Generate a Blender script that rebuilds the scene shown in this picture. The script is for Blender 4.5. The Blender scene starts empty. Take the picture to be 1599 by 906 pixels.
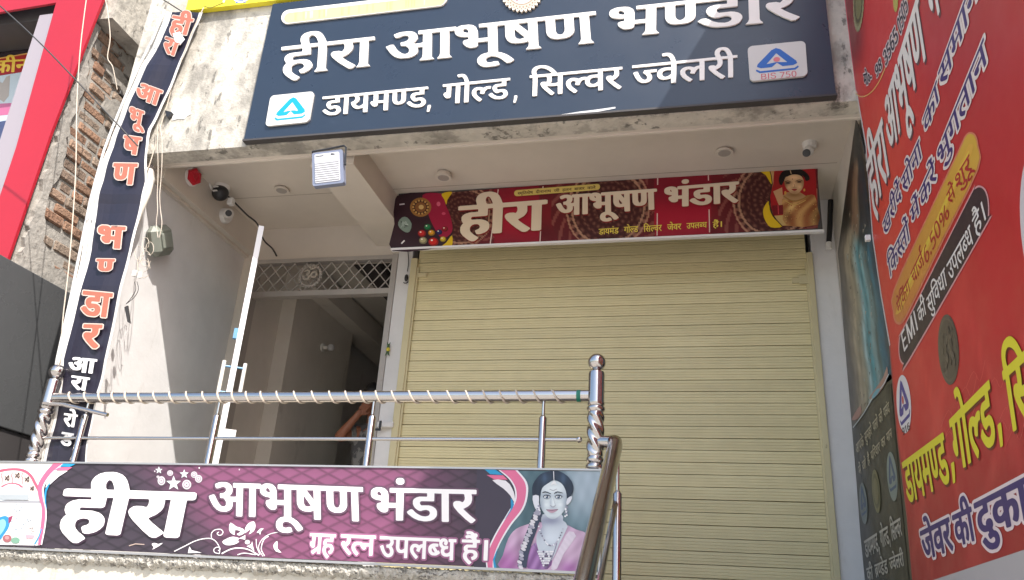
import bpy, bmesh, math, random
import numpy as np
from mathutils import Vector, Matrix
from mathutils.geometry import tessellate_polygon, delaunay_2d_cdt

S = bpy.context.scene
COL = S.collection
random.seed(7)
# ---------------------------------------------------------------- camera, sky, sun, exposure
# Everything is laid out in metres round the photographer's eye and lifted by EYE at the very end.
EYE = 1.55
CAM = [0.97487, 0.2149824, 0.0584042, -0.0297012, 0.3852544, -0.9223323, -0.2207857, 0.8974194, 0.3819582, 1294.1845624]
M3 = np.array(CAM[:9]).reshape(3, 3)
FPX = CAM[9]
cam = bpy.data.objects.new('camera', bpy.data.cameras.new('camera'))
COL.objects.link(cam)
r_, d_, f_ = M3
cam.matrix_world = Matrix(((r_[0], -d_[0], -f_[0], 0), (r_[1], -d_[1], -f_[1], 0), (r_[2], -d_[2], -f_[2], 0), (0, 0, 0, 1)))
cam.data.sensor_width = 36
cam.data.lens = FPX * 36 / 1599
cam.data.clip_start = 0.05
cam.data.clip_end = 2000
S.camera = cam

SUN_DIR = Vector((0.540, -0.625, 1.0)).normalized()       # towards the sun
sun = bpy.data.objects.new('sun', bpy.data.lights.new('sun', 'SUN'))
sun.data.energy = 3.6
sun.data.angle = math.radians(0.53)
sun.data.color = (1.0, 0.955, 0.90)
sun.rotation_euler = SUN_DIR.to_track_quat('Z', 'Y').to_euler()
COL.objects.link(sun)
W = bpy.data.worlds.new('World')
S.world = W
W.use_nodes = True
nt = W.node_tree
sky = nt.nodes.new('ShaderNodeTexSky')
sky.sky_type = 'NISHITA'
sky.sun_disc = False
sky.sun_elevation = math.asin(SUN_DIR.z)
sky.sun_rotation = math.atan2(SUN_DIR.x, SUN_DIR.y)
sky.air_density = 1.3
sky.dust_density = 2.5
bg = nt.nodes['Background']
bg.inputs[1].default_value = 0.15
nt.links.new(sky.outputs[0], bg.inputs[0])
S.view_settings.view_transform = 'Standard'
S.view_settings.look = 'None'
S.view_settings.gamma = 1
S.view_settings.exposure = 1.05
S.render.engine = 'CYCLES'
S.cycles.max_bounces = 8
S.cycles.diffuse_bounces = 5
S.cycles.use_denoising = True

# ---------------------------------------------------------------- helpers
def hit(x, y, X=None, Y=None, Z=None):
    """point of the plane X=, Y= or Z= that is seen at (x, y) of the 1599 x 906 photograph"""
    d = M3.T @ np.array([(x - 799.5) / FPX, (y - 453) / FPX, 1.0])
    t = Y / d[1] if Y is not None else X / d[0] if X is not None else Z / d[2]
    return Vector(d * t)

def lin(c):
    return tuple((v / 255 / 12.92) if v / 255 <= 0.04045 else ((v / 255 + 0.055) / 1.055) ** 2.4 for v in c)

ORG = {}
def thing(name, label, cat, loc=(0, 0, 0), group=None):
    o = bpy.data.objects.new(name, None)
    COL.objects.link(o)
    o.location = loc
    o.empty_display_size = 0.1
    ORG[o] = Vector(loc)
    tag(o, label, cat, group)
    return o

def tag(o, label, cat, group=None):
    o['label'] = label
    o['category'] = cat
    if group:
        o['group'] = group
    return o

class MB:
    """collects shapes in world space, build() links them as ONE mesh object"""
    def __init__(s):
        s.v = []; s.f = []; s.m = []; s.c = []
    def add(s, vs, fs, mi=0, col=None):
        b = len(s.v)
        s.v += [tuple(v) for v in vs]
        for f in fs:
            s.f.append(tuple(i + b for i in f)); s.m.append(mi); s.c.append(col)
        return s
    def box(s, x0, x1, y0, y1, z0, z1, mi=0, col=None, rot=None, bev=0.0):
        if bev > 0:
            return s.bevbox(x0, x1, y0, y1, z0, z1, bev, mi, col)
        vs = [Vector((x, y, z)) for z in (z0, z1) for y in (y0, y1) for x in (x0, x1)]
        if rot:
            vs = [rot(v) for v in vs]
        return s.add(vs, [(0, 2, 3, 1), (4, 5, 7, 6), (0, 1, 5, 4), (1, 3, 7, 5), (3, 2, 6, 7), (2, 0, 4, 6)], mi, col)
    def bevbox(s, x0, x1, y0, y1, z0, z1, bev, mi=0, col=None, seg=2, rot=None):
        bm = bmesh.new()
        bmesh.ops.create_cube(bm, size=1)
        for v in bm.verts:
            v.co = Vector((x0 + (v.co.x + .5) * (x1 - x0), y0 + (v.co.y + .5) * (y1 - y0), z0 + (v.co.z + .5) * (z1 - z0)))
        bmesh.ops.bevel(bm, geom=bm.edges[:], offset=bev, segments=seg, profile=.5, affect='EDGES')
        return s.bm(bm, mi, col, rot)
    def bm(s, bm, mi=0, col=None, rot=None):
        bm.verts.ensure_lookup_table()
        bm.verts.index_update()
        s.add([rot(v.co) if rot else v.co for v in bm.verts], [[v.index for v in f.verts] for f in bm.faces], mi, col)
        bm.free()
        return s
    def obox(s, o, ux, uy, uz, mi=0, col=None):
        """box from corner o along three edge vectors"""
        o, ux, uy, uz = map(Vector, (o, ux, uy, uz))
        vs = [o + ux * i + uy * j + uz * k for k in (0, 1) for j in (0, 1) for i in (0, 1)]
        return s.add(vs, [(0, 2, 3, 1), (4, 5, 7, 6), (0, 1, 5, 4), (1, 3, 7, 5), (3, 2, 6, 7), (2, 0, 4, 6)], mi, col)
    def tube(s, pts, r, n=10, mi=0, col=None, cap=True, flat=None):
        pts = [Vector(p) for p in pts]
        rs = r if isinstance(r, (list, tuple)) else [r] * len(pts)
        b = len(s.v)
        up = None
        for i, p in enumerate(pts):
            d = (pts[min(i + 1, len(pts) - 1)] - pts[max(i - 1, 0)]).normalized()
            if up is None:
                up = Vector((0, 0, 1)) if abs(d.z) < .9 else Vector((0, 1, 0))
            a = d.cross(up).normalized()
            c = a.cross(d).normalized()
            up = c
            for k in range(n):
                t = 2 * math.pi * k / n
                s.v.append(tuple(p + a * (math.cos(t) * rs[i] * (flat or 1)) + c * (math.sin(t) * rs[i])))
        for i in range(len(pts) - 1):
            for k in range(n):
                s.f.append((b + i * n + k, b + i * n + (k + 1) % n, b + (i + 1) * n + (k + 1) % n, b + (i + 1) * n + k)); s.m.append(mi); s.c.append(col)
        if cap:
            s.f.append(tuple(b + k for k in range(n))[::-1]); s.m.append(mi); s.c.append(col)
            s.f.append(tuple(b + (len(pts) - 1) * n + k for k in range(n))); s.m.append(mi); s.c.append(col)
        return s
    def lathe(s, base, prof, n=28, mi=0, axis=(0, 0, 1), twist=None, col=None):
        """prof: list of (radius, height) along axis from base"""
        ax = Vector(axis).normalized()
        a = ax.orthogonal().normalized()
        c = ax.cross(a)
        base = Vector(base)
        b = len(s.v)
        for r, h in prof:
            for k in range(n):
                t = 2 * math.pi * k / n
                rr = r * (twist(t, h) if twist else 1)
                s.v.append(tuple(base + ax * h + a * (math.cos(t) * rr) + c * (math.sin(t) * rr)))
        for i in range(len(prof) - 1):
            for k in range(n):
                s.f.append((b + i * n + k, b + i * n + (k + 1) % n, b + (i + 1) * n + (k + 1) % n, b + (i + 1) * n + k)); s.m.append(mi); s.c.append(col)
        s.f.append(tuple(b + k for k in range(n))[::-1]); s.m.append(mi); s.c.append(col)
        s.f.append(tuple(b + (len(prof) - 1) * n + k for k in range(n))); s.m.append(mi); s.c.append(col)
        return s
    def ball(s, c, r, n=16, mi=0, sc=(1, 1, 1), col=None):
        prof = [(max(1e-4, r * math.sin(math.pi * i / n)), -r * math.cos(math.pi * i / n)) for i in range(n + 1)]
        b = len(s.v)
        s.lathe((0, 0, 0), prof, n=2 * n, mi=mi, col=col)
        for i in range(b, len(s.v)):
            v = s.v[i]
            s.v[i] = (c[0] + v[0] * sc[0], c[1] + v[1] * sc[1], c[2] + v[2] * sc[2])
        return s
    def prism(s, pts, d, mi=0, col=None):
        """planar outline pts pushed along vector d"""
        pts = [Vector(p) for p in pts]; d = Vector(d); n = len(pts)
        s.add(pts + [p + d for p in pts], [tuple(range(n))[::-1], tuple(range(n, 2 * n))] + [(i, (i + 1) % n, n + (i + 1) % n, n + i) for i in range(n)], mi, col)
        return s
    def build(s, name, mats, parent=None, smooth=False, label=None, fix=True, angle=35):
        mats = mats if isinstance(mats, (list, tuple)) else [mats]
        a = np.array(s.v)
        if parent is not None:
            o0 = ORG[parent]
        else:
            mn, mx = a.min(0), a.max(0)
            o0 = Vector(((mn[0] + mx[0]) / 2, (mn[1] + mx[1]) / 2, mn[2]))
        me = bpy.data.meshes.new(name)
        me.from_pydata([tuple(v) for v in (a - np.array(o0))], [], s.f)
        for m in mats:
            me.materials.append(m)
        if len(mats) > 1:
            me.polygons.foreach_set('material_index', s.m)
        if any(c is not None for c in s.c):
            at = me.color_attributes.new('Col', 'FLOAT_COLOR', 'CORNER')
            buf = []
            for f, c in zip(s.f, s.c):
                if c is None:
                    c = (.5, .5, .5)
                if isinstance(c, list):
                    for q in c:
                        buf += [*q, 1.0]
                else:
                    buf += [*c, 1.0] * len(f)
            at.data.foreach_set('color', buf)
        if fix:
            bm = bmesh.new(); bm.from_mesh(me)
            bmesh.ops.recalc_face_normals(bm, faces=bm.faces)
            bm.to_mesh(me); bm.free()
        if smooth:
            me.polygons.foreach_set('use_smooth', [True] * len(me.polygons))
            me.set_sharp_from_angle(angle=math.radians(angle))
        me.update()
        o = bpy.data.objects.new(name, me)
        COL.objects.link(o)
        if parent is not None:
            o.parent = parent
            ORG[o] = ORG[parent]
        else:
            o.location = o0
            ORG[o] = Vector(o0)
        if label:
            o['label'] = label
        return o

def structure(o):
    o['kind'] = 'structure'
    return o

# ---------------------------------------------------------------- materials
def mat(name, col=(.5, .5, .5), rough=.6, metal=0.0, spec=.5, attr=False, noise=None, bump=None, stain=None, coat=0, streak=None, trans=0):
    """noise=(scale, amount) mottles, stain=(scale, lo, hi, colour, stretch) blots, bump=(scale, height)"""
    m = bpy.data.materials.new(name)
    m.use_nodes = True
    n = m.node_tree.nodes; l = m.node_tree.links
    p = n['Principled BSDF']
    p.inputs['Roughness'].default_value = rough
    p.inputs['Metallic'].default_value = metal
    p.inputs['Specular IOR Level'].default_value = spec
    p.inputs['Coat Weight'].default_value = coat
    p.inputs['Transmission Weight'].default_value = trans
    tc = n.new('ShaderNodeTexCoord')
    if attr:
        a = n.new('ShaderNodeVertexColor'); a.layer_name = 'Col'
        cur = a.outputs[0]
    else:
        a = n.new('ShaderNodeRGB'); a.outputs[0].default_value = (*col, 1)
        cur = a.outputs[0]
    def nz(scale, stretch=(1, 1, 1), detail=6, rough_=.6, off=0):
        mp = n.new('ShaderNodeMapping'); mp.inputs['Scale'].default_value = stretch
        mp.inputs['Location'].default_value = (off, off * 1.7, off * .6)
        t = n.new('ShaderNodeTexNoise'); t.inputs['Scale'].default_value = scale
        t.inputs['Detail'].default_value = detail; t.inputs['Roughness'].default_value = rough_
        l.new(tc.outputs['Object'], mp.inputs[0]); l.new(mp.outputs[0], t.inputs[0])
        return t.outputs[0]
    if noise:
        for i, ns in enumerate(noise if isinstance(noise, list) else [noise]):
            mr = n.new('ShaderNodeMapRange')
            mr.inputs[1].default_value = .3; mr.inputs[2].default_value = .7
            mr.inputs[3].default_value = 1 - ns[1]; mr.inputs[4].default_value = 1 + ns[1] * .5
            l.new(nz(ns[0], ns[2] if len(ns) > 2 else (1, 1, 1), off=i * 3.1), mr.inputs[0])
            mx = n.new('ShaderNodeVectorMath'); mx.operation = 'SCALE'
            l.new(cur, mx.inputs[0]); l.new(mr.outputs[0], mx.inputs['Scale'])
            cur = mx.outputs[0]
    for i, st in enumerate(stain or []):
        mr = n.new('ShaderNodeMapRange'); mr.interpolation_type = 'SMOOTHSTEP'
        mr.inputs[1].default_value = st[1]; mr.inputs[2].default_value = st[2]
        mr.inputs[4].default_value = st[5] if len(st) > 5 else 1.0
        l.new(nz(st[0], st[4], detail=8, rough_=.65, off=7.3 + i * 5), mr.inputs[0])
        mx = n.new('ShaderNodeMix'); mx.data_type = 'RGBA'
        l.new(mr.outputs[0], mx.inputs[0]); l.new(cur, mx.inputs[6]); mx.inputs[7].default_value = (*st[3], 1)
        cur = mx.outputs[2]
    l.new(cur, p.inputs['Base Color'])
    if bump:
        bu = n.new('ShaderNodeBump'); bu.inputs['Distance'].default_value = bump[1]; bu.inputs['Strength'].default_value = 1
        l.new(nz(bump[0], detail=7), bu.inputs['Height'])
        l.new(bu.outputs[0], p.inputs['Normal'])
    if rough > .12 and metal < .5:
        mr = n.new('ShaderNodeMapRange'); mr.inputs[1].default_value = .3; mr.inputs[2].default_value = .7
        mr.inputs[3].default_value = rough * .85; mr.inputs[4].default_value = min(1, rough * 1.15)
        l.new(nz(5, off=2), mr.inputs[0]); l.new(mr.outputs[0], p.inputs['Roughness'])
    return m

MT = {}
MT['wall'] = mat('white_wall_paint', (.68, .665, .655), .75, noise=[(1.2, .10), (6, .05)], bump=(9, .004),
                 stain=[(3, .60, .78, (.40, .37, .33), (2, 2, .5), .55), (14, .70, .76, (.25, .22, .2), (1, 1, 1), .6)])
MT['plaster'] = mat('weathered_plaster', (.58, .54, .47), .9, noise=[(2.0, .22), (14, .15)], bump=(16, .012),
                    stain=[(2.4, .48, .66, (.19, .178, .155), (1.4, 1.4, .7), .8), (5.5, .52, .62, (.27, .25, .22), (1.4, 1.4, 1), .6), (10, .58, .66, (.09, .085, .075), (1.5, 1.5, .7), .75), (1.3, .58, .72, (.66, .64, .60), (1, 1, .7), .8)])
MT['cement'] = mat('bare_cement', (.36, .335, .30), .9, noise=[(2, .25), (18, .2)], bump=(22, .012),
                   stain=[(4, .57, .7, (.20, .18, .16), (2, 2, .6), .7), (10, .63, .70, (.07, .05, .045), (1, 1.4, .8), .85)])
MT['slab'] = mat('cream_cement_face', (.56, .52, .44), .85, noise=[(1.5, .15), (10, .1)], bump=(14, .006),
                 stain=[(5, .56, .72, (.30, .26, .2), (3, 3, .35), .6), (2.2, .62, .75, (.36, .27, .17), (3, 3, .5), .5)])
MT['soffit'] = mat('cream_ceiling_board', (.62, .56, .49), .7, noise=[(1, .06), (5, .04)], bump=(4, .002),
                   stain=[(6, .70, .80, (.3, .24, .18), (1, 1, 1), .5)])
MT['inner'] = mat('grey_interior_paint', (.60, .56, .51), .8, noise=[(2, .12)], stain=[(3, .6, .75, (.24, .21, .19), (1, 1, .5), .6)])
MT['floor'] = mat('dusty_stone_floor', (.38, .35, .31), .6, noise=[(4, .2)])
MT['ground'] = mat('dusty_road', (.44, .41, .37), .9, noise=[(.6, .2), (7, .2)], bump=(30, .01))
MT['shutter'] = mat('beige_shutter_paint', attr=True, rough=.42, noise=[(2.2, .07, (.4, 1, 6)), (9, .05)],
                    stain=[(3.0, .715, .76, (.16, .13, .09), (2.2, 1, 26), .75), (1.6, .62, .80, (.34, .28, .17), (.6, 1, 3), .35)])
MT['guide'] = mat('beige_guide_paint', lin((202, 190, 150)), .5, noise=[(3, .12)], stain=[(8, .66, .72, (.12, .09, .05), (1, 1, .6), .7)])
MT['steel'] = mat('polished_steel', (.52, .49, .47), .17, metal=1.0)
MT['alu'] = mat('powder_coated_white_aluminium', (.74, .72, .73), .35, noise=[(6, .05)])
MT['alu_grey'] = mat('mill_aluminium', (.45, .44, .44), .4, metal=.7)
MT['navy'] = mat('navy_composite_panel', lin((36, 47, 62)), .30, spec=.6, noise=[(1.5, .10)], stain=[(2.5, .6, .8, lin((78, 88, 102)), (1, 1, 1.5), .35)])
MT['acrylic'] = mat('white_acrylic', (.80, .79, .77), .3, noise=[(3, .04)])
MT['vinyl'] = mat('printed_vinyl', attr=True, rough=.38, spec=.4, noise=[(3, .05)])
MT['flex'] = mat('printed_flex', attr=True, rough=.45, spec=.5, noise=[(1.4, .06)])
MT['redacp'] = mat('red_composite_panel', lin((166, 30, 45)), .4, noise=[(2, .05)])
MT['greyacp'] = mat('grey_composite_panel', lin((80, 81, 82)), .28, spec=.5, noise=[(1.2, .1)], stain=[(6, .70, .78, (.45, .44, .42), (1, 1, .6), .6)])
MT['black'] = mat('black_plastic', (.018, .018, .02), .45)
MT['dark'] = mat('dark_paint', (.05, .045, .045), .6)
MT['whiteplastic'] = mat('white_plastic', (.68, .66, .63), .4, noise=[(8, .05)])
MT['pvc'] = mat('old_pvc', (.66, .62, .55), .5, noise=[(6, .1)])
MT['redplastic'] = mat('red_plastic', lin((190, 20, 45)), .3)
MT['brick'] = mat('old_brick', attr=True, rough=.95, noise=[(8, .3), (40, .25)], bump=(40, .02), stain=[(7, .56, .70, (.34, .30, .26), (1, 1, 1), .7)])
MT['cable'] = mat('black_cable', (.03, .028, .028), .6)
MT['wcable'] = mat('white_cable', (.50, .43, .35), .6)
MT['greybox'] = mat('grey_green_plastic', lin((128, 132, 122)), .5, noise=[(5, .15)])
MT['frame'] = mat('cream_metal_frame', (.37, .34, .315), .45, noise=[(4, .1)], stain=[(9, .64, .72, (.2, .15, .1), (1, 1, 1), .6)])
MT['lamp'] = mat('frosted_lens', (.50, .50, .52), .4)
MT['diffuser'] = mat('grey_diffuser', (.34, .31, .28), .4)
MT['speckle'] = mat('pebbled_cement', (.54, .51, .45), .95, noise=[(30, .3)], bump=(60, .02), stain=[(45, .54, .60, (.14, .13, .12), (.5, 1, 1), .8)])
MT['bluegrey'] = mat('blue_grey_housing', lin((112, 118, 136)), .45)
MT['blue'] = mat('blue_protective_film', lin((90, 140, 176)), .4)
MT['skin'] = mat('skin', lin((150, 96, 72)), .5, noise=[(10, .06)])
MT['hair'] = mat('black_hair', (.012, .01, .01), .45, bump=(60, .006))
MT['shirt'] = mat('patterned_shirt', (.10, .10, .105), .85, stain=[(9, .52, .56, (.30, .29, .28), (1, 1, 1), .8)])
MT['trousers'] = mat('dark_trousers', (.04, .04, .05), .85)
MT['tint'] = mat('dark_window_glass', (.03, .02, .025), .08, spec=.6)

# ---------------------------------------------------------------- lettering
# Outlines of the letters used: x, y, on-curve flag per point (quadratic curves, 1000 units to the em).
GLYPHS = [
    [[321,69,1,357,80,0,403,116,0,403,148,1,403,186,0,345,229,0,280,229,1,211,229,0,138,172,0,138,124,1,138,93,0,161,35,0,232,-36,0,302,-89,1,248,-142,1,157,-71,0,58,53,0,58,130,1,58,168,0,89,227,0,115,248,1,96,266,0,69,318,0,69,352,1,69,380,0,89,420,0,106,433,1,129,450,0,188,465,0,229,465,1,361,465,1,361,551,1,0,551,1,0,622,1,546,622,1,546,551,1,442,551,1,442,394,1,230,394,1,199,394,0,173,388,0,164,381,1,149,369,0,149,347,1,149,327,0,169,296,0,183,284,1,230,300,0,284,300,1,353,300,0,440,258,0,481,191,0,481,153,1,481,95,0,413,19,0,348,2,1],],
    [[-185,615,1,-202,650,0,-220,714,0,-220,748,1,-220,813,0,-136,896,0,-61,896,1,-1,896,0,79,839,0,137,718,0,163,622,1,273,622,1,273,551,1,170,551,1,170,0,1,89,0,1,89,551,1,0,551,1,0,622,1,87,622,1,59,726,0,-2,825,0,-57,825,1,-97,825,0,-139,776,0,-139,733,1,-139,699,0,-119,644,0,-105,615,1],],
    [[395,42,1,341,-12,1,282,37,0,178,137,0,98,225,0,75,256,1,53,287,0,40,323,0,40,340,1,40,359,0,70,393,0,104,393,1,129,393,0,166,370,0,181,349,1,220,369,0,256,429,0,256,468,1,256,491,0,246,536,0,239,551,1,0,551,1,0,622,1,424,622,1,424,551,1,320,551,1,336,516,0,336,458,1,336,403,0,292,327,0,216,274,0,167,254,1,212,202,0,331,91,0],],
    [[170,551,1,170,0,1,89,0,1,89,551,1,0,551,1,0,622,1,273,622,1,273,551,1],],
    [[470,218,1,470,148,0,379,80,0,312,80,1,226,80,0,92,208,0,29,356,1,100,382,1,143,276,0,243,153,0,305,153,1,343,153,0,391,188,0,391,227,1,391,264,0,350,322,0,318,347,1,291,342,0,260,341,1,255,411,1,323,413,0,380,457,0,380,494,1,380,530,0,333,562,0,302,562,1,265,562,0,205,542,0,171,525,1,146,594,1,172,608,0,249,632,0,298,632,1,376,632,0,459,554,0,459,495,1,459,417,0,392,375,1,403,365,0,412,355,1,450,350,0,486,350,1,518,350,0,568,356,0,594,363,1,594,551,1,521,551,1,521,622,1,1038,622,1,1038,551,1,934,551,1,934,0,1,853,0,1,853,551,1,675,551,1,675,0,1,594,0,1,594,290,1,570,284,0,524,279,0,498,279,1,481,279,0,455,282,1,470,252,0],],
    [[174,632,1,211,632,0,269,611,0,291,586,1,309,567,0,332,499,0,332,437,1,332,321,1,533,321,1,533,551,1,402,551,1,402,622,1,717,622,1,717,551,1,614,551,1,614,0,1,533,0,1,533,250,1,332,250,1,332,213,1,332,180,0,303,151,0,283,151,1,264,151,0,222,176,0,186,215,0,164,259,0,164,278,1,164,296,0,191,321,0,224,321,1,253,321,1,253,426,1,253,473,0,243,523,0,232,538,1,212,568,0,169,568,1,142,568,0,114,542,0,114,521,1,114,493,0,161,463,0,218,460,1,210,389,1,135,395,0,46,456,0,46,520,1,46,579,0,122,632,0],],
    [[-63,-245,1,-88,-255,0,-145,-268,0,-173,-268,1,-248,-268,0,-333,-189,0,-333,-126,1,-333,-69,0,-241,11,0,-162,11,1,-87,11,0,25,-45,0,111,-136,0,145,-189,1,83,-228,1,29,-145,0,-83,-57,0,-156,-57,1,-207,-57,0,-259,-96,0,-259,-128,1,-259,-166,0,-209,-196,0,-178,-196,1,-151,-196,0,-109,-185,0,-88,-175,1],],
    [[593,622,1,593,551,1,489,551,1,489,0,1,408,0,1,408,191,1,378,174,0,304,146,0,254,146,1,214,146,0,149,173,0,128,194,1,103,221,0,79,294,0,79,358,1,79,551,1,0,551,1,0,622,1],[408,551,1,205,551,1,408,287,1],[189,240,1,212,217,0,262,217,1,288,217,0,338,233,0,360,245,1,159,507,1,159,369,1,159,328,0,165,280,0,178,251,0],],
    [[634,551,1,634,0,1,553,0,1,553,551,1,420,551,1,420,321,1,420,279,0,403,221,0,385,198,1,364,173,0,298,146,0,251,146,1,158,146,0,114,205,1,97,228,0,79,298,0,79,352,1,79,551,1,0,551,1,0,622,1,737,622,1,737,551,1],[249,217,1,301,217,0,321,249,1,332,266,0,339,310,0,339,353,1,339,551,1,160,551,1,160,353,1,160,314,0,168,268,0,178,251,1,189,235,0,222,217,0],],
    [[251,146,1,158,146,0,114,205,1,97,228,0,79,298,0,79,352,1,79,551,1,0,551,1,0,622,1,481,622,1,481,551,1,420,551,1,420,321,1,420,279,0,403,221,0,385,198,1,364,173,0,298,146,0],[249,217,1,301,217,0,321,249,1,332,266,0,339,310,0,339,353,1,339,551,1,160,551,1,160,353,1,160,314,0,168,268,0,178,251,1,189,235,0,222,217,0],],
    [[358,222,1,329,222,0,271,208,0,248,197,1,201,225,0,137,301,0,137,352,1,137,380,0,157,420,0,174,433,1,197,450,0,259,465,0,308,465,1,401,465,1,401,551,1,0,551,1,0,622,1,592,622,1,592,551,1,482,551,1,482,394,1,298,394,1,267,394,0,241,388,0,232,381,1,217,369,0,217,347,1,217,323,0,245,290,0,261,277,1,307,294,0,362,294,1,436,294,0,534,219,0,534,154,1,534,87,0,436,0,0,337,0,1,239,0,0,84,88,0,25,158,1,86,207,1,143,139,0,262,74,0,337,74,1,453,74,0,453,152,1,453,187,0,404,222,0],],
    [[595,622,1,595,551,1,491,551,1,491,0,1,410,0,1,410,179,1,382,161,0,304,132,0,253,132,1,163,132,0,52,253,0,38,353,1,100,366,0,160,413,0,160,457,1,160,485,0,137,533,0,123,551,1,0,551,1,0,622,1],[129,301,1,149,252,0,210,203,0,259,203,1,309,203,0,383,245,0,410,274,1,410,551,1,211,551,1,240,499,0,240,445,1,240,337,0],],
    [[509,551,1,509,0,1,428,0,1,428,250,1,207,250,1,207,213,1,207,180,0,178,151,0,159,151,1,140,151,0,98,176,0,62,215,0,39,259,0,39,278,1,39,296,0,66,321,0,100,321,1,126,321,1,126,551,1,0,551,1,0,622,1,612,622,1,612,551,1],[428,551,1,207,551,1,207,321,1,428,321,1],],
    [[208,551,1,208,234,1,208,208,0,183,178,0,160,178,1,134,178,0,79,220,0,41,280,0,41,308,1,41,331,0,68,359,0,102,359,1,127,359,1,127,551,1,0,551,1,0,622,1,578,622,1,578,551,1,474,551,1,474,0,1,393,0,1,393,551,1],],
    [[170,551,1,170,0,1,89,0,1,89,551,1,0,551,1,0,622,1,273,622,1,273,551,1],[90,615,1,69,694,0,28,785,0,-22,823,0,-56,823,1,-78,823,0,-112,814,0,-126,809,1,-150,882,1,-111,896,0,-59,896,1,-5,896,0,74,845,0,137,722,0,165,615,1],],
    [[0,622,1,515,622,1,515,551,1,0,551,1],[537,349,1,517,356,0,494,356,1,470,356,0,420,332,0,374,269,0,356,208,1,279,232,1,291,278,0,311,313,1,288,331,0,239,353,0,209,353,1,169,353,0,126,307,0,126,271,1,126,233,0,169,164,0,251,89,0,309,40,1,255,-12,1,197,38,0,101,129,0,45,222,0,45,275,1,45,328,0,94,395,0,167,426,0,204,426,1,248,426,0,321,397,0,354,370,1,413,426,0,500,426,1,514,426,0,545,422,0,556,417,1],],
    [[89,551,1,0,551,1,0,622,1,80,622,1,68,644,0,53,694,0,53,724,1,53,802,0,169,896,0,266,896,1,407,896,0,625,743,0,704,615,1,620,615,1,467,824,0,283,824,1,213,824,0,134,765,0,134,714,1,134,684,0,153,639,0,165,622,1,273,622,1,273,551,1,170,551,1,170,0,1,89,0,1],],
    [[587,551,1,587,0,1,506,0,1,506,266,1,477,257,0,419,251,0,380,251,1,338,251,0,245,266,0,212,277,1,192,264,0,167,253,1,208,201,0,319,91,0,380,42,1,326,-12,1,270,37,0,171,137,0,95,225,0,73,256,1,51,287,0,40,323,0,40,340,1,40,359,0,70,393,0,104,393,1,129,393,0,166,370,0,181,350,1,202,369,0,217,428,0,217,458,1,217,488,0,208,536,0,201,551,1,0,551,1,0,622,1,691,622,1,691,551,1],[369,322,1,408,322,0,472,330,0,506,339,1,506,551,1,281,551,1,288,534,0,298,488,0,298,458,1,298,416,0,279,354,0,262,333,1,314,322,0],],
    [[571,551,1,467,551,1,467,0,1,387,0,1,387,165,1,361,147,0,286,118,0,233,118,1,179,118,0,95,160,0,46,235,0,46,286,1,46,372,0,161,464,0,255,464,1,268,464,0,307,461,0,344,457,0,354,454,1,349,381,1,330,385,0,282,391,0,259,391,1,197,391,0,127,337,0,127,287,1,127,236,0,190,188,0,235,188,1,287,188,0,362,233,0,387,260,1,387,551,1,0,551,1,0,622,1,571,622,1],],
    [[0,622,1,587,622,1,587,551,1,0,551,1],[572,370,1,435,370,1,394,370,0,378,373,1,414,343,0,458,263,0,458,218,1,458,172,0,417,110,0,350,80,0,310,80,1,257,80,0,161,141,0,73,282,0,31,401,1,102,426,1,148,292,0,248,153,0,306,153,1,338,153,0,379,187,0,379,227,1,379,271,0,318,349,0,273,377,1,302,441,1,572,441,1],],
    [[-169,615,1,-190,694,0,-231,785,0,-281,823,0,-315,823,1,-337,823,0,-371,814,0,-385,809,1,-409,882,1,-370,896,0,-318,896,1,-264,896,0,-185,845,0,-122,722,0,-94,615,1],],
    [[0,551,1,0,622,1,693,622,1,693,551,1,589,551,1,589,0,1,508,0,1,508,355,1,502,356,0,494,356,1,470,356,0,420,332,0,374,269,0,356,208,1,279,232,1,291,278,0,311,313,1,287,331,0,239,353,0,209,353,1,169,353,0,126,307,0,126,271,1,126,233,0,169,164,0,251,89,0,309,40,1,255,-12,1,197,38,0,101,129,0,45,222,0,45,275,1,45,328,0,94,395,0,168,426,0,204,426,1,248,426,0,321,397,0,354,370,1,412,426,0,499,426,1,504,426,0,508,426,1,508,551,1],],
    [[46,-129,1,61,-70,0,88,64,0,95,116,1,192,116,1,199,105,1,186,52,0,138,-74,0,113,-129,1],],
    [[86,0,1,86,714,1,339,714,1,414,714,0,511,663,0,559,577,0,559,525,1,559,479,0,526,419,0,473,383,0,442,375,1,442,368,1,475,366,0,542,324,0,587,246,0,587,190,1,587,137,0,537,50,0,432,0,0,347,0,1],[177,81,1,345,81,1,428,81,0,499,145,0,499,191,1,499,227,0,462,288,0,396,324,0,350,324,1,177,324,1],[177,401,1,334,401,1,373,401,0,435,431,0,472,486,0,472,523,1,472,569,0,407,633,0,337,633,1,177,633,1],],
    [[86,0,1,86,714,1,186,714,1,186,0,1],],
    [[315,-12,1,238,-12,0,124,37,0,60,127,0,56,187,1,149,187,1,153,147,0,200,94,0,273,69,0,315,69,1,363,69,0,440,101,0,485,158,0,485,196,1,485,230,0,447,274,0,382,301,0,344,312,1,258,336,1,172,361,0,76,452,0,76,523,1,76,583,0,141,674,0,252,724,0,321,724,1,392,724,0,500,674,0,563,588,0,564,534,1,475,534,1,469,586,0,382,643,0,318,643,1,272,643,0,203,613,0,164,561,0,164,527,1,164,490,0,211,444,0,275,419,0,300,412,1,372,392,1,401,384,0,470,357,0,533,313,0,574,244,0,574,195,1,574,136,0,513,42,0,397,-12,0],],
    [[412,633,1,44,633,1,44,714,1,503,714,1,503,643,1,232,0,1,137,0,1],],
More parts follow.
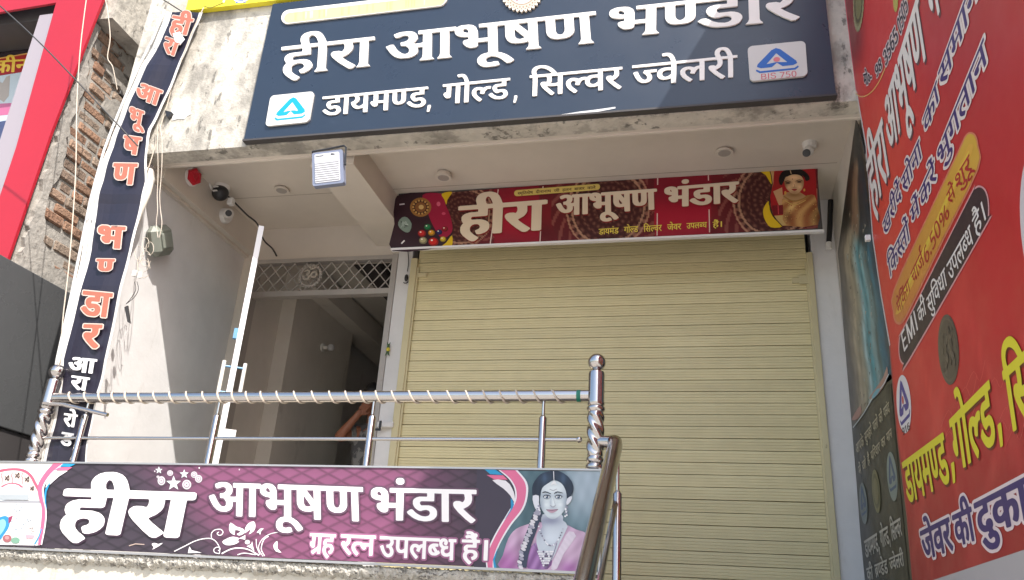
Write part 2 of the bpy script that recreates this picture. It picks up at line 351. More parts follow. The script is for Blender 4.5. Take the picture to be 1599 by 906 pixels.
    [[238,-10,1,188,-10,0,96,9,0,64,29,1,64,113,1,86,98,0,147,77,0,213,66,0,240,66,1,317,66,0,404,140,0,404,219,1,404,290,0,318,363,0,236,363,1,210,363,0,143,354,0,123,350,1,79,378,1,106,714,1,443,714,1,443,633,1,183,633,1,164,428,1,180,432,0,235,438,0,266,438,1,331,438,0,434,391,0,495,298,0,495,229,1,495,117,0,363,-10,0],],
    [[275,-10,1,160,-10,0,48,185,0,48,358,1,48,474,0,93,638,0,193,725,0,275,725,1,391,725,0,504,532,0,504,358,1,504,243,0,459,78,0,358,-10,0],[275,66,1,350,66,0,414,210,0,414,358,1,414,504,0,350,649,0,275,649,1,200,649,0,138,504,0,138,358,1,138,212,0,200,66,0],],
    [[190,-10,1,171,-10,0,123,-5,0,106,-1,1,106,75,1,123,69,0,166,63,0,187,63,1,253,63,0,339,109,0,387,188,0,409,292,0,411,350,1,405,350,1,386,315,0,313,267,0,255,267,1,163,267,0,52,381,0,52,484,1,52,596,0,169,724,0,269,724,1,335,724,0,440,656,0,502,516,0,502,409,1,502,348,0,487,227,0,447,120,0,377,37,0,268,-10,0],[267,337,1,311,337,0,377,376,0,413,436,0,413,467,1,413,511,0,381,594,0,318,649,0,270,649,1,212,649,0,138,569,0,138,484,1,138,416,0,203,337,0],],
    [[261,0,1,261,446,1,261,488,0,264,589,0,265,622,1,249,605,0,226,584,0,206,567,1,134,508,1,87,568,1,274,714,1,347,714,1,347,0,1],],
    [[288,-10,1,223,-10,0,117,58,0,55,198,0,55,305,1,55,367,0,70,487,0,110,594,0,180,677,0,289,724,0,367,724,1,386,724,0,435,720,0,451,715,1,451,639,1,434,645,0,391,651,0,370,651,1,304,651,0,219,605,0,170,526,0,148,422,0,146,364,1,152,364,1,172,399,0,244,447,0,302,447,1,394,447,0,505,334,0,505,230,1,505,119,0,388,-10,0],[287,65,1,346,65,0,419,145,0,419,230,1,419,298,0,355,377,0,290,377,1,246,377,0,180,338,0,144,279,0,144,247,1,144,204,0,176,120,0,240,65,0],],
    [[-185,772,1,-185,796,0,-152,830,0,-130,830,1,-107,830,0,-75,796,0,-75,772,1,-75,748,0,-107,714,0,-130,714,1,-152,714,0,-185,748,0],],
    [[653,551,1,653,0,1,572,0,1,572,370,1,435,370,1,394,370,0,378,373,1,414,343,0,458,263,0,458,218,1,458,172,0,417,110,0,350,80,0,310,80,1,257,80,0,161,141,0,73,282,0,31,401,1,102,426,1,148,292,0,248,153,0,306,153,1,338,153,0,379,187,0,379,227,1,379,271,0,318,349,0,273,377,1,302,441,1,572,441,1,572,551,1,0,551,1,0,622,1,757,622,1,757,551,1],],
    [[0,622,1,563,622,1,563,551,1,453,551,1,485,512,0,485,464,1,485,374,0,406,328,1,442,296,0,499,211,0,499,152,1,499,102,0,454,34,0,376,0,0,328,0,1,271,0,0,168,61,0,73,199,0,29,313,1,100,338,1,128,260,0,195,141,0,274,74,0,320,74,1,361,74,0,414,111,0,414,160,1,414,201,0,369,270,0,329,301,1,299,295,0,264,294,1,259,364,1,333,366,0,404,414,0,404,463,1,404,493,0,374,538,0,351,551,1,0,551,1],],
    [[479,551,1,479,0,1,398,0,1,398,191,1,369,172,0,301,146,0,254,146,1,214,146,0,149,173,0,128,194,1,103,221,0,79,294,0,79,358,1,79,551,1,0,551,1,0,622,1,583,622,1,583,551,1],[398,551,1,160,551,1,160,369,1,160,328,0,166,280,0,179,251,0,190,240,1,213,217,0,263,217,1,303,217,0,373,255,0,398,280,1],],
    [[0,622,1,416,622,1,416,551,1,0,551,1],[439,193,1,402,162,0,306,118,0,241,118,1,185,118,0,96,160,0,46,235,0,46,286,1,46,372,0,167,464,0,265,464,1,279,464,0,319,461,0,358,457,0,369,454,1,363,385,1,343,389,0,293,395,0,268,395,1,248,395,0,230,392,1,365,225,1,375,232,0,393,248,0,401,256,1],[127,287,1,127,235,0,194,184,0,242,184,1,260,184,0,293,190,0,308,195,1,168,370,1,127,342,0],],
    [[630,551,1,526,551,1,526,0,1,445,0,1,445,150,1,414,130,0,341,103,0,283,103,1,206,103,0,111,184,0,111,251,1,111,278,0,129,328,0,148,348,1,101,366,0,42,437,0,42,493,1,42,553,0,124,632,0,187,632,1,240,632,0,311,576,0,311,531,1,311,484,0,271,443,1,210,482,1,221,492,0,230,515,0,230,526,1,230,541,0,210,568,0,184,568,1,156,568,0,116,524,0,116,489,1,116,457,0,147,418,0,196,400,0,223,397,1,253,405,0,288,405,1,299,405,0,326,403,0,333,402,1,326,332,1,320,333,0,303,333,0,298,333,1,248,333,0,191,292,0,191,254,1,191,213,0,248,173,0,292,173,1,345,173,0,419,216,0,445,245,1,445,551,1,383,551,1,383,622,1,630,622,1],],
    [[-179,615,1,-206,655,0,-251,692,0,-294,703,0,-320,703,1,-340,703,0,-382,691,0,-402,682,1,-428,751,1,-405,761,0,-355,773,0,-326,773,1,-281,773,0,-211,730,0,-187,692,1,-183,694,1,-203,746,0,-241,803,0,-285,827,0,-316,827,1,-340,827,0,-372,819,0,-386,813,1,-409,882,1,-370,896,0,-318,896,1,-264,896,0,-185,845,0,-122,722,0,-94,615,1],],
    [[194,622,1,275,622,1,275,0,1,194,0,1],],
    [[369,322,1,400,322,0,450,327,0,478,332,1,486,260,1,461,255,0,409,251,0,380,251,1,338,251,0,245,266,0,212,277,1,192,264,0,167,253,1,208,201,0,319,91,0,380,42,1,326,-12,1,270,37,0,171,137,0,95,225,0,73,256,1,51,287,0,40,323,0,40,340,1,40,359,0,70,393,0,104,393,1,129,393,0,166,370,0,181,350,1,202,369,0,217,428,0,217,458,1,217,488,0,208,536,0,201,551,1,0,551,1,0,622,1,403,622,1,403,551,1,281,551,1,288,534,0,298,488,0,298,458,1,298,416,0,279,354,0,262,333,1,314,322,0],],
    [[27,-233,1,2,-246,0,-65,-268,0,-106,-268,1,-181,-268,0,-266,-189,0,-266,-126,1,-266,-70,0,-177,13,0,-89,18,1,-82,-48,1,-140,-55,0,-192,-99,0,-192,-132,1,-192,-166,0,-142,-197,0,-111,-197,1,-79,-197,0,-32,-182,0,2,-164,1],],
    [[481,551,1,481,0,1,400,0,1,400,328,1,291,328,1,230,328,0,169,316,0,150,299,1,126,280,0,126,237,1,126,188,0,200,97,0,271,40,1,217,-12,1,171,28,0,92,108,0,45,194,0,45,242,1,45,277,0,72,333,0,93,351,1,122,376,0,204,399,0,272,399,1,400,399,1,400,551,1,0,551,1,0,622,1,584,622,1,584,551,1],],
    [[122,189,1,87,189,0,40,224,0,40,255,1,40,284,0,76,314,0,104,314,1,122,314,0,161,299,0,191,276,1,241,292,0,305,378,0,305,443,1,305,499,0,246,566,0,199,566,1,168,566,0,138,539,0,138,516,1,138,501,0,157,466,0,214,442,0,270,440,1,253,370,1,159,376,0,66,459,0,66,517,1,66,568,0,137,632,0,204,632,1,251,632,0,333,589,0,384,504,0,384,440,1,384,371,0,315,254,0,254,221,1,299,182,0,383,87,0,414,43,1,350,-1,1,299,71,0,216,164,0,179,194,1,152,189,0],[591,551,1,591,0,1,510,0,1,510,551,1,421,551,1,421,622,1,695,622,1,695,551,1],],
    [[413,-58,1,392,-24,0,354,46,0,342,73,1,330,71,0,302,68,0,287,68,1,245,68,0,160,89,0,89,136,0,46,215,0,46,272,1,46,316,0,77,379,0,102,401,1,135,430,0,231,456,0,290,456,1,295,456,1,295,551,1,0,551,1,0,622,1,534,622,1,534,551,1,376,551,1,376,385,1,327,385,1,269,385,0,198,371,0,173,355,1,151,340,0,126,294,0,126,262,1,126,209,0,205,140,0,287,140,1,293,140,0,305,140,0,312,141,1,306,161,0,306,176,1,306,211,0,348,240,0,373,240,1,416,240,0,461,191,0,461,162,1,461,130,0,432,95,0,410,86,1,422,62,0,455,11,0,480,-24,1],],
    [[0,622,1,569,622,1,569,551,1,466,551,1,466,0,1,385,0,1,385,298,1,204,298,1,204,244,1,204,216,0,176,188,0,153,188,1,129,188,0,75,230,0,37,290,0,37,318,1,37,341,0,64,369,0,98,369,1,385,369,1,385,551,1,0,551,1],],
    [[553,551,1,553,0,1,472,0,1,472,180,1,443,161,0,363,132,0,308,132,1,223,132,0,104,229,0,83,322,1,178,342,0,255,413,0,255,467,1,255,517,0,208,568,0,171,568,1,146,568,0,114,544,0,114,521,1,114,470,0,195,461,1,187,391,1,122,400,0,46,461,0,46,519,1,46,575,0,119,632,0,172,632,1,213,632,0,288,597,0,336,525,0,336,469,1,336,395,0,256,303,0,182,274,1,205,238,0,263,203,0,314,203,1,366,203,0,440,243,0,472,275,1,472,551,1,390,551,1,390,622,1,656,622,1,656,551,1],],
    [[585,551,1,482,551,1,482,0,1,401,0,1,401,165,1,374,147,0,297,118,0,241,118,1,185,118,0,96,160,0,46,235,0,46,286,1,46,372,0,167,464,0,265,464,1,279,464,0,319,461,0,358,457,0,369,454,1,363,385,1,343,389,0,293,395,0,268,395,1,248,395,0,230,392,1,365,224,1,384,238,0,401,256,1,401,551,1,0,551,1,0,622,1,585,622,1],[127,287,1,127,235,0,194,184,0,242,184,1,260,184,0,293,190,0,308,195,1,168,370,1,127,342,0],],
    [[172,-24,1,125,43,1,393,205,1,393,551,1,208,551,1,208,234,1,208,208,0,183,178,0,160,178,1,134,178,0,79,220,0,41,280,0,41,308,1,41,331,0,68,359,0,102,359,1,127,359,1,127,551,1,0,551,1,0,622,1,578,622,1,578,551,1,474,551,1,474,0,1,393,0,1,393,122,1],],
    [[0,622,1,363,622,1,363,551,1,0,551,1],[45,242,1,45,277,0,72,333,0,93,351,1,122,376,0,204,399,0,272,399,1,380,399,1,380,328,1,291,328,1,230,328,0,169,316,0,150,299,1,126,280,0,126,237,1,126,188,0,200,97,0,271,40,1,217,-12,1,171,28,0,92,108,0,45,194,0],],
    [[729,551,1,729,0,1,648,0,1,648,45,1,613,26,0,530,7,0,488,7,1,380,7,0,183,114,0,85,239,1,58,274,0,40,319,0,40,338,1,40,359,0,70,393,0,104,393,1,129,393,0,166,370,0,181,350,1,202,369,0,217,428,0,217,458,1,217,484,0,210,531,0,201,551,1,0,551,1,0,622,1,833,622,1,833,551,1],[534,232,1,569,232,0,627,261,0,648,280,1,648,551,1,281,551,1,298,514,0,298,458,1,298,376,0,228,280,0,166,253,1,236,169,0,391,79,0,490,79,1,533,79,0,611,99,0,648,122,1,648,198,1,625,184,0,561,164,0,521,164,1,474,164,0,399,203,0,356,273,0,356,319,1,356,392,0,452,473,0,531,473,1,548,473,0,602,468,0,616,463,1,610,394,1,595,398,0,558,404,0,540,404,1,492,404,0,437,360,0,437,316,1,437,273,0,492,232,0],],
    [[777,551,1,452,551,1,452,349,1,500,399,0,569,399,1,634,399,0,716,316,0,716,239,1,716,193,0,686,89,0,651,39,1,579,80,1,604,112,0,636,196,0,636,237,1,636,284,0,597,330,0,562,330,1,508,330,0,452,258,1,452,0,1,371,0,1,371,174,1,347,154,0,276,118,0,226,118,1,179,118,0,96,156,0,46,233,0,46,290,1,46,370,0,156,464,0,244,464,1,267,464,0,324,457,0,339,454,1,333,381,1,317,385,0,268,391,0,249,391,1,191,391,0,127,339,0,127,292,1,127,239,0,188,188,0,228,188,1,272,188,0,341,230,0,371,260,1,371,551,1,0,551,1,0,622,1,777,622,1],],
    [[-248,-12,1,-194,11,0,-136,11,1,-61,11,0,22,-66,0,22,-129,1,22,-190,0,-71,-268,0,-157,-268,1,-254,-268,0,-395,-176,0,-455,-100,1,-394,-57,1,-355,-105,0,-285,-167,0,-206,-196,0,-157,-196,1,-51,-196,0,-51,-122,1,-51,-89,0,-100,-57,0,-131,-57,1,-158,-57,0,-201,-68,0,-222,-79,1],],
    [[649,551,1,545,551,1,545,0,1,465,0,1,465,165,1,439,148,0,367,118,0,317,118,1,240,118,0,141,204,0,141,275,1,141,304,0,166,355,0,185,371,1,38,369,1,38,441,1,331,441,1,349,441,0,385,440,0,389,440,1,382,370,1,350,370,1,292,370,0,221,321,0,221,274,1,221,231,0,279,188,0,317,188,1,367,188,0,438,231,0,465,260,1,465,551,1,0,551,1,0,622,1,649,622,1],],
    [[-190,615,1,-211,650,0,-240,726,0,-240,762,1,-240,829,0,-151,896,0,-85,896,1,-53,896,0,1,883,0,21,872,1,-1,806,1,-18,815,0,-56,827,0,-78,827,1,-118,827,0,-160,782,0,-160,747,1,-160,714,0,-133,651,0,-108,615,1],],
    [[72,54,1,72,91,0,108,121,0,133,121,1,159,121,0,196,91,0,196,54,1,196,18,0,159,-14,0,133,-14,1,108,-14,0,72,18,0],],
    [[202,271,1,131,271,0,57,367,0,57,452,1,57,538,0,126,632,0,202,632,1,274,632,0,349,538,0,349,452,1,349,367,0,279,271,0],[569,622,1,646,622,1,261,0,1,183,0,1],[201,334,1,276,334,0,276,452,1,276,569,0,201,569,1,163,569,0,129,511,0,129,452,1,129,394,0,163,334,0],[624,-10,1,552,-10,0,479,87,0,479,171,1,479,257,0,548,352,0,624,352,1,697,352,0,770,257,0,770,171,1,770,87,0,701,-10,0],[624,55,1,699,55,0,699,171,1,699,289,0,624,289,1,586,289,0,552,230,0,552,171,1,552,113,0,586,55,0],],
    [[86,0,1,86,714,1,521,714,1,521,633,1,177,633,1,177,401,1,498,401,1,498,320,1,177,320,1,177,81,1,526,81,1,526,0,1],],
    [[86,0,1,86,714,1,215,714,1,443,180,1,671,714,1,800,714,1,800,0,1,705,0,1,705,520,1,480,0,1,406,0,1,181,520,1,181,0,1],],
    [[275,121,1,217,121,0,126,172,0,75,263,0,75,321,1,75,380,0,126,469,0,216,520,0,274,520,1,333,520,0,424,469,0,476,378,0,476,319,1,476,261,0,425,171,0,334,121,0],[273,192,1,326,192,0,394,266,0,394,322,1,394,379,0,330,449,0,277,449,1,225,449,0,157,375,0,157,318,1,157,262,0,221,192,0],],
    [[49,338,1,291,338,1,291,256,1,49,256,1],],
    [[276,-10,1,169,-10,0,52,93,0,52,182,1,52,255,0,133,346,0,190,374,1,142,405,0,75,490,0,75,554,1,75,611,0,131,687,0,223,725,0,276,725,1,331,725,0,422,687,0,477,611,0,477,553,1,477,488,0,404,406,0,349,378,1,387,358,0,456,305,0,500,234,0,500,186,1,500,126,0,443,38,0,343,-10,0],[277,414,1,324,436,0,390,497,0,390,550,1,390,600,0,329,651,0,275,651,1,223,651,0,162,600,0,162,550,1,162,495,0,227,438,0],[274,64,1,343,64,0,413,130,0,413,185,1,413,233,0,340,304,0,263,340,1,202,311,0,139,235,0,139,181,1,139,129,0,204,64,0],],
    [[229,-10,1,176,-10,0,81,7,0,40,29,1,40,112,1,83,90,0,181,65,0,227,65,1,317,65,0,400,140,0,400,206,1,400,272,0,300,332,0,214,332,1,149,332,1,149,406,1,214,406,1,294,406,0,378,481,0,378,541,1,378,592,0,311,649,0,256,649,1,204,649,0,124,616,0,88,590,1,43,651,1,80,681,0,188,724,0,256,724,1,361,724,0,469,624,0,469,547,1,469,475,0,384,388,0,315,376,1,315,373,1,401,363,0,491,274,0,491,203,1,491,109,0,363,-10,0],],
    [[57,41,1,204,124,1,134,134,0,46,218,0,46,286,1,46,372,0,167,464,0,265,464,1,279,464,0,319,461,0,358,457,0,369,454,1,363,385,1,343,389,0,293,395,0,268,395,1,248,395,0,230,392,1,365,224,1,384,238,0,401,256,1,401,551,1,0,551,1,0,622,1,585,622,1,585,551,1,482,551,1,482,0,1,401,0,1,401,168,1,389,161,0,378,155,1,104,-24,1],[127,287,1,127,235,0,194,184,0,242,184,1,260,184,0,293,190,0,308,195,1,168,370,1,127,342,0],],
    [[502,816,1,502,837,0,531,866,0,552,866,1,572,866,0,602,837,0,602,816,1,602,795,0,572,766,0,552,766,1,531,766,0,502,795,0],[759,833,1,736,732,0,629,649,0,553,649,1,481,649,0,373,738,0,339,833,1,408,856,1,434,786,0,502,716,0,555,716,1,613,716,0,670,791,0,686,858,1],[470,218,1,470,148,0,379,80,0,312,80,1,226,80,0,92,208,0,29,356,1,100,382,1,143,276,0,243,153,0,305,153,1,343,153,0,391,188,0,391,227,1,391,264,0,350,322,0,318,347,1,291,342,0,260,341,1,255,411,1,323,413,0,380,457,0,380,494,1,380,530,0,333,562,0,302,562,1,265,562,0,205,542,0,171,525,1,146,594,1,172,608,0,249,632,0,298,632,1,376,632,0,459,554,0,459,495,1,459,455,0,422,391,0,385,370,1,401,356,0,430,344,0,446,344,1,466,344,0,498,367,0,516,396,1,546,443,1,581,499,0,651,547,0,705,547,1,743,547,0,813,510,0,858,431,0,858,368,1,858,287,0,763,191,0,683,191,1,637,191,0,569,226,0,537,254,1,586,307,1,609,286,0,655,262,0,686,262,1,721,262,0,778,315,0,778,369,1,778,421,0,735,476,0,702,476,1,674,476,0,634,442,0,610,401,1,583,357,1,561,320,0,504,274,0,457,274,1,457,274,1,470,246,0],],
]
SHAPED = [
    [0,0,0,1,531,0,2,790,0,3,1199,0],
    [4,0,0,5,1023,0,6,1726,0,7,1726,0,8,2304,0],
    [5,0,0,9,703,0,10,1170,0,3,1747,0,2,2006,0],
    [10,0,0,3,577,0,11,836,0,12,1416,0,9,2014,0,10,2481,0],
    [13,0,0,14,563,0,15,822,0,10,1322,0],
    [16,0,0,17,259,0,15,935,0,18,1435,0,2,1991,0],
    [19,0,0,18,572,0,20,1128,0,21,1128,0,2,1806,0,1,2215,0],
    [22,0,0],
    [23,0,0,24,642,0,25,914,0,26,1804,0,27,2355,0,28,2906,0],
    [29,0,0,30,551,0,31,1102,0],
    [0,0,0,1,531,0,2,790,0,3,1199,0],
    [4,0,0,5,1023,0,6,1726,0,7,1726,0,8,2304,0],
    [5,0,0,32,703,0,10,703,0,3,1280,0,2,1539,0],
    [10,0,0,3,577,0,11,836,0,12,1416,0,32,2014,0,10,2014,0],
    [13,0,0,14,563,0,15,822,0,10,1322,0],
    [16,0,0,17,259,0,15,935,0,18,1435,0,2,1991,0],
    [33,0,0,20,742,0,18,742,0,2,1298,0],
    [34,0,0,35,548,0,21,1116,0,36,1794,0,37,2195,0],
    [0,0,0,38,531,0,32,531,0,39,531,0],
    [40,0,0,12,389,0,41,987,0,16,987,0,42,1246,0,43,1816,0,20,2496,0,7,2496,0],
    [44,0,0,1,520,0,45,779,0,3,1334,0,45,1593,0,3,2148,0,46,2407,0],
    [33,0,0,1,742,0],
    [0,0,0,21,531,0,45,1209,0],
    [47,0,0,3,571,0,33,830,0,3,1572,0,2,1831,0],
    [18,0,0,3,556,0,21,815,0,20,1493,0],
    [0,0,0,1,531,0,2,790,0,3,1199,0],
    [4,0,0,5,1023,0,6,1726,0,7,1726,0,8,2304,0],
    [5,0,0,32,703,0,10,703,0,3,1280,0,2,1539,0],
    [48,0,0,0,563,0],
    [2,0,0,49,409,0,45,758,0],
    [34,0,0,35,548,0,21,1116,0,36,1794,0,37,2195,0],
    [0,0,0,38,531,0,32,531,0,39,531,0],
    [0,0,0,1,531,0],
    [2,0,0,3,409,0],
    [4,0,0],
    [5,0,0,6,703,0],
    [7,0,0],
    [8,0,0],
    [5,0,0],
    [9,0,0],
    [10,0,0,3,577,0],
    [2,0,0],
    [2,0,0,14,409,0],
    [10,0,0],
    [0,0,0,1,531,0,2,790,0,3,1199,0],
    [4,0,0,5,1023,0,6,1726,0,7,1726,0,8,2304,0],
    [5,0,0,9,703,0,10,1170,0,3,1747,0,2,2006,0],
    [50,0,0,2,818,0,1,1227,0,44,1486,0,20,1951,0,32,1951,0],
    [17,0,0,14,676,0,45,935,0,3,1490,0],
    [51,0,0,3,762,0],
    [17,0,0,12,676,0,3,1274,0,45,1533,0],
    [16,0,0,51,259,0,40,1021,0,42,1410,0,14,1980,0,32,2239,0],
    [12,0,0,20,598,0,32,598,0],
    [51,0,0,2,762,0,20,1171,0,32,1171,0],
    [5,0,0,52,703,0,13,703,0,42,1266,0,3,1836,0,45,2095,0],
    [12,0,0,20,598,0,16,598,0,51,857,0,32,1398,0,13,1619,0],
    [53,0,0,3,634,0,33,893,0,54,1635,0],
    [17,0,0,20,676,0],
    [43,0,0,52,680,0,2,680,0,6,1066,0],
    [31,0,0,55,551,0,27,819,0,28,1370,0],
    [56,0,0],
    [57,0,0,58,650,0,24,1597,0],
    [51,0,0,1,762,0],
    [17,0,0,52,676,0,16,676,0,18,935,0,37,1491,0,3,2106,0],
    [34,0,0,35,548,0,21,1116,0,36,1794,0,37,2195,0],
    [0,0,0,38,531,0,39,531,0],
    [10,0,0,3,577,0,11,836,0,12,1416,0,9,2014,0,10,2481,0],
    [13,0,0,14,563,0,15,822,0,10,1322,0],
    [16,0,0,17,259,0,15,935,0,18,1435,0,2,1991,0],
    [33,0,0,20,742,0,18,742,0,2,1298,0],
    [51,0,0,1,762,0],
    [44,0,0,52,566,0,51,520,0,3,1282,0,45,1541,0],
    [12,0,0,14,598,0,59,857,0,60,1408,0],
    [29,0,0,61,551,0],
    [62,0,0,27,551,0,31,1102,0,27,1653,0],
    [28,0,0,27,551,0,28,1102,0,27,1653,0],
    [4,0,0,35,1023,0,51,1591,0,20,2132,0],
    [17,0,0,52,676,0,45,676,0,0,1231,0,2,1762,0,20,2171,0],
    [35,0,0,21,568,0,14,1246,0,32,1505,0],
    [51,0,0,1,762,0],
    [35,0,0,17,568,0,32,1244,0,44,1244,0],
    [12,0,0,20,598,0,32,598,0],
    [33,0,0,14,742,0],
    [0,0,0,38,531,0],
    [35,0,0,16,568,0,2,827,0,18,1236,0,3,1792,0,2,2051,0],
    [51,0,0,3,762,0],
    [12,0,0,3,598,0,45,857,0],
    [10,0,0,3,577,0,11,836,0,12,1416,0,9,2014,0,10,2481,0,22,3058,0],
    [13,0,0,14,563,0,15,822,0,10,1322,0,22,1899,0],
    [16,0,0,17,259,0,15,935,0,18,1435,0,2,1991,0],
    [51,0,0,1,762,0],
    [63,0,0,9,571,0,10,1038,0,20,1609,0,10,1615,0],
    [19,0,0,18,572,0,20,1128,0,21,1128,0,2,1806,0,1,2215,0],
    [51,0,0,1,762,0,45,1021,0],
    [64,0,0],
]

# one row per word on the signs: key, extra stem weight, extra bar weight, foot serif, halo, letter height
WORDS = [
    ('m1', .044, .006, .075, 0, 622), ('m2', .044, .006, .075, 0, 622), ('m3', .044, .006, .075, 0, 622),
    ('n1', .036, .008, 0, 0, 622), ('n2', .036, .008, 0, 0, 622), ('n3', .036, .008, 0, 0, 622), ('n4', .036, .008, 0, 0, 622),
    ('comma', .04, .03, 0, 0, 130), ('bis', .005, .005, 0, 0, 714), ('n916', .03, .02, 0, 0, 714),
    ('f1', .074, .0265, 0, 0, 622), ('f2', .074, .026, 0, 0, 622), ('f3', .074, .026, 0, 0, 622),
    ('g1', .03, .02, 0, 0, 622), ('g2', .03, .02, 0, 0, 622), ('g3', .03, .02, 0, 0, 622), ('g4', .03, .02, 0, 0, 622), ('g5', .03, .02, 0, 0, 622), ('g6', .03, .02, 0, 0, 622),
    ('p0', .03, .02, 0, 0, 622), ('p1', .03, .02, 0, 0, 622), ('p2', .03, .02, 0, 0, 622), ('p3', .03, .02, 0, 0, 622), ('p4', .03, .02, 0, 0, 622), ('p5', .03, .02, 0, 0, 622),
    ('b1', .08, .045, 0, 0, 622), ('b2', .042, .02, 0, .06, 622), ('b3', .042, .02, 0, .06, 622),
    ('c1', .04, .03, 0, .09, 622), ('c2', .04, .03, 0, .09, 622), ('c3', .04, .03, 0, .09, 622), ('c4', .04, .03, 0, .09, 622),
    ('v1', .075, .04, 0, .05, 622), ('v2', .075, .04, 0, .05, 622), ('v3', .075, .04, 0, .05, 622), ('v4', .075, .04, 0, .05, 622), ('v5', .075, .04, 0, .05, 622), ('v6', .075, .04, 0, .05, 622),
    ('v7', .075, .04, 0, .05, 622), ('v8', .075, .04, 0, .05, 622), ('v9', .075, .04, 0, .05, 622), ('v10', .075, .04, 0, .05, 622), ('v13', .075, .04, 0, .05, 622), ('v14', .075, .04, 0, .05, 622),
    ('h1', .05, .02, 0, .05, 622), ('h2', .05, .02, 0, .05, 622), ('h3', .05, .02, 0, .05, 622),
    ('k0', .02, .012, 0, .12, 622), ('k1', .02, .012, 0, .12, 622), ('k2', .02, .012, 0, .12, 622), ('k3', .02, .012, 0, .12, 622), ('k4', .02, .012, 0, .12, 622), ('k5', .02, .012, 0, .12, 622), ('k6', .02, .012, 0, .12, 622), ('k7', .02, .012, 0, .12, 622),
    ('q0', .01, .01, 0, 0, 622), ('q1', .01, .01, 0, 0, 622), ('q2', .01, .01, 0, 0, 622), ('q3', .01, .01, 0, 0, 622), ('q650', .01, .01, 0, 0, 714), ('qpc', .01, .01, 0, 0, 714),
    ('emi', .02, .01, 0, 0, 714), ('e0', .02, .01, 0, 0, 622), ('e1', .02, .01, 0, 0, 622), ('e2', .02, .01, 0, 0, 622), ('e3', .02, .01, 0, 0, 622),
    ('y1', .05, .03, 0, .05, 622), ('y2', .05, .03, 0, .05, 622), ('y3', .05, .03, 0, .05, 622),
    ('j1', .055, .04, 0, .1, 622), ('j2', .055, .04, 0, .1, 622), ('j3', .055, .04, 0, .1, 622),
    ('ph0', .05, .03, 0, .12, 622), ('ph1', .05, .03, 0, .12, 714), ('ph2', .05, .03, 0, .12, 714), ('ph3', .05, .03, 0, .12, 714),
    ('r0', .03, .02, 0, 0, 622), ('r1', .03, .02, 0, 0, 622), ('r2', .03, .02, 0, 0, 622), ('r3', .03, .02, 0, 0, 622), ('r4', .03, .02, 0, 0, 622),
    ('s0', .03, .02, 0, 0, 622), ('s1', .03, .02, 0, 0, 622), ('s2', .03, .02, 0, 0, 622), ('s3', .03, .02, 0, 0, 622), ('s4', .03, .02, 0, 0, 622), ('s5', .03, .02, 0, 0, 622),
    ('t0', .035, .02, 0, 0, 622), ('t1', .035, .02, 0, 0, 622), ('t2', .035, .02, 0, 0, 622), ('t3', .035, .02, 0, 0, 622), ('t4', .035, .02, 0, 0, 622), ('t5', .035, .02, 0, 0, 622),
    ('w1', .06, .03, 0, 0, 622), ('om', .02, .02, 0, 0, 622),
]

WIX = {w[0]: i for i, w in enumerate(WORDS)}

def outline(gi):
    res = []
    for c in GLYPHS[gi]:
        pts = [(c[i], c[i + 1], c[i + 2]) for i in range(0, len(c), 3)]
        ex = []
        for i, p in enumerate(pts):
            q = pts[(i + 1) % len(pts)]
            ex.append(p)
            if not p[2] and not q[2]:
                ex.append(((p[0] + q[0]) / 2, (p[1] + q[1]) / 2, 1))
        k = next(i for i, p in enumerate(ex) if p[2])
        ex = ex[k:] + ex[:k]
        ex.append(ex[0])
        o = []; i = 0
        while i < len(ex) - 1:
            p = ex[i]
            if ex[i + 1][2]:
                o.append(p[:2]); i += 1
            else:
                c_, q = ex[i + 1], ex[i + 2]
                for t in np.linspace(0, 1, 9)[:-1]:
                    o.append(((1 - t) ** 2 * p[0] + 2 * t * (1 - t) * c_[0] + t * t * q[0], (1 - t) ** 2 * p[1] + 2 * t * (1 - t) * c_[1] + t * t * q[1]))
                i += 2
        res.append(np.array(o))
    return res

def fill_mask(cs, w, h, ox, oy, R):
    win = np.zeros((h, w + 1), int)
    for c in cs:
        p = c * R + [ox, oy]
        for (x0, y0), (x1, y1) in zip(p, np.roll(p, -1, 0)):
            if y0 == y1:
                continue
            d = 1 if y1 > y0 else -1
            a, b = (y0, y1) if d > 0 else (y1, y0)
            ys = np.arange(max(0, int(np.ceil(a - .5))), min(h, int(np.ceil(b - .5))))
            if len(ys):
                xs = x0 + (ys + .5 - y0) * (x1 - x0) / (y1 - y0)
                np.add.at(win, (ys, np.clip(np.ceil(xs - .5).astype(int), 0, w)), d)
    return np.cumsum(win, 1)[:, :w] != 0

def thicken(b, rx, ry):
    o = b.copy(); h, w = b.shape; n = int(max(ry, 0))
    cs = np.cumsum(np.pad(b, ((0, 0), (1, 0))), 1)
    for dy in range(-n, n + 1):
        hw = int(round(rx * math.sqrt(max(0, 1 - (dy / max(ry, 1e-6)) ** 2))))
        l = np.clip(np.arange(w) - hw, 0, w); r = np.clip(np.arange(w) + hw + 1, 0, w)
        hd = (cs[:, r] - cs[:, l]) > 0
        if dy >= 0:
            o[dy:] |= hd[:h - dy]
        else:
            o[:dy] |= hd[-dy:]
    return o

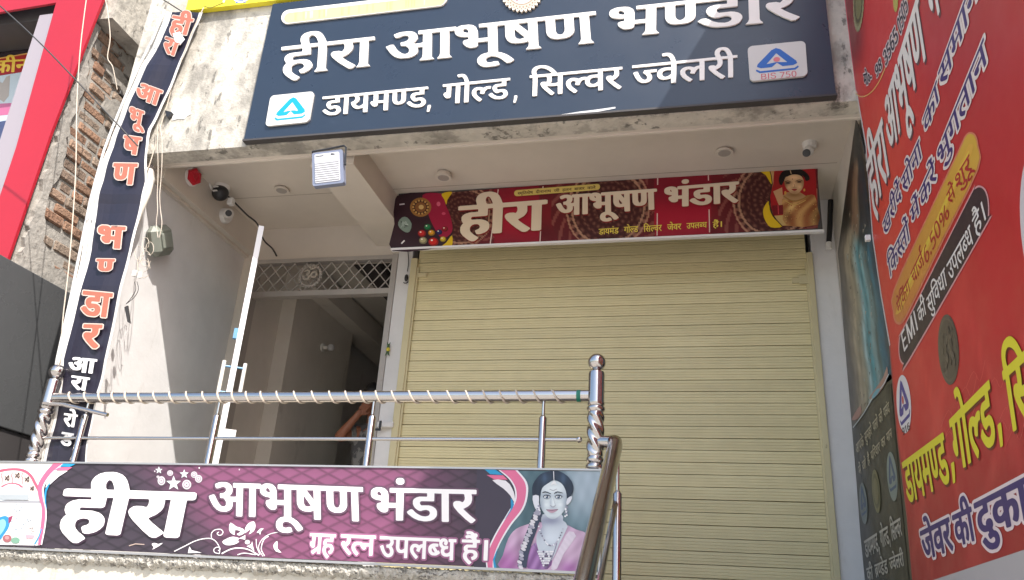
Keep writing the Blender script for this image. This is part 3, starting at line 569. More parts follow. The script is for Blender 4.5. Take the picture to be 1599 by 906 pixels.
EDGES = {1: [(0, 3)], 2: [(1, 0)], 3: [(1, 3)], 4: [(2, 1)], 6: [(2, 0)], 7: [(2, 3)], 8: [(3, 2)], 9: [(0, 2)], 11: [(1, 2)], 12: [(3, 1)], 13: [(0, 1)], 14: [(3, 0)], 5: [(0, 1), (2, 3)], 10: [(1, 2), (3, 0)]}
def trace(b):
    """outlines of a mask (marching squares on a softened copy)"""
    f = b.astype(float); k = np.array([1, 4, 6, 4, 1]) / 16
    for ax in (0, 1):
        f = sum(k[i] * np.roll(f, i - 2, ax) for i in range(5))
    B = f > .5
    code = B[:-1, :-1] * 1 + B[:-1, 1:] * 2 + B[1:, 1:] * 4 + B[1:, :-1] * 8
    ys, xs = np.where((code != 0) & (code != 15))
    nxt = {}; pt = {}
    for y, x in zip(ys, xs):
        E = [(0, x, y), (1, x + 1, y), (0, x, y + 1), (1, x, y)]
        C = [(x, y, x + 1, y), (x + 1, y, x + 1, y + 1), (x, y + 1, x + 1, y + 1), (x, y, x, y + 1)]
        for i, j in EDGES[code[y, x]]:
            nxt[E[i]] = E[j]
            for e in (i, j):
                x0, y0, x1, y1 = C[e]
                t = (.5 - f[y0, x0]) / (f[y1, x1] - f[y0, x0])
                pt[E[e]] = (x0 + t * (x1 - x0), y0 + t * (y1 - y0))
    out = []; seen = set()
    for s in list(nxt):
        p = []; c = s
        while c not in seen and c in nxt:
            seen.add(c); p.append(pt[c]); c = nxt[c]
        if len(p) > 8:
            out.append(np.array(p))
    return out

def thin_out(p, eps):
    def rdp(p):
        n = len(p); keep = np.zeros(n, bool); keep[0] = keep[-1] = True; st = [(0, n - 1)]
        while st:
            a, b = st.pop()
            if b - a < 2:
                continue
            d = p[b] - p[a]; L = math.hypot(*d); q = p[a + 1:b] - p[a]
            ds = np.abs(d[0] * q[:, 1] - d[1] * q[:, 0]) / L if L > 1e-9 else np.hypot(q[:, 0], q[:, 1])
            i = ds.argmax()
            if ds[i] > eps:
                k = a + 1 + i; keep[k] = True; st += [(a, k), (k, b)]
        return p[keep]
    i = np.hypot(*(p - p[0]).T).argmax()
    return np.vstack([rdp(p[:i + 1])[:-1], rdp(np.vstack([p[i:], p[:1]]))[:-1]])

GCACHE = {}
def glyph(key):
    """-> width, [outlines, halo outlines] in units of the letter height, base line at 0, head line at 1"""
    if key in GCACHE:
        return GCACHE[key]
    i = WIX[key]
    _, dx, dy, serif, halo, H = WORDS[i]
    row = SHAPED[i]
    cs = []
    for k in range(0, len(row), 3):
        cs += [c + [row[k + 1], row[k + 2]] for c in outline(row[k])]
    a = np.concatenate(cs); mn, mx = a.min(0), a.max(0)
    R = .2 * (622 / H if H > 300 else 2.5); PAD = 50
    ox, oy = PAD - mn[0] * R, PAD - mn[1] * R
    b = fill_mask(cs, int((mx[0] - mn[0]) * R) + 2 * PAD, int((mx[1] - mn[1]) * R) + 2 * PAD, ox, oy, R)
    ry = dy * 622 * R
    b = thicken(b, dx * 622 * R, ry)
    base, top = oy - ry, oy + H * R + ry
    if serif:
        y = int(round(base)) + 2
        ed = np.diff(np.concatenate([[0], b[y].astype(int), [0]]))
        for x0, x1 in zip(np.where(ed == 1)[0], np.where(ed == -1)[0]):
            if 4 < x1 - x0 < .5 * H * R and all(b[y + q, x0 + 2:x1 - 2].all() for q in range(0, int(.3 * H * R), 3)):
                hh = int(.16 * H * R)
                for q in range(hh):
                    ex = serif * H * R * (1 - q / hh) ** 2.2
                    b[int(round(base)) + q, int(x0 - ex):int(x1 + ex)] = True
    xs = np.where(b)[1]; x0 = xs.min(); sc = top - base
    L = []
    for hl in ((0, halo) if halo else (0,)):
        bb = thicken(b, hl * H * R, hl * H * R) if hl else b
        L.append([np.stack([(c[:, 0] + .5 - x0) / sc, (c[:, 1] + .5 - base) / sc], 1) for c in (thin_out(q, .6) for q in trace(bb)) if len(c) >= 3])
    GCACHE[key] = ((xs.max() + 1 - x0) / sc, L)
    return GCACHE[key]

def area(p):
    x, y = p[:, 0], p[:, 1]
    return .5 * float(np.sum(x * np.roll(y, -1) - np.roll(x, -1) * y))

def inside(pt, p):
    x, y = pt; c = False; n = len(p); j = n - 1
    for i in range(n):
        if (p[i][1] > y) != (p[j][1] > y) and x < (p[j][0] - p[i][0]) * (y - p[i][1]) / (p[j][1] - p[i][1]) + p[i][0]:
            c = not c
        j = i
    return c

def smooth(pts, n=6, closed=True):
    """Catmull-Rom through the points"""
    P = np.array(pts, float); m = len(P); out = []
    for i in range(m if closed else m - 1):
        a, b, c, d = (P[(i + k - 1) % m] if closed else P[min(max(i + k - 1, 0), m - 1)] for k in range(4))
        for t in np.arange(n) / n:
            out.append(.5 * (2 * b + (c - a) * t + (2 * a - 5 * b + 4 * c - d) * t * t + (3 * b - a - 3 * c + d) * t ** 3))
    if not closed:
        out.append(P[-1])
    return [tuple(q) for q in out]

class Art:
    """flat print on a real plane: Y=val seen from -Y, or X=val seen from -X; layers 0.6 mm apart"""
    def __init__(s, axis, val, step=.0006):
        s.ax = axis; s.val = val; s.mb = MB(); s.step = step; s.n = 0
    def uv(s, p):
        q = hit(p[0], p[1], **{s.ax: s.val})
        return (q.x, q.z) if s.ax == 'Y' else (-q.y, q.z)
    def xyz(s, u, v, off=0.0):
        return (u, s.val - off, v) if s.ax == 'Y' else (s.val - off, -u, v)
    def tri(s, polys, col, lay, colf=None, depth=0.0):
        """polys: outer + holes in uv; filled at layer height, with side walls when depth > 0"""
        flat = [tuple(map(float, p)) for c in polys for p in c]
        s.n += 1
        off = lay * s.step + depth + (s.n % 40) * 1.1e-5      # no two sheets in one plane
        fs = []
        if colf or (len(polys) == 1 and len(flat) <= 4):
            pts2 = flat
            tris = tessellate_polygon([[Vector((p[0], p[1], 0)) for p in c] for c in polys])
        else:
            # constrained triangulation, keep the triangles whose centre lies inside (even-odd)
            ed = []; k = 0
            for c in polys:
                n = len(c); ed += [(k + i, k + (i + 1) % n) for i in range(n)]; k += n
            o0 = flat[0]
            res = delaunay_2d_cdt([Vector(((p[0] - o0[0]) * 1000, (p[1] - o0[1]) * 1000)) for p in flat], ed, [], 0, 1e-5)
            pts2 = [(v[0] / 1000 + o0[0], v[1] / 1000 + o0[1]) for v in res[0]]
            tris = [t for t in res[2] if len(t) == 3]
            T = np.array([[pts2[i] for i in t] for t in tris]).mean(1)
            ins = np.zeros(len(T), bool)
            for c in polys:
                P = np.array(c, float); Q = np.roll(P, -1, 0)
                for (x0, y0), (x1, y1) in zip(P, Q):
                    if y0 != y1:
                        ins ^= ((y0 > T[:, 1]) != (y1 > T[:, 1])) & (T[:, 0] < (x1 - x0) * (T[:, 1] - y0) / (y1 - y0) + x0)
            tris = [t for t, k in zip(tris, ins) if k]
        for t in tris:
            a, b, c = (pts2[i] for i in t)
            ar = (b[0] - a[0]) * (c[1] - a[1]) - (c[0] - a[0]) * (b[1] - a[1])
            if abs(ar) < 1e-12:
                continue
            fs.append(tuple(t) if ar > 0 else (t[0], t[2], t[1]))
        vs = [s.xyz(p[0], p[1], off) for p in pts2]
        if colf:
            for f in fs:
                s.mb.add([vs[i] for i in f], [(0, 1, 2)], 0, [colf(*flat[i]) for i in f])
        else:
            s.mb.add(vs, fs, 0, col)
        if depth > 0:
            k = 0
            for c in polys:
                n = len(c)
                vv = [s.xyz(p[0], p[1], off) for p in c] + [s.xyz(p[0], p[1], 0) for p in c]
                s.mb.add(vv, [(i, n + i, n + (i + 1) % n, (i + 1) % n) for i in range(n)], 0, col)
    def poly(s, pts, col, lay=1, holes=(), depth=0.0, raw=False):
        c = lin(col) if max(col) > 1.001 else col
        s.tri([[p if raw else s.uv(p) for p in pts]] + [[p if raw else s.uv(p) for p in h] for h in holes], c, lay, depth=depth)
    def grad(s, pts, colf, lay=1):
        """colf(pixel x, pixel y) evaluated at the corners"""
        U = [s.uv(p) for p in pts]
        tab = {u: lin(colf(*p)) for u, p in zip(U, pts)}
        s.tri([U], None, lay, colf=lambda u, v: tab[(u, v)])
    def soft(s, pts, colf, lay, step=1.5):
        """softly shaded patch of a printed picture; colf(pixel x, pixel y) -> sRGB at points about step pixels apart"""
        P = np.array(pts, float)
        s.n += 1
        off = lay * s.step + (s.n % 40) * 1.1e-5
        inner = []
        for y in np.arange(P[:, 1].min() + step / 2, P[:, 1].max(), step):
            for x in np.arange(P[:, 0].min() + step / 2, P[:, 0].max(), step):
                if inside((x, y), P) and np.hypot(P[:, 0] - x, P[:, 1] - y).min() > step * .5:
                    inner.append((x, y))
        allp = [tuple(q) for q in P] + inner
        n = len(P)
        res = delaunay_2d_cdt([Vector(q) for q in allp], [(i, (i + 1) % n) for i in range(n)], [], 0, 1e-5)
        vs = [tuple(v) for v in res[0]]
        U = [s.uv(v) for v in vs]; C = [lin(tuple(np.clip(colf(*v), 0, 255))) for v in vs]
        for t in res[2]:
            if len(t) != 3 or not inside(tuple(np.mean([vs[i] for i in t], 0)), P):
                continue
            a, b, c = (U[i] for i in t)
            if (b[0] - a[0]) * (c[1] - a[1]) - (c[0] - a[0]) * (b[1] - a[1]) < 0:
                t = (t[0], t[2], t[1])
            s.mb.add([s.xyz(*U[i], off) for i in t], [(0, 1, 2)], 0, [C[i] for i in t])
    def grid(s, quad, nu, nv, colf, lay=0):
        """quad px corners TL TR BR BL; one cell per patch; colf(pixel x, pixel y) -> sRGB"""
        q = [np.array(p, float) for p in quad]
        b = len(s.mb.v)
        cols = []
        for j in range(nv + 1):
            for i in range(nu + 1):
                a, c = i / nu, j / nv
                p = (q[0] * (1 - a) + q[1] * a) * (1 - c) + (q[3] * (1 - a) + q[2] * a) * c
                u = s.uv(p)
                s.mb.v.append(s.xyz(u[0], u[1], lay * s.step)); cols.append(lin(colf(*p)))
        for j in range(nv):
            for i in range(nu):
                k = j * (nu + 1) + i
                f = (k, k + nu + 1, k + nu + 2, k + 1)
                s.mb.f.append(tuple(b + z for z in f)); s.mb.m.append(0); s.mb.c.append([cols[z] for z in f])
    def line(s, pts, w, col, lay=1):
        """stroke of pixel width w (number or list) along px points"""
        P = np.array(pts, float); n = len(P)
        ws = w if isinstance(w, (list, tuple)) else [w] * n
        L = []; R = []
        for i in range(n):
            d = P[min(i + 1, n - 1)] - P[max(i - 1, 0)]
            d /= (np.hypot(*d) + 1e-9)
            nn = np.array([-d[1], d[0]]) * ws[i] / 2
            L.append(tuple(P[i] + nn)); R.append(tuple(P[i] - nn))
        c = lin(col)
        for i in range(n - 1):
            s.tri([[s.uv(p) for p in (L[i], L[i + 1], R[i + 1], R[i])]], c, lay)
    def ell(s, c, rx, ry, col, lay=1, n=28, ang=0, depth=0.0):
        ca, sa = math.cos(ang), math.sin(ang)
        s.poly([(c[0] + rx * math.cos(t) * ca - ry * math.sin(t) * sa, c[1] + rx * math.cos(t) * sa + ry * math.sin(t) * ca) for t in np.linspace(0, 2 * math.pi, n, endpoint=False)], col, lay, depth=depth)
    def word(s, key, TL, TR, BL, col, lay=2, halo=None, depth=0.0, layer=0, dx=0, dy=0):
        """the word between its head line TL-TR and its base line start BL (all pixels)"""
        w, L = glyph(key)
        tl, tr, bl = (np.array(s.uv((p[0] + dx, p[1] + dy))) for p in (TL, TR, BL))
        def put(cs, c, ly, dp):
            cs = [[tuple(tl + (tr - tl) * (p[0] / w) + (bl - tl) * (1 - p[1])) for p in q] for q in cs]
            A = [area(np.array(q)) for q in cs]
            big = max(range(len(cs)), key=lambda i: abs(A[i]))
            sg = 1 if A[big] > 0 else -1
            outs = [i for i in range(len(cs)) if A[i] * sg > 0]
            hs = {i: [] for i in outs}
            for i in range(len(cs)):
                if i in hs:
                    continue
                cand = [k for k in outs if inside(cs[i][0], cs[k])]
                if cand:
                    hs[min(cand, key=lambda k: abs(A[k]))].append(cs[i])
            for k in outs:
                s.tri([cs[k]] + hs[k], lin(c), ly, depth=dp)
        if halo and len(L) > 1:
            put(L[1], halo, lay, 0)
            lay += 1
        put(L[layer], col, lay, depth)
    def build(s, name, m, parent=None, label=None):
        return s.mb.build(name, m, parent, fix=False, label=label)

# ---------------------------------------------------------------- setting
GZ = -EYE                      # street level
g = MB().add([(-60, -60, GZ), (60, -60, GZ), (60, 60, GZ), (-60, 60, GZ)], [(0, 1, 2, 3)])
structure(g.build('ground', MT['ground']))

# ---------------------------------------------------------------- the jewellery shop's building
XL, XR = -3.284, 0.815         # faces of the side walls that look into the porch
FY = 5.0                       # shop front
CY = 3.70                      # front of the canopy
CZ = 2.54                      # its lower edge
SZ = 2.68                      # porch ceiling
FZ = 0.20                      # floor of the raised shop
shop = thing('shop_building', 'white and grey two storey shop building with raised porch behind the jewellery signs', 'building', (-1.2, 4.5, GZ))
def part(mb, name, m, parent=shop, **k):
    return mb.build(name, m, parent, **k)
part(MB().box(XL - .22, XL, CY + .06, 9.0, GZ, SZ + .02), 'side_wall', MT['wall'], label='white side wall of the porch, half in sun')
part(MB().box(XR + .02, XR + .25, 3.60, 9.0, GZ, SZ + .02), 'side_wall', MT['inner'], label='grey side wall behind the green poster')
part(MB().box(XL - .22, 1.25, CY, CY + .12, CZ, 5.2), 'parapet', MT['plaster'], label='weathered plaster parapet with grey stains')
part(MB().box(XL - .1, 1.2, CY + .121, 9.2, SZ + .021, 5.0), 'upper_storey', MT['wall'])
m_ = MB().box(XL, XR + .02, CY + .121, CY + .15, CZ + .004, SZ + .02).box(XL, XR + .02, CY + .15, CY + .165, CZ - .006, CZ + .03)
part(m_, 'canopy_edge', MT['soffit'])
part(MB().box(XL, XR + .02, CY + .15, 5.6, SZ, SZ + .02), 'porch_ceiling', MT['soffit'])
mj = MB()
for yy in (4.05, 4.52):
    mj.box(XL + .1, XR, yy, yy + .004, SZ - .0015, SZ - .0001)
part(mj, 'ceiling_joint', mat('joint_shadow_gap', (.34, .29, .24), .8))
part(MB().box(-2.245, -1.97, CY + .20, FY, 2.50, SZ), 'ceiling_beam', MT['soffit'], label='boxed beam running from the canopy edge to the shop front')
part(MB().box(XL, XL + .075, CY + .165, FY, 2.47, SZ).box(XL, XL + .03, CY + .165, FY, 2.45, 2.47), 'side_beam', MT['soffit'])
# shop front: wall above the door, pillars, wall above the shutter
part(MB().box(XL, -2.06, FY, FY + .12, 2.42, SZ).box(XL, -3.20, FY, FY + .12, FZ, 2.42), 'front_wall', MT['soffit'])
part(MB().box(-2.06, -1.952, FY - .03, FY + .4, FZ, SZ, bev=.006), 'pillar', MT['wall'], label='white pillar between door and rolling shutter')
part(MB().box(.690, XR + .02, FY - .03, FY + .4, FZ, SZ, bev=.006), 'pillar', MT['wall'], label='white pillar at the right of the rolling shutter')
part(MB().box(-1.952, .690, FY + .12, FY + .3, FZ, SZ), 'front_wall', MT['dark'])
# raised floor: balcony slab, stair
part(MB().box(XL - .35, -.425, 3.60, 5.1, GZ, FZ), 'balcony_slab', MT['slab'], label='cream cement front of the raised porch')
part(MB().box(-.424, XR, 3.95, 5.1, GZ, FZ), 'porch_floor', MT['floor'])
st = MB()
n = 10
for i in range(n):
    st.box(-.424, XR - .01, 3.95 - .255 * (i + 1), 3.95 - .255 * i, GZ, FZ - .175 * (i + 1))
part(st, 'stair', MT['floor'])
# passage behind the door
part(MB().box(XL, -1.60, FY + .12, 9.6, FZ - .02, FZ), 'passage_floor', MT['floor'])
part(MB().box(XL, XL + .08, FY + .12, 6.6, FZ, 2.62), 'passage_wall', MT['inner'], label='grey passage wall inside the door')
part(MB().box(XL + .081, XL + .20, 5.5, 6.6, FZ, 2.419), 'pilaster', MT['inner'])
part(MB().box(XL, XL + .08, 8.6, 9.49, FZ, 2.61), 'passage_wall', MT['inner'])
part(MB().box(-1.95, -1.60, FY + .4, 9.6, FZ, 2.62), 'passage_wall', MT['inner'])
part(MB().box(XL, -1.60, 9.5, 9.6, FZ, 2.62), 'passage_wall', MT['inner'])
part(MB().box(XL, -1.60, FY + .12, 9.6, 2.62, 2.66), 'passage_ceiling', MT['inner'])
part(MB().box(XL + .08, XL + .34, 5.5, 9.5, 2.42, 2.60), 'passage_beam', MT['inner'])
part(MB().box(-2.55, -2.35, 5.3, 9.5, 2.50, 2.62), 'passage_beam', MT['dark'])

# ---------------------------------------------------------------- rolling shutter
sh = thing('rolling_shutter', 'large closed beige ribbed rolling shutter under the maroon fascia sign', 'shutter', (-.6, FY, FZ))
SX0, SX1 = -1.905, .655
pitch = .0713
mb = MB()
nx = 24
base_c = np.array(lin((217, 204, 158)))
z = FZ
k = 0
prof = [(.008, .000), (.008, .0026), (-.016, .0031), (-.0165, .0170), (-.0135, .0175), (-.0135, .0188), (-.0165, .0193), (-.0165, .0335), (-.0135, .0340), (-.0135, .0353), (-.0165, .0358),
        (-.0165, .0505), (-.0135, .0510), (-.0135, .0523), (-.0165, .0528), (-.016, .0700), (.008, .0713)]
while z < 2.52:
    c = base_c * (1 + random.uniform(-.04, .04))
    tilt = random.uniform(-.0012, .0012)
    b = len(mb.v)
    for i in range(nx + 1):
        x = SX0 + (SX1 - SX0) * i / nx
        bow = .0022 * math.sin(i * .9 + k * 2.1) * math.sin(k * 1.3 + i * .31)
        for (py, pz) in prof:
            mb.v.append((x, FY - .012 + py + bow, z + pz + tilt * (i / nx - .5) * 2 + bow * .4))
    npf = len(prof)
    for i in range(nx):
        for j in range(npf - 1):
            mb.f.append((b + i * npf + j, b + (i + 1) * npf + j, b + (i + 1) * npf + j + 1, b + i * npf + j + 1)); mb.m.append(0)
            dark = .45 if j in (0, npf - 2) else 1
            mb.c.append(tuple(c * dark) if False else tuple(c))
    z += pitch; k += 1
mb.build('curtain', MT['shutter'], sh, fix=False)
for x0, x1, lab in ((-1.952, -1.905, 0), (.655, .690, 1)):
    q = MB().box(x0, x1, FY - .055, FY + .02, FZ, 2.37 if x0 < 0 else 2.30, bev=.003)
    if x0 < 0:
        q.box(x1 + .0001, x1 + .012, FY - .045, FY - .035, FZ, 2.30)
    else:
        q.box(x0 - .012, x0 - .0001, FY - .045, FY - .035, FZ, 2.24)
    q.build('guide_rail', MT['guide'], sh)
q = MB().box(.56, .652, FY - .044, FY - .030, 2.10, 2.135, bev=.003).box(.60, .66, FY - .05, FY - .044, 2.09, 2.145)
q.build('lock_latch', MT['guide'], sh)
q = MB().box(-1.90, -1.83, FY - .044, FY - .030, 2.23, 2.262, bev=.003)
q.build('lock_latch', MT['guide'], sh)
q = MB().box(SX0 + .002, SX1 - .002, FY - .034, FY - .0275, FZ + .002, FZ + .07, bev=.003)
q.build('bottom_bar', MT['guide'], sh)

# ---------------------------------------------------------------- door frame with lattice, and the open door leaf
df = thing('door_frame', 'cream steel door frame with a lattice of crossed bars above the doorway', 'door frame', (-2.6, FY, FZ))
q = MB()
q.box(-3.20, -3.155, FY - .03, FY + .05, FZ, 2.42).box(-2.10, -2.0605, FY - .035, FY + .05, FZ, 2.42)
q.box(-3.155, -2.10, FY - .02, FY + .04, 2.125, 2.165).box(-3.155, -2.10, FY - .02, FY + .04, 2.39, 2.42)
q.build('frame', MT['frame'], df)
q = MB()
L0, L1, Z0, Z1 = -3.155, -2.10, 2.165, 2.39
stp = (L1 - L0) / 11
for i in range(-2, 12):
    for sgn in (1, -1):
        xa, xb = L0 + i * stp, L0 + i * stp + stp * 2
        za, zb = (Z0, Z1) if sgn > 0 else (Z1, Z0)
        def clip(x):
            t = (x - xa) / (xb - xa); return za + (zb - za) * t
        x_a, x_b = max(xa, L0), min(xb, L1)
        if x_b - x_a < .02:
            continue
        yy = FY + (.006 if sgn > 0 else .0)
        q.tube([(x_a, yy, clip(x_a)), (x_b, yy, clip(x_b))], .0045, n=6)
q.build('lattice', MT['frame'], df)
q = MB()
cx, cz = -2.715, 2.275
for k in range(24):
    t0, t1 = 2 * math.pi * k / 24, 2 * math.pi * (k + .55) / 24
    q.prism([(cx + math.cos(t) * r, FY - .030, cz + math.sin(t) * r) for t, r in ((t0, .082), (t1, .082), (t1, .094), (t0, .094))], (0, .012, 0))
ring = [(cx + math.cos(t) * .078, FY - .024, cz + math.sin(t) * .078) for t in np.linspace(0, 2 * math.pi, 33)]
q.tube(ring, .008, n=6, cap=False)
q.build('medallion', MT['frame'], df)
om = Art('Y', FY - .030)
w_, L_ = glyph('om')
sc_ = .092
cs = [[(cx + (p[0] - w_ / 2) * sc_, cz + (p[1] - .55) * sc_) for p in c] for c in L_[0]]
A_ = [area(np.array(c)) for c in cs]
bigs = max(range(len(cs)), key=lambda i: abs(A_[i]))
for i, c in enumerate(cs):
    if A_[i] * A_[bigs] > 0:
        om.tri([c] + [cs[j] for j in range(len(cs)) if A_[j] * A_[bigs] < 0 and inside(cs[j][0], c)], lin((176, 168, 158)), 0, depth=.012)
om.build('om_symbol', MT['vinyl'], df)

dl = thing('glass_door', 'white framed glass door leaf standing open edge on, with pull handles and blue film', 'door', (-3.19, FY - .04, FZ))
H0 = Vector((-3.165, FY - .05, 0)); DT = hit(404, 353, Y=4.02).z; F0 = hit(398.5, 540, Y=4.02); F0.x = (hit(405, 352, Y=4.02).x + hit(340, 725, Y=4.02).x) / 2; F0.z = 0
du = (F0 - H0); LW = du.length; du.normalize(); dn = Vector((du.y, -du.x, 0))   # dn points left/front
if dn.x > 0:
    dn = -dn
zb, zt = FZ + .02, DT
def leafbox(q, u0, u1, z0, z1, t=.0155, mi=0, off=0):
    return q.obox(H0 + du * u0 - dn * t + dn * off + Vector((0, 0, z0)), du * (u1 - u0), dn * 2 * t, (0, 0, z1 - z0), mi)
q = MB()
leafbox(q, 0, .07, zb, zt); leafbox(q, LW - .06, LW, zb, zt); leafbox(q, .07, LW - .06, zb, zb + .1); leafbox(q, .07, LW - .06, zt - .07, zt)
q.build('frame', MT['alu'], dl)
q = MB(); leafbox(q, .07, LW - .06, zb + .1, zt - .07, .004)
gl = mat('door_glass', (.35, .38, .38), .05, trans=.85, spec=.5)
q.build('glass', gl, dl)
for sgn in (1, -1):
    q = MB()
    hz0, hz1 = 1.15, 1.30
    c0 = H0 + du * (LW - .035) + dn * sgn * (.0155 + .042)
    q.tube([c0 + Vector((0, 0, hz0 - .03)), c0 + Vector((0, 0, hz1 + .03))], .011, n=10)
    for zz in (hz0, hz1):
        q.tube([c0 + Vector((0, 0, zz)), c0 - dn * sgn * .042 + Vector((0, 0, zz))], .006, n=8, mi=1)
    q.build('handle', [MT['pvc'] if sgn > 0 else MT['whiteplastic'], MT['blue']], dl)
q = MB()
for zz, hh in ((1.46, .06), (.66, .02)):
    c0 = H0 + du * (LW - .03) + dn * .016
    q.obox(c0 + Vector((0, 0, zz)), du * .03, dn * .022, (0, 0, hh))
q.build('lock_fitting', MT['blue'], dl)
q = MB()
c0 = H0 + du * (LW - .02) - dn * .016 + Vector((0, 0, .90))
q.obox(c0, -dn * .06, du * .004, (0, 0, .045)); q.obox(c0 + Vector((0, 0, .012)) - dn * .02, -dn * .02, -du * .006, (0, 0, .02), 1)
q.build('latch_plate', [MT['whiteplastic'], MT['black']], dl)

# ---------------------------------------------------------------- main navy sign
ms = thing('shop_sign', 'large navy shop sign board with raised white lettering and two emblem plates', 'sign', (-1.0, 3.66, 2.57))
a = hit(380, 222, Y=3.66); b = hit(1305, 143, Y=3.66); c = hit(434, 8, Y=3.66)
z_b = (a.z + b.z) / 2
q = MB().box(a.x, b.x, 3.66, 3.695, z_b, 3.56)
q.build('panel', MT['navy'], ms)
q = MB().box(a.x - .004, b.x + .004, 3.652, 3.697, z_b - .012, z_b - .0005)
q.build('bottom_edge', MT['dark'], ms)
WH = (236, 232, 226)
def raised(key, T, R_, B, dp, lab):
    a_ = Art('Y', 3.659)
    a_.word(key, T, R_, B, WH, 1, depth=dp)
    a_.build('lettering', MT['vinyl'], ms, label=lab)
for kk, T, R_, B in (('m1', (440.6, 75), (586, 58.5), (436.5, 119.5)), ('m2', (604, 55), (930.7, 19), (602, 101.5)), ('m3', (952, 15.5), (1250, -16.5), (950, 61.5))):
    raised(kk, T, R_, B, .009, 'big raised white word of the upper row')
for kk, T, R_, B in (('n1', (504.5, 152), (669, 136), (502, 182.5)), ('n2', (692, 133), (797, 122.5), (690, 164.5)), ('n3', (827.4, 119), (972, 105.3), (826.5, 152)), ('n4', (987.3, 103.5), (1151.5, 87), (986, 136.8)), ('comma', (667, 165), (673, 164.4), (667, 171)), ('comma', (802, 150), (808, 149.4), (802, 156.5))):
    raised(kk, T, R_, B, .006, 'smaller raised white lettering of the lower row')
def affine(o, x, y):
    o, x, y = map(np.array, (o, x, y))
    return lambda p: tuple(o + (x - o) * p[0] + (y - o) * p[1])
def rrect(r, ar_=1.0, n=5):
    pts = []
    for cx_, cy_, a0 in ((1 - r * ar_, r, -90), (1 - r * ar_, 1 - r, 0), (r * ar_, 1 - r, 90), (r * ar_, r, 180)):
        for k in range(n + 1):
            t = math.radians(a0 + 90 * k / n)
            pts.append((cx_ + math.cos(t) * r * ar_, cy_ + math.sin(t) * r))
    return pts
def hallmark(art, F, blue, dot, lay, sx=1.0):
    """triangular hallmark in a 0..1 square (y down)"""
    tri_o = smooth([(.50, .03), (.60, .09), (.93, .55), (.95, .64), (.86, .70), (.62, .70), (.5, .56), (.38, .70), (.14, .70), (.05, .64), (.07, .55), (.40, .09)], 1)
    art.poly([F(p) for p in tri_o], blue, lay, holes=[[F(p) for p in ((.5, .22), (.27, .57), (.49, .535), (.51, .535), (.73, .57))]])
    art.poly([F(p) for p in [(.04, .73), (.12, .80), (.88, .80), (.96, .73), (.98, .78), (.90, .87), (.10, .87), (.02, .78)]], blue, lay)
    if dot:
        art.poly([F((.5 + .075 * math.cos(t), .44 + .085 * math.sin(t))) for t in np.linspace(0, 2 * math.pi, 18, endpoint=False)], dot, lay + 1)
# emblem plates
for (o, x, y, bl, dot, tx) in (((424, 151.5), (492, 144.5), (415.7, 199.2), (20, 150, 205), None, False), ((1167, 75), (1257, 66), (1171, 129.5), (40, 100, 180), (215, 120, 125), True)):
    pl = Art('Y', 3.659)
    F = affine(o, x, y)
    pl.poly([F(p) for p in rrect(.12, .75)], (205, 203, 198), 1, depth=.012)
    plate = pl.build('emblem_plate', MT['vinyl'], ms, label='white plate reading BIS 750 under a blue triangle' if tx else 'white plate with a light blue triangle emblem')
    mk = Art('Y', 3.659 - .0126)
    if tx:
        hallmark(mk, lambda p: F((.10 + .78 * p[0], .06 + .80 * p[1])), bl, dot, 1)
        mk.word('bis', (1188.3, 115.6), (1243.3, 110.6), (1188.8, 124.6), (200, 100, 110), 1)
    else:
        hallmark(mk, lambda p: F((.14 + .74 * p[0], .06 + .86 * p[1])), bl, dot, 1)
        mk.poly([F(p) for p in ((.5, .30), (.36, .52), (.64, .52))], (225, 215, 190), 2)
    mk.build('emblem', MT['vinyl'], plate)
# rounded bar, top left
pl = Art('Y', 3.659)
F = affine((441, 18.5), (699, -11.5), (440, 40))
pl.poly([F(p) for p in rrect(.5, .085, 8)], (232, 228, 220), 1, depth=.010)
bar = pl.build('name_bar', MT['vinyl'], ms, label='long rounded bar with a faded gold strip')
mk = Art('Y', 3.659 - .0105)
F2 = lambda p: F((.012 + .976 * p[0], .13 + .74 * p[1]))
mk.poly([F2(p) for p in rrect(.5, .07, 8)], (222, 200, 140), 1)
for k in range(26):
    u = random.uniform(.06, .9); mk.poly([F2(p) for p in ((u, .1), (u + .012, .1), (u + .01, .8), (u + .003, .85))], random.choice([(228, 215, 170), (214, 190, 125), (205, 185, 130)]), 2)
mk.build('gold_strip', MT['vinyl'], bar)
# round ornate emblem at the top
pl = Art('Y', 3.659)
cen = (815, -12)
def ring_pts(r0, amp, k, n=160, sq=1.0):
    return [(cen[0] + (r0 + amp * abs(math.sin(k * t / 2))) * math.cos(t), cen[1] + (r0 + amp * abs(math.sin(k * t / 2))) * math.sin(t) * sq) for t in np.linspace(0, 2 * math.pi, n, endpoint=False)]
pl.poly(ring_pts(29, 4.5, 30), (196, 184, 168), 1, depth=.012)
for k in range(30):
    t = 2 * math.pi * (k + .5) / 30
    pl.ell((cen[0] + 31.5 * math.cos(t), cen[1] + 31.5 * math.sin(t)), 1.6, 1.6, (232, 226, 215), 21, 8)
    pl.ell((cen[0] + 25.5 * math.cos(t + .1), cen[1] + 25.5 * math.sin(t + .1)), 1.5, 1.5, (150, 128, 112), 21, 8)
    pl.ell((cen[0] + 28.4 * math.cos(t), cen[1] + 28.4 * math.sin(t)), 1.0, 1.0, (120, 105, 98), 21, 8)
pl.ell(cen, 22.5, 22.5, (160, 140, 122), 21, 40)
pl.ell(cen, 20.5, 20.5, (230, 226, 220), 22, 40)
pl.ell((808, -1), 4, 5, (140, 80, 95), 23); pl.ell((821, -2.5), 4, 5, (140, 80, 95), 23)
pl.ell((808, -1), 2, 3, (215, 195, 195), 24); pl.ell((821, -2.5), 2, 3, (215, 195, 195), 24)
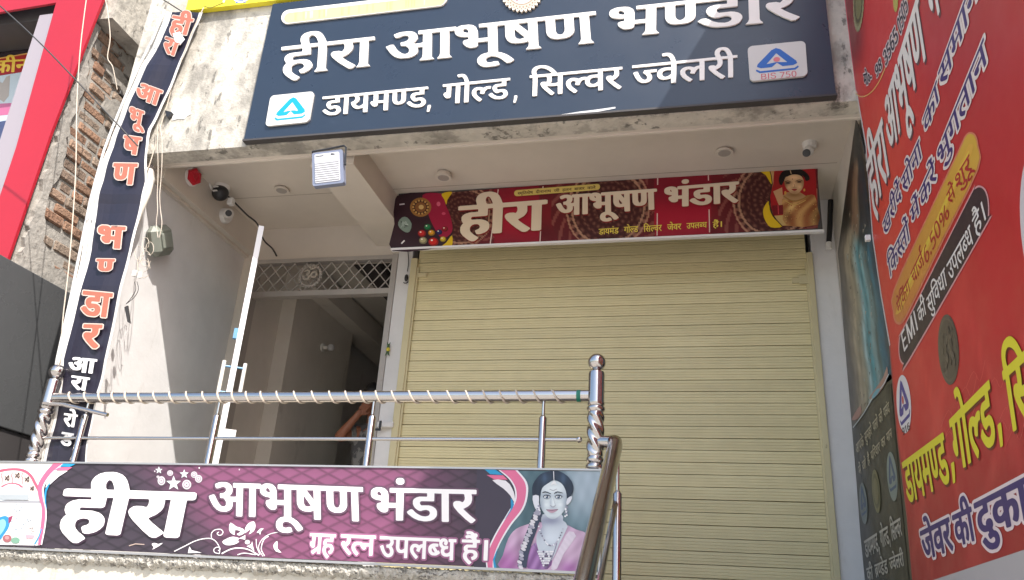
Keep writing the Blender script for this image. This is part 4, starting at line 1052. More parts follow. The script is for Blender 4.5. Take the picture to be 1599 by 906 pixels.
pl.build('round_emblem', MT['vinyl'], ms)
pl = Art('Y', 3.659)
pl.poly([(860, 181.5), (905, 174.5), (930, 171.5), (961, 167), (961, 169.5), (935, 174.5), (915, 177), (890, 178.5)], (205, 205, 205), 1)
pl.build('peeled_film', MT['vinyl'], ms)

# yellow sign above
ys = thing('yellow_sign', 'yellow sign board whose lower edge shows above the navy sign', 'sign', (-1.5, 3.66, 3.58))
q = MB().box(-3.185, .3, 3.655, 3.695, 3.585, 4.3)
q.build('panel', mat('yellow_board', lin((228, 214, 50)), .4, noise=[(2, .08)]), ys)
pl = Art('Y', 3.654)
pl.line(smooth([(318, 9), (328, 12), (340, 8), (352, 3)], 4, False), 1.3, (120, 110, 40), 1)
pl.line(smooth([(349, 4), (352, -3), (360, -6)], 4, False), 3, (225, 225, 230), 1); pl.line([(368, 3), (384, 2)], 4, (90, 120, 190), 1); pl.line(smooth([(366, 0), (376, 4), (390, -2)], 4, False), 2, (225, 225, 230), 2)
pl.build('lettering', MT['vinyl'], ys)

# ---------------------------------------------------------------- maroon fascia sign above the shutter
FAY = 4.58
fs = thing('fascia_sign', 'long maroon printed fascia sign with cream lettering and a bride picture above the shutter', 'sign', (-.6, FAY, 2.25))
tl, tr, bl, br = (hit(*p, Y=FAY) for p in ((622, 308), (1275, 256), (615, 391), (1277, 356)))
fx0, fx1, fz0, fz1 = min(tl.x, bl.x), max(tr.x, br.x), (bl.z + br.z) / 2, SZ - .004
q = MB().box(fx0, fx1, FAY, FAY + .02, fz0, fz1)
q.build('panel', MT['dark'], fs)
q = MB().box(fx0 - .004, fx1 + .006, FAY - .008, FAY + .022, fz0 - .014, fz0 - .0005)
q.build('bottom_trim', MT['alu'], fs)
ar = Art('Y', FAY - .0006)
mand = [((872, 340), 118), ((1207, 305), 78), ((735, 342), 62)]
def fascia_col(x, y):
    c = np.array([112., 16., 30.])
    t = .5 + .5 * math.sin(x * .05) * math.sin(y * .09)
    c = c * (.82 + .25 * t)
    # bright panels between the silver lines
    if 771 < x < 842 or 1015 < x < 1110:
        c = np.array([158., 14., 44.]) * (.9 + .12 * math.sin(y * .06))
    for (cx_, cy_), R in (((950, 325), 62), ((1210, 310), 62), ((722, 338), 46)):
        dx_, dy_ = x - cx_, (y - cy_) * 1.0 + (x - cx_) * .08
        r = math.hypot(dx_, dy_); an = math.atan2(dy_, dx_)
        if r < R * 1.45 and not (771 < x < 842 or 1022 < x < 1105):
            k = r / R
            pet = .5 + .5 * math.cos(an * 24 + (3 if int(k * 9) % 2 else 0))
            base = np.array([58., 16., 18.]) if k < 1 else np.array([92., 16., 26.])
            br_ = 0
            if .88 < k < .93 or 1.02 < k < 1.06: br_ = .95
            elif .93 <= k <= 1.02: br_ = .6 * (math.cos(an * 30) > .2)
            elif k < .86: br_ = .55 * pet * (.5 + .5 * math.sin(k * 40)) 
            elif k > 1.1: br_ = .42 * (math.cos(an * 18 + k * 20) > .55)
            c = base * (1 - br_) + np.array([176., 134., 108.]) * br_
    return tuple(np.clip(c, 0, 255))
ar.grid(((622, 307), (1277, 255), (1277, 356.5), (613, 392)), 330, 48, fascia_col, 0)
# silver lines
for x0, y0, x1, y1 in ((778, 296, 765, 384), (848, 291, 843, 381), (1027, 276, 1026, 368), (1106, 269, 1108, 363)):
    for t0, t1 in ((0, .14), (.62, 1)):
        ar.line([(x0 + (x1 - x0) * t0, y0 + (y1 - y0) * t0), (x0 + (x1 - x0) * t1, y0 + (y1 - y0) * t1)], 1.6, (214, 190, 182), 1)
# left jewellery picture
ar.poly(smooth([(620, 306), (690, 303), (697, 318), (701, 335), (707, 352), (706, 368), (695, 385), (613, 392), (616, 350)], 3), (46, 22, 34), 2)
ar.poly(smooth([(660, 305), (689, 303), (696, 320), (704, 340), (706, 362), (690, 372), (676, 352), (668, 332)], 4), (150, 18, 56), 3)
ar.poly(smooth([(690, 303), (706, 300), (699, 312), (697, 320), (694, 312)], 3), (214, 178, 26), 4)
ar.poly(smooth([(688, 387), (697, 379), (706, 368), (705, 386)], 3), (214, 178, 26), 4)
ar.ell((657, 324), 16.5, 15, (148, 104, 52), 4); ar.ell((657, 324), 13, 11.6, (70, 34, 24), 5)
for k in range(14):
    t = 2 * math.pi * k / 14; ar.ell((657 + 11.5 * math.cos(t), 324 + 10.3 * math.sin(t)), 1.7, 1.6, (190, 150, 84), 6, 8)
ar.ell((657, 324), 8.5, 7.8, (128, 82, 44), 6); ar.ell((658, 324), 4, 3.6, (206, 172, 108), 7)
for p, r, c_ in (((668, 355), 5.5, (24, 120, 70)), ((659, 365), 6.5, (186, 40, 40)), ((674, 364), 5.5, (214, 150, 40)), ((686, 363), 5, (40, 40, 92)), ((695, 358), 5, (140, 26, 36)), ((661, 376), 6.5, (170, 160, 120)), ((677, 378), 8, (200, 36, 30)), ((692, 374), 5, (206, 178, 50))):
    ar.ell(p, r, r * .85, tuple(v * .7 for v in c_), 5, 14); ar.ell((p[0] - .5, p[1] - .6), r * .72, r * .6, c_, 6, 12); ar.ell((p[0] - r * .3, p[1] - r * .3), r * .22, r * .18, (240, 232, 220), 7, 8)
ar.poly(smooth([(622, 348), (628, 340), (636, 340), (643, 350), (640, 362), (633, 363), (624, 356)], 2), (120, 138, 128), 5)
for k in range(9):
    ar.poly([(625 + random.uniform(0, 14), 344 + random.uniform(0, 14)) for _ in range(3)], random.choice([(186, 200, 190), (70, 84, 78), (150, 165, 158)]), 6)
ar.line([(624, 320), (632, 319)], 2, (210, 205, 210), 6); ar.line([(627, 381), (632, 376)], 2.2, (220, 216, 216), 6); ar.ell((685, 319), 3, 3.6, (206, 90, 116), 5); ar.ell((693, 334), 3, 2.2, (196, 70, 100), 5)
# right bride picture (crop 1140,250 at 7.88)
K = lambda *p: [(1140 + p[i] / 7.88, 250 + p[i + 1] / 7.88) for i in range(0, len(p), 2)]
ar.poly(K(465, 85, 1045, 38, 1085, 800, 640, 815, 560, 720, 510, 600, 490, 430, 515, 300, 500, 180), (160, 24, 30), 3)
ar.poly(K(300, 100, 460, 85, 500, 180, 515, 290, 505, 300, 440, 190), (214, 178, 26), 4)
ar.poly(smooth(K(475, 510, 490, 620, 540, 720, 640, 820, 500, 830, 430, 740, 405, 640, 425, 570), 3), (214, 178, 26), 4)
ar.line(K(475, 90, 505, 190, 520, 300, 490, 440, 480, 540, 510, 650, 570, 740, 640, 815), 1.4, (50, 34, 24), 5)
ar.poly(K(485, 95, 545, 92, 530, 300, 515, 350, 510, 200), (190, 150, 100), 4)
ar.poly(K(560, 140, 640, 100, 620, 330, 530, 350), (150, 30, 28), 4)
ar.poly(smooth(K(600, 230, 640, 150, 740, 110, 860, 115, 950, 170, 980, 240, 930, 260, 900, 200, 760, 170, 670, 250, 640, 310, 610, 300), 3), (22, 16, 16), 6)
def bump2(x, y, cx_, cy_, sx, sy):
    return math.exp(-((x - cx_) / sx) ** 2 - ((y - cy_) / sy) ** 2)
def bride_face(x, y):
    X, Y = (x - 1140) * 7.88, (y - 250) * 7.88
    c = np.array([206., 166., 124.])
    c -= np.array([70., 66., 58.]) * (bump2(X, Y, 665, 330, 40, 90) + .7 * bump2(X, Y, 912, 320, 34, 100) + .8 * bump2(X, Y, 800, 440, 130, 36))
    c -= np.array([46., 50., 44.]) * (bump2(X, Y, 712, 285, 40, 18) + bump2(X, Y, 850, 272, 40, 18))
    c += np.array([26., 24., 20.]) * (bump2(X, Y, 785, 220, 60, 26) + bump2(X, Y, 786, 310, 14, 34) + bump2(X, Y, 710, 345, 26, 20) + bump2(X, Y, 860, 335, 26, 20))
    c -= np.array([40., 38., 34.]) * (bump2(X, Y, 790, 345, 24, 8) + .6 * bump2(X, Y, 790, 395, 30, 8))
    return c
ar.soft(smooth(K(665, 270, 690, 210, 760, 180, 850, 185, 900, 240, 905, 310, 880, 370, 835, 415, 800, 428, 750, 410, 690, 350), 3), bride_face, 7, 1.3)
ar.poly(smooth(K(690, 215, 760, 160, 850, 165, 910, 235, 850, 190, 760, 185), 3), (22, 16, 16), 8)
ar.line(K(738, 130, 752, 175), 1.2, (205, 170, 130), 9)
ar.line(smooth(K(672, 275, 710, 262, 750, 278), 3, False), .9, (50, 28, 22), 9); ar.line(smooth(K(805, 268, 850, 250, 890, 262), 3, False), .9, (50, 28, 22), 9)
ar.ell(K(712, 288)[0], 3.6, 1.3, (44, 30, 26), 9, 12); ar.ell(K(850, 275)[0], 3.6, 1.3, (44, 30, 26), 9, 12)
ar.ell(K(766, 240)[0], .8, .8, (150, 30, 30), 9, 8)
ar.line(smooth(K(785, 300, 795, 330, 780, 345), 3, False), .8, (150, 108, 80), 9)
ar.poly(smooth(K(755, 368, 790, 360, 825, 366, 795, 386), 3), (150, 40, 44), 9)
ar.soft(K(690, 400, 860, 400, 940, 450, 960, 500, 640, 500, 650, 440), lambda x, y: np.array([176., 138., 98.]) - 40 * bump2((x - 1140) * 7.88, (y - 250) * 7.88, 790, 430, 80, 26), 5, 2)
def saree(x, y):
    X, Y = (x - 1140) * 7.88, (y - 250) * 7.88
    t = .5 + .5 * math.sin(X * .035 + Y * .02 + 2 * math.sin(Y * .012))
    c = np.array([150., 92., 54.]) * (1 - t) + np.array([196., 150., 92.]) * t
    return c - np.array([60., 50., 34.]) * (bump2(X, Y, 1080, 700, 90, 140) + bump2(X, Y, 700, 700, 50, 80)) + np.array([30., 40., 30.]) * bump2(X, Y, 760, 600, 60, 60)
ar.soft(smooth(K(640, 480, 760, 520, 880, 490, 960, 440, 1040, 440, 1080, 600, 1080, 800, 690, 812, 650, 640), 2), saree, 6, 2)
for k in range(90):
    x, y = random.uniform(655, 1060), random.uniform(520, 790)
    ar.poly(K(x, y, x + random.uniform(6, 20), y + random.uniform(-8, 8), x + random.uniform(0, 12), y + random.uniform(6, 14)), random.choice([(202, 150, 84), (150, 60, 40), (214, 170, 104), (166, 84, 48), (120, 60, 34)]), 7)
ar.line(smooth(K(660, 450, 740, 500, 810, 510, 900, 480, 960, 440), 4, False), 2.2, (150, 112, 60), 8); ar.line(smooth(K(670, 500, 760, 550, 830, 550, 930, 500), 4, False), 1.4, (196, 160, 90), 8)
ar.ell(K(680, 410)[0], 2, 3, (206, 150, 70), 9, 10); ar.ell(K(912, 375)[0], 1.6, 2.2, (206, 150, 70), 9, 10)
ar.poly(K(530, 390, 640, 340, 660, 560, 600, 560, 560, 460), (196, 150, 110), 5); ar.poly(K(515, 565, 650, 555, 655, 670, 530, 680), (110, 14, 26), 6); ar.line(K(590, 560, 596, 670), 1.6, (190, 60, 70), 7)
ar.poly(K(540, 690, 680, 680, 690, 810, 640, 812, 570, 740), (190, 160, 100), 5)
CR = (216, 200, 176)
RS = (134, 32, 30)
for kk, T, R_, B in (('f1', (716.2, 322.8), (855.6, 312.3), (713, 369.3)), ('f2', (868.5, 306.4), (1025.9, 295.2), (868, 338.6)), ('f3', (1037.3, 293.5), (1154, 284), (1037, 325.7))):
    ar.word(kk, T, R_, B, RS, 8, dx=.8, dy=1.6)
    ar.word(kk, T, R_, B, CR, 10)
YL = (224, 200, 84)
for kk, T, R_, B in (('g1', (935, 358.2), (966.2, 356.1), (935, 367.2)), ('g2', (974.4, 355.1), (996.7, 353.6), (974.4, 364.4)), ('g3', (1005, 353.6), (1033.5, 351.8), (1005, 363)), ('g4', (1041.9, 351.3), (1064, 349.8), (1041.9, 360.3)), ('g5', (1072, 349.3), (1104, 347.3), (1072, 358)), ('g6', (1112.7, 347.3), (1127.4, 346.2), (1112.7, 356))):
    ar.word(kk, T, R_, B, YL, 8)
F = affine((803, 298), (937, 287.5), (803.3, 307.5))
ar.poly([F(p) for p in rrect(.5, .07, 6)], (206, 184, 100), 8)
xs_ = [(.04, .22), (.25, .43), (.46, .53), (.56, .67), (.70, .82), (.85, .95)]
for i, (u0, u1) in enumerate(xs_):
    ar.word('p%d' % i, F((u0, .36)), F((u1, .36)), F((u0, .78)), (60, 24, 22), 9)
ar.build('printed_face', MT['vinyl'], fs)

# ---------------------------------------------------------------- banner on the balcony railing
BY = 3.565
bb = thing('balcony_banner', 'long purple printed banner with white lettering and a woman in jewellery, along the balcony railing', 'banner', (-2.0, BY, .25))
PB = lambda x, y: hit(x, y, Y=BY)
q_ = [(-95, 720.5), (938, 735), (934, 893), (-95, 848)]
ps = [PB(*p) for p in q_]
q = MB().prism([(p.x, BY + .001, p.z) for p in ps], (0, .018, 0))
q.build('backing', MT['alu_grey'], bb)
q = MB()
def strip(q, p0, p1, w, y0, y1):
    a, b = PB(*p0), PB(*p1)
    q.add([(a.x, y0, a.z), (b.x, y0, b.z), (b.x, y0, b.z + w), (a.x, y0, a.z + w), (a.x, y1, a.z), (b.x, y1, b.z), (b.x, y1, b.z + w), (a.x, y1, a.z + w)], [(0, 1, 2, 3), (7, 6, 5, 4), (0, 4, 5, 1), (1, 5, 6, 2), (2, 6, 7, 3), (3, 7, 4, 0)])
strip(q, (-96, 721), (939.5, 735.6), .008, BY - .006, BY + .02)
strip(q, (-96, 853), (936, 898), .010, BY - .006, BY + .02)
a, b = PB(938.5, 735), PB(935, 893)
q.prism([(a.x - .003, BY - .006, a.z), (a.x + .006, BY - .006, a.z), (b.x + .006, BY - .006, b.z - .01), (b.x - .003, BY - .006, b.z - .01)], (0, .026, 0))
q.build('frame', MT['alu_grey'], bb)
ar = Art('Y', BY)
def sst(a, b, x):
    t = min(1, max(0, (x - a) / (b - a))); return t * t * (3 - 2 * t)
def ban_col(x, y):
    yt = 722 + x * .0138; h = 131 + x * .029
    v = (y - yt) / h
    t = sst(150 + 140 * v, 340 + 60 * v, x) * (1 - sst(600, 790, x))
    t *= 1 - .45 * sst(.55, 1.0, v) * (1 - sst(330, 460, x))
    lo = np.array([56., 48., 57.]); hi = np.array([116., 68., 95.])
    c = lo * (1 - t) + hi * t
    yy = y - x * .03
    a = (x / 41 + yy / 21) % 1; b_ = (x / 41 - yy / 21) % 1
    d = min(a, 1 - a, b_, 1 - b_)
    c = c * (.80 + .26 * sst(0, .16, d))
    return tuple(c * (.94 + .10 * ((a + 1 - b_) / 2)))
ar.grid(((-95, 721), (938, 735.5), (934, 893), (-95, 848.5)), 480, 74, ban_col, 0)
# white picture panel on the left
ar.poly([(-95, 721), (98, 724), (80, 740), (68, 757), (66, 776), (71, 796), (70, 818), (62, 852), (-95, 848.5)], (222, 220, 218), 1)
ar.grid([(-95, 780), (64, 782), (64, 786), (-95, 784)], 2, 1, lambda x, y: (150, 150, 155), 2)
ar.poly(smooth([(-30, 782), (-26, 750), (-8, 736), (20, 731), (42, 735), (56, 752), (61, 783)], 4)[:-4], (190, 88, 110), 2)
ar.poly(smooth([(-26, 782), (-22, 752), (-6, 740), (20, 735), (40, 739), (52, 754), (57, 783)], 4)[:-4], (226, 206, 196), 3)
ar.poly(smooth([(-5, 782), (0, 762), (18, 754), (36, 760), (42, 783)], 3)[:-3], (190, 88, 110), 4)
ar.poly(smooth([(-4, 783), (2, 764), (18, 756), (34, 762), (40, 783)], 3)[:-3], (214, 222, 226), 5)
ar.poly([(-40, 761), (47, 762), (46, 780), (-40, 779)], (206, 210, 212), 6); ar.poly([(-40, 772), (46, 773), (46, 781), (-40, 780)], (160, 166, 170), 7)
for (x, y, s_) in ((12, 747, 5), (28, 743, 5), (43, 749, 5), (51, 763, 4), (-4, 752, 4)):
    ar.line(smooth([(x - s_ * .7, y - s_ * .6), (x, y - s_ * .2), (x + s_ * .5, y - s_ * .9), (x + s_ * .6, y)], 3, False), 1.3, (60, 46, 44), 8)
    ar.line(smooth([(x - s_ * .6, y + s_ * .6), (x - s_ * .1, y), (x + s_ * .4, y + s_ * .7), (x + s_ * .7, y + s_ * .1)], 3, False), 1.5, (60, 46, 44), 8)
for x in (4, 20, 36):
    ar.line(smooth([(x, 756), (x + 1, 748), (x - 1, 743), (x + 1, 738)], 3, False), .9, (190, 88, 110), 8)
ar.poly(smooth([(-6, 815), (0, 808), (10, 806), (16, 812), (14, 824), (6, 836), (2, 842), (-6, 844)], 3), (52, 132, 190), 4)
ar.poly(smooth([(-4, 818), (2, 812), (8, 812), (10, 820), (4, 832), (-4, 838)], 3), (130, 186, 220), 5)
ar.poly([(14, 808), (21, 805), (18, 814), (14, 818)], (140, 60, 90), 5)
for cx_, cy_, r1, r2 in ((28, 793, 7, 6), (28, 818, 11, 10), (38, 812, 6, 9), (46, 808, 4, 7)):
    ar.ell((cx_, cy_), r1, r2, (190, 198, 206), 3, 16); ar.ell((cx_, cy_), r1 * .7, r2 * .7, (216, 218, 222), 4, 16)
    for k in range(7):
        t = k * .9; ar.ell((cx_ + r1 * .85 * math.cos(t), cy_ + r2 * .85 * math.sin(t)), .9, .8, (120, 126, 136), 5, 6)
ar.ell((12, 841), 7, 6, (150, 92, 96), 6, 16); ar.ell((12, 840), 3.5, 3, (186, 130, 134), 7, 10); ar.ell((25, 844), 7, 5, (112, 150, 130), 6, 14); ar.poly([(40, 835), (55, 836), (53, 841), (42, 841)], (200, 150, 160), 5)
ar.line(smooth([(46, 826), (52, 824), (50, 829), (55, 830)], 3, False), 1, (110, 90, 90), 5); ar.line([(42, 832), (55, 833)], 1, (170, 140, 150), 5)
# ribbons left
pinkL = smooth([(85, 723), (70, 740), (60, 758), (61, 775), (66, 793), (65, 816), (60, 851)], 4, False)
pinkR = smooth([(99, 724), (80, 740), (67.5, 760), (67.5, 776), (71.5, 796), (70.5, 819), (64.5, 851)], 4, False)
ar.poly(pinkL + pinkR[::-1], (212, 96, 128), 6)
e2 = smooth([(103, 724.5), (86, 738), (70.5, 759), (70, 776), (73.5, 797), (72.5, 820), (66.5, 851)], 4, False)
ar.poly(pinkR + e2[::-1], (222, 220, 222), 6)
ar.poly([(100, 724), (119, 725), (110, 729.5), (94, 729)], (36, 140, 184), 7)
ar.poly([(93, 730), (114, 730), (106, 735), (86, 734.5)], (206, 100, 136), 7)
ar.poly(smooth([(86, 735.5), (107, 735.5), (92, 745), (79, 757), (72, 762), (76, 747)], 1), (222, 220, 222), 7)
ar.poly(smooth([(74, 760), (80, 754), (74, 768), (73, 785), (74.5, 796), (71, 784), (70.5, 770)], 2), (36, 132, 178), 8)
ar.line(smooth([(66, 826), (62, 838), (55, 850)], 4, False), 2, (52, 140, 190), 8)
# ribbons right
rl = smooth([(781, 734.4), (797, 747.5), (806, 764), (806, 783), (795, 802), (774, 837.5), (762, 866), (762, 888)], 4, False)
rr_ = smooth([(805, 734.6), (819.5, 753), (821.5, 772), (815, 794.5), (795, 821), (778, 851), (770.5, 873), (769.5, 888)], 4, False)
DK = (62, 70, 82)
def por_col(x, y):
    u = (x - 770) / 165; v = (y - 735) / 155
    c = np.array([84., 112., 122.]) + np.array([70., 56., 56.]) * sst(.45, .85, u) * (1 - sst(.2, .75, v)) - np.array([22., 26., 28.]) * math.exp(-((u - .42) ** 2 * 30 + (v - .35) ** 2 * 8))
    c += 7 * math.sin(x * .32) * math.sin(y * .13 + x * .05)
    return tuple(np.clip(c, 0, 255))
g0 = [(790, 735), (937.5, 736), (934.5, 892), (762, 886.5)]
ar.grid(g0, 60, 40, por_col, 1)
ar.poly([(745, 733), (781, 734.4)] + rl[1:] + [(740, 886)], (60, 52, 66), 2)
ar.poly(rl + rr_[::-1], (206, 104, 140), 5)
w1 = smooth([(808.5, 734.6), (823, 753), (824.5, 772.5), (817.5, 796), (797.5, 822), (780, 852), (773, 874), (772, 888)], 4, False)
ar.poly(rr_ + w1[::-1], (218, 216, 220), 5)
w2 = smooth([(778.5, 734.4), (794.5, 748), (803.6, 764), (803.6, 782.5), (793, 801), (772, 836.5), (759.8, 865.5), (759.8, 888)], 4, False)
ar.poly(w2 + rl[::-1], (218, 216, 220), 5)
ar.poly([(757, 733.5), (774, 733.6), (786, 742), (766, 741)], (36, 140, 184), 6); ar.poly([(760, 742), (786, 742.5), (793, 749.5), (772, 749)], (206, 100, 136), 6)
ar.poly(smooth([(769, 750), (790, 751), (800, 763), (804, 775), (804, 786), (797, 774), (786, 763)], 2), (216, 212, 214), 6)
ar.poly(smooth([(798, 778), (803, 788), (797, 800), (788, 812), (797, 797), (798, 788)], 2), (36, 132, 178), 6)
ar.poly(smooth([(778, 855), (773, 875), (776, 888), (772, 888), (770, 874)], 1), (36, 140, 184), 7)
# the woman (crop scale 5.33)
K = lambda *p: [(750 + p[i] / 5.33, 725 + p[i + 1] / 5.33) for i in range(0, len(p), 2)]
FACE = (200, 210, 212)
def blouse(x, y):
    X, Y = (x - 750) * 5.33, (y - 725) * 5.33
    c = np.array([188., 158., 182.]) - np.array([34., 66., 34.]) * bump2(X, Y, 220, 850, 110, 150) - np.array([30., 56., 26.]) * bump2(X, Y, 740, 870, 90, 60)
    return c + 14 * math.sin(X * .05 + Y * .03) * math.sin(Y * .021) - 26 * bump2(X, Y, 330, 720, 30, 160)
ar.soft(smooth(K(165, 862, 190, 760, 235, 620, 300, 540, 400, 500, 480, 480, 560, 500, 700, 500, 800, 545, 880, 575, 890, 640, 840, 800, 805, 888, 500, 880), 3), blouse, 8, 2.2)
ar.soft(smooth(K(385, 740, 470, 650, 530, 760, 600, 800, 560, 875, 400, 868, 380, 810), 2), lambda x, y: np.array([142., 100., 152.]) + 20 * math.sin(x * .4 + y * .2), 9, 2)
ar.soft(smooth(K(740, 560, 690, 640, 630, 760, 590, 870, 640, 870, 700, 740, 800, 600), 2), lambda x, y: np.array([206., 194., 206.]) + 4 * math.sin(x * .6 - y * .5), 10, 2)
def neck(x, y):
    X, Y = (x - 750) * 5.33, (y - 725) * 5.33
    return np.array([186., 194., 202.]) - np.array([52., 56., 44.]) * (bump2(X, Y, 590, 470, 90, 40) + .6 * bump2(X, Y, 500, 540, 36, 90)) + 12 * bump2(X, Y, 600, 620, 90, 60)
ar.soft(smooth(K(510, 420, 520, 520, 480, 570, 470, 660, 520, 790, 600, 800, 660, 660, 730, 520, 690, 470, 680, 420), 2), neck, 11, 1.8)
def hairtone(x, y):
    X, Y = (x - 750) * 5.33, (y - 725) * 5.33
    return np.array([28., 40., 58.]) + np.array([26., 34., 40.]) * (bump2(X, Y, 540, 120, 40, 50) + bump2(X, Y, 690, 120, 36, 50)) + 4 * math.sin(X * .12)
ar.soft(smooth(K(435, 250, 440, 170, 500, 90, 570, 62, 650, 60, 720, 95, 770, 160, 775, 230, 750, 270, 720, 280, 700, 200, 620, 130, 530, 200, 505, 290, 450, 270), 3), hairtone, 12, 1.8)
def facetone(x, y):
    X, Y = (x - 750) * 5.33, (y - 725) * 5.33
    c = np.array([198., 207., 210.])
    c -= np.array([48., 46., 38.]) * (bump2(X, Y, 500, 350, 34, 110) + bump2(X, Y, 718, 340, 30, 110) + .8 * bump2(X, Y, 605, 468, 90, 24))
    c -= np.array([40., 38., 30.]) * (bump2(X, Y, 556, 262, 40, 20) + bump2(X, Y, 660, 262, 40, 20))
    c -= np.array([26., 26., 20.]) * (bump2(X, Y, 588, 320, 9, 34) + bump2(X, Y, 605, 366, 26, 8) + bump2(X, Y, 603, 412, 26, 7))
    c += np.array([16., 14., 12.]) * (bump2(X, Y, 610, 210, 60, 26) + bump2(X, Y, 612, 320, 10, 34) + bump2(X, Y, 548, 340, 22, 18) + bump2(X, Y, 672, 338, 22, 18))
    return c
ar.soft(smooth(K(505, 260, 520, 200, 570, 160, 620, 138, 680, 165, 715, 230, 720, 310, 700, 390, 650, 440, 605, 460, 560, 440, 515, 380, 500, 320), 3), facetone, 13, 1.3)
ar.poly(smooth(K(440, 265, 490, 265, 490, 320, 500, 380, 470, 385, 445, 330), 2), (206, 208, 214), 13); ar.poly(smooth(K(725, 290, 765, 268, 755, 310, 720, 345), 2), (206, 208, 214), 13)
for sx in (0, 1):
    ex = 558 if not sx else 655
    ar.line(smooth(K(ex - 38, 240 if not sx else 250, ex - 10, 234, ex + 34, 250 if not sx else 244), 3, False), [1.0, 1.6, 1.9, 1.7, 1.4, 1.1, .8][:7], (34, 40, 56), 15)
    ar.poly(smooth(K(ex - 34, 268, ex - 8, 256, ex + 26, 264, ex + 30, 280, ex, 294, ex - 26, 286), 2), (120, 130, 142), 15)
    ar.poly(smooth(K(ex - 28, 274, ex - 4, 262, ex + 24, 274, ex, 290), 2), (226, 230, 234), 16)
    ar.ell(K(ex, 276)[0], 2.3, 2.3, (60, 78, 100), 17, 12); ar.ell(K(ex - 4, 272)[0], .7, .7, (230, 236, 240), 18, 6)
    ar.line(smooth(K(ex - 30, 274, ex - 4, 260, ex + 28, 272), 3, False), 1.1, (30, 36, 50), 18)
ar.line(smooth(K(585, 345, 600, 356, 612, 358, 630, 345), 3, False), 1.0, (140, 140, 152), 15); ar.line(smooth(K(612, 280, 620, 320, 630, 340), 3, False), .9, (178, 184, 190), 15)
ar.poly(smooth(K(555, 382, 600, 378, 650, 378, 625, 400, 595, 408, 570, 398), 3), (178, 144, 158), 15); ar.line(smooth(K(552, 380, 600, 387, 652, 377), 3, False), .8, (110, 84, 104), 16)
ar.line(K(613, 62, 616, 140), 1.2, (206, 206, 212), 14); ar.poly(smooth(K(616, 135, 640, 175, 612, 170, 590, 180), 2), (216, 216, 216), 15)
ar.line(smooth(K(580, 210, 610, 222, 640, 208), 3, False), .8, (150, 150, 160), 15)
# braid, jewellery
ar.line(smooth(K(490, 400, 460, 470, 430, 560, 400, 640, 370, 740, 350, 860), 5, False), 14, (52, 60, 80), 14)
for k in range(24):
    t = k / 23; p = smooth(K(480, 400, 445, 480, 412, 570, 375, 660, 345, 760, 335, 862), 4, False)[int(t * 20)]
    ar.ell((p[0] + 1.5 * math.sin(k * 2), p[1]), 4.2, 2.5, random.choice([(206, 202, 206), (178, 176, 186), (150, 148, 162)]), 15 + k % 3, 10, ang=.5)
for k in range(10):
    ar.ell(K(488 + 10 * math.sin(k * 1.7), 350 + k * 8)[0], 1.6, 1.5, random.choice([(222, 222, 226), (150, 150, 166)]), 16, 8); ar.ell(K(718 + 9 * math.sin(k * 1.9), 355 + k * 9)[0], 1.5, 1.4, random.choice([(226, 226, 228), (140, 140, 156)]), 16, 8)
for k in range(22):
    t = k / 21; x = 490 + t * 200; y = 520 + 150 * math.sin(math.pi * t) ** .8 + (20 * t)
    ar.ell(K(x, y)[0], 1.3, 1.2, random.choice([(226, 226, 230), (110, 106, 124), (180, 176, 190)]), 16, 8)
for r in range(7):
    for k in range(9 - r):
        x = 545 + (k - (8 - r) / 2) * 15; y = 730 + r * 19
        ar.ell(K(x, y)[0], 1.7, 1.6, random.choice([(226, 224, 228), (206, 204, 212), (96, 84, 110)]), 16, 8)
ar.line(smooth(K(450, 660, 500, 780, 545, 870), 3, False), 1, (120, 104, 140), 15); ar.line(smooth(K(640, 660, 600, 780, 550, 870), 3, False), 1, (120, 104, 140), 15)
# stars, drops and the flower vine
def star(cx_, cy_, r, col, lay=3):
    ar.poly([(cx_ + (r if k % 2 == 0 else r * .42) * math.sin(math.pi * k / 5), cy_ - (r if k % 2 == 0 else r * .42) * math.cos(math.pi * k / 5)) for k in range(10)], col, lay)
for x, y, r in ((248.5, 734.5, 6), (288, 740.5, 7.5), (271.5, 755, 12)):
    star(x, y, r, (206, 214, 212)); star(x, y, r * .55, (170, 190, 186), 4); star(x + .4, y + .4, r * .25, (224, 230, 228), 5)
for x, y, rx, ry in ((266, 739, 4.6, 4.4), (303.5, 741.5, 5, 5), (252.5, 751, 6, 7), (292, 757, 7, 7.5), (310.5, 748, 5.5, 6), (247, 745, 2.3, 2.2)):
    ar.ell((x, y), rx, ry, (196, 192, 194), 3, 18); ar.ell((x, y), rx * .75, ry * .75, (150, 136, 146), 4, 14); ar.ell((x, y), rx * .5, ry * .5, (198, 194, 196), 5, 12); ar.ell((x, y), rx * .22, ry * .22, (140, 120, 134), 6, 8)
ar.ell((311.5, 731), 1.2, 1.2, (220, 216, 216), 3, 8); ar.ell((242, 736), 1, 1, (220, 216, 216), 3, 8); ar.ell((374, 733.5), 1, 1.4, (200, 180, 190), 3, 8)
VW = (232, 226, 226)
V = lambda *p: [(230 + p[i] / 5.663, 720 + p[i + 1] / 5.663) for i in range(0, len(p), 2)]
ar.line(smooth(V(240, 800, 330, 755, 420, 710, 500, 688, 570, 688, 615, 720, 640, 770, 640, 820), 5, False), 1.4, VW, 3)
ar.line(smooth(V(570, 688, 570, 640, 600, 610, 650, 605, 672, 630, 655, 655, 630, 655, 620, 640, 635, 628), 5, False), 1.3, VW, 3)
ar.line(smooth(V(640, 820, 600, 810, 590, 785, 610, 765, 640, 765, 645, 785, 628, 792), 5, False), 1.2, VW, 3)
ar.line(smooth(V(660, 820, 740, 780, 820, 770, 900, 785, 990, 835), 5, False), 2.0, VW, 3)
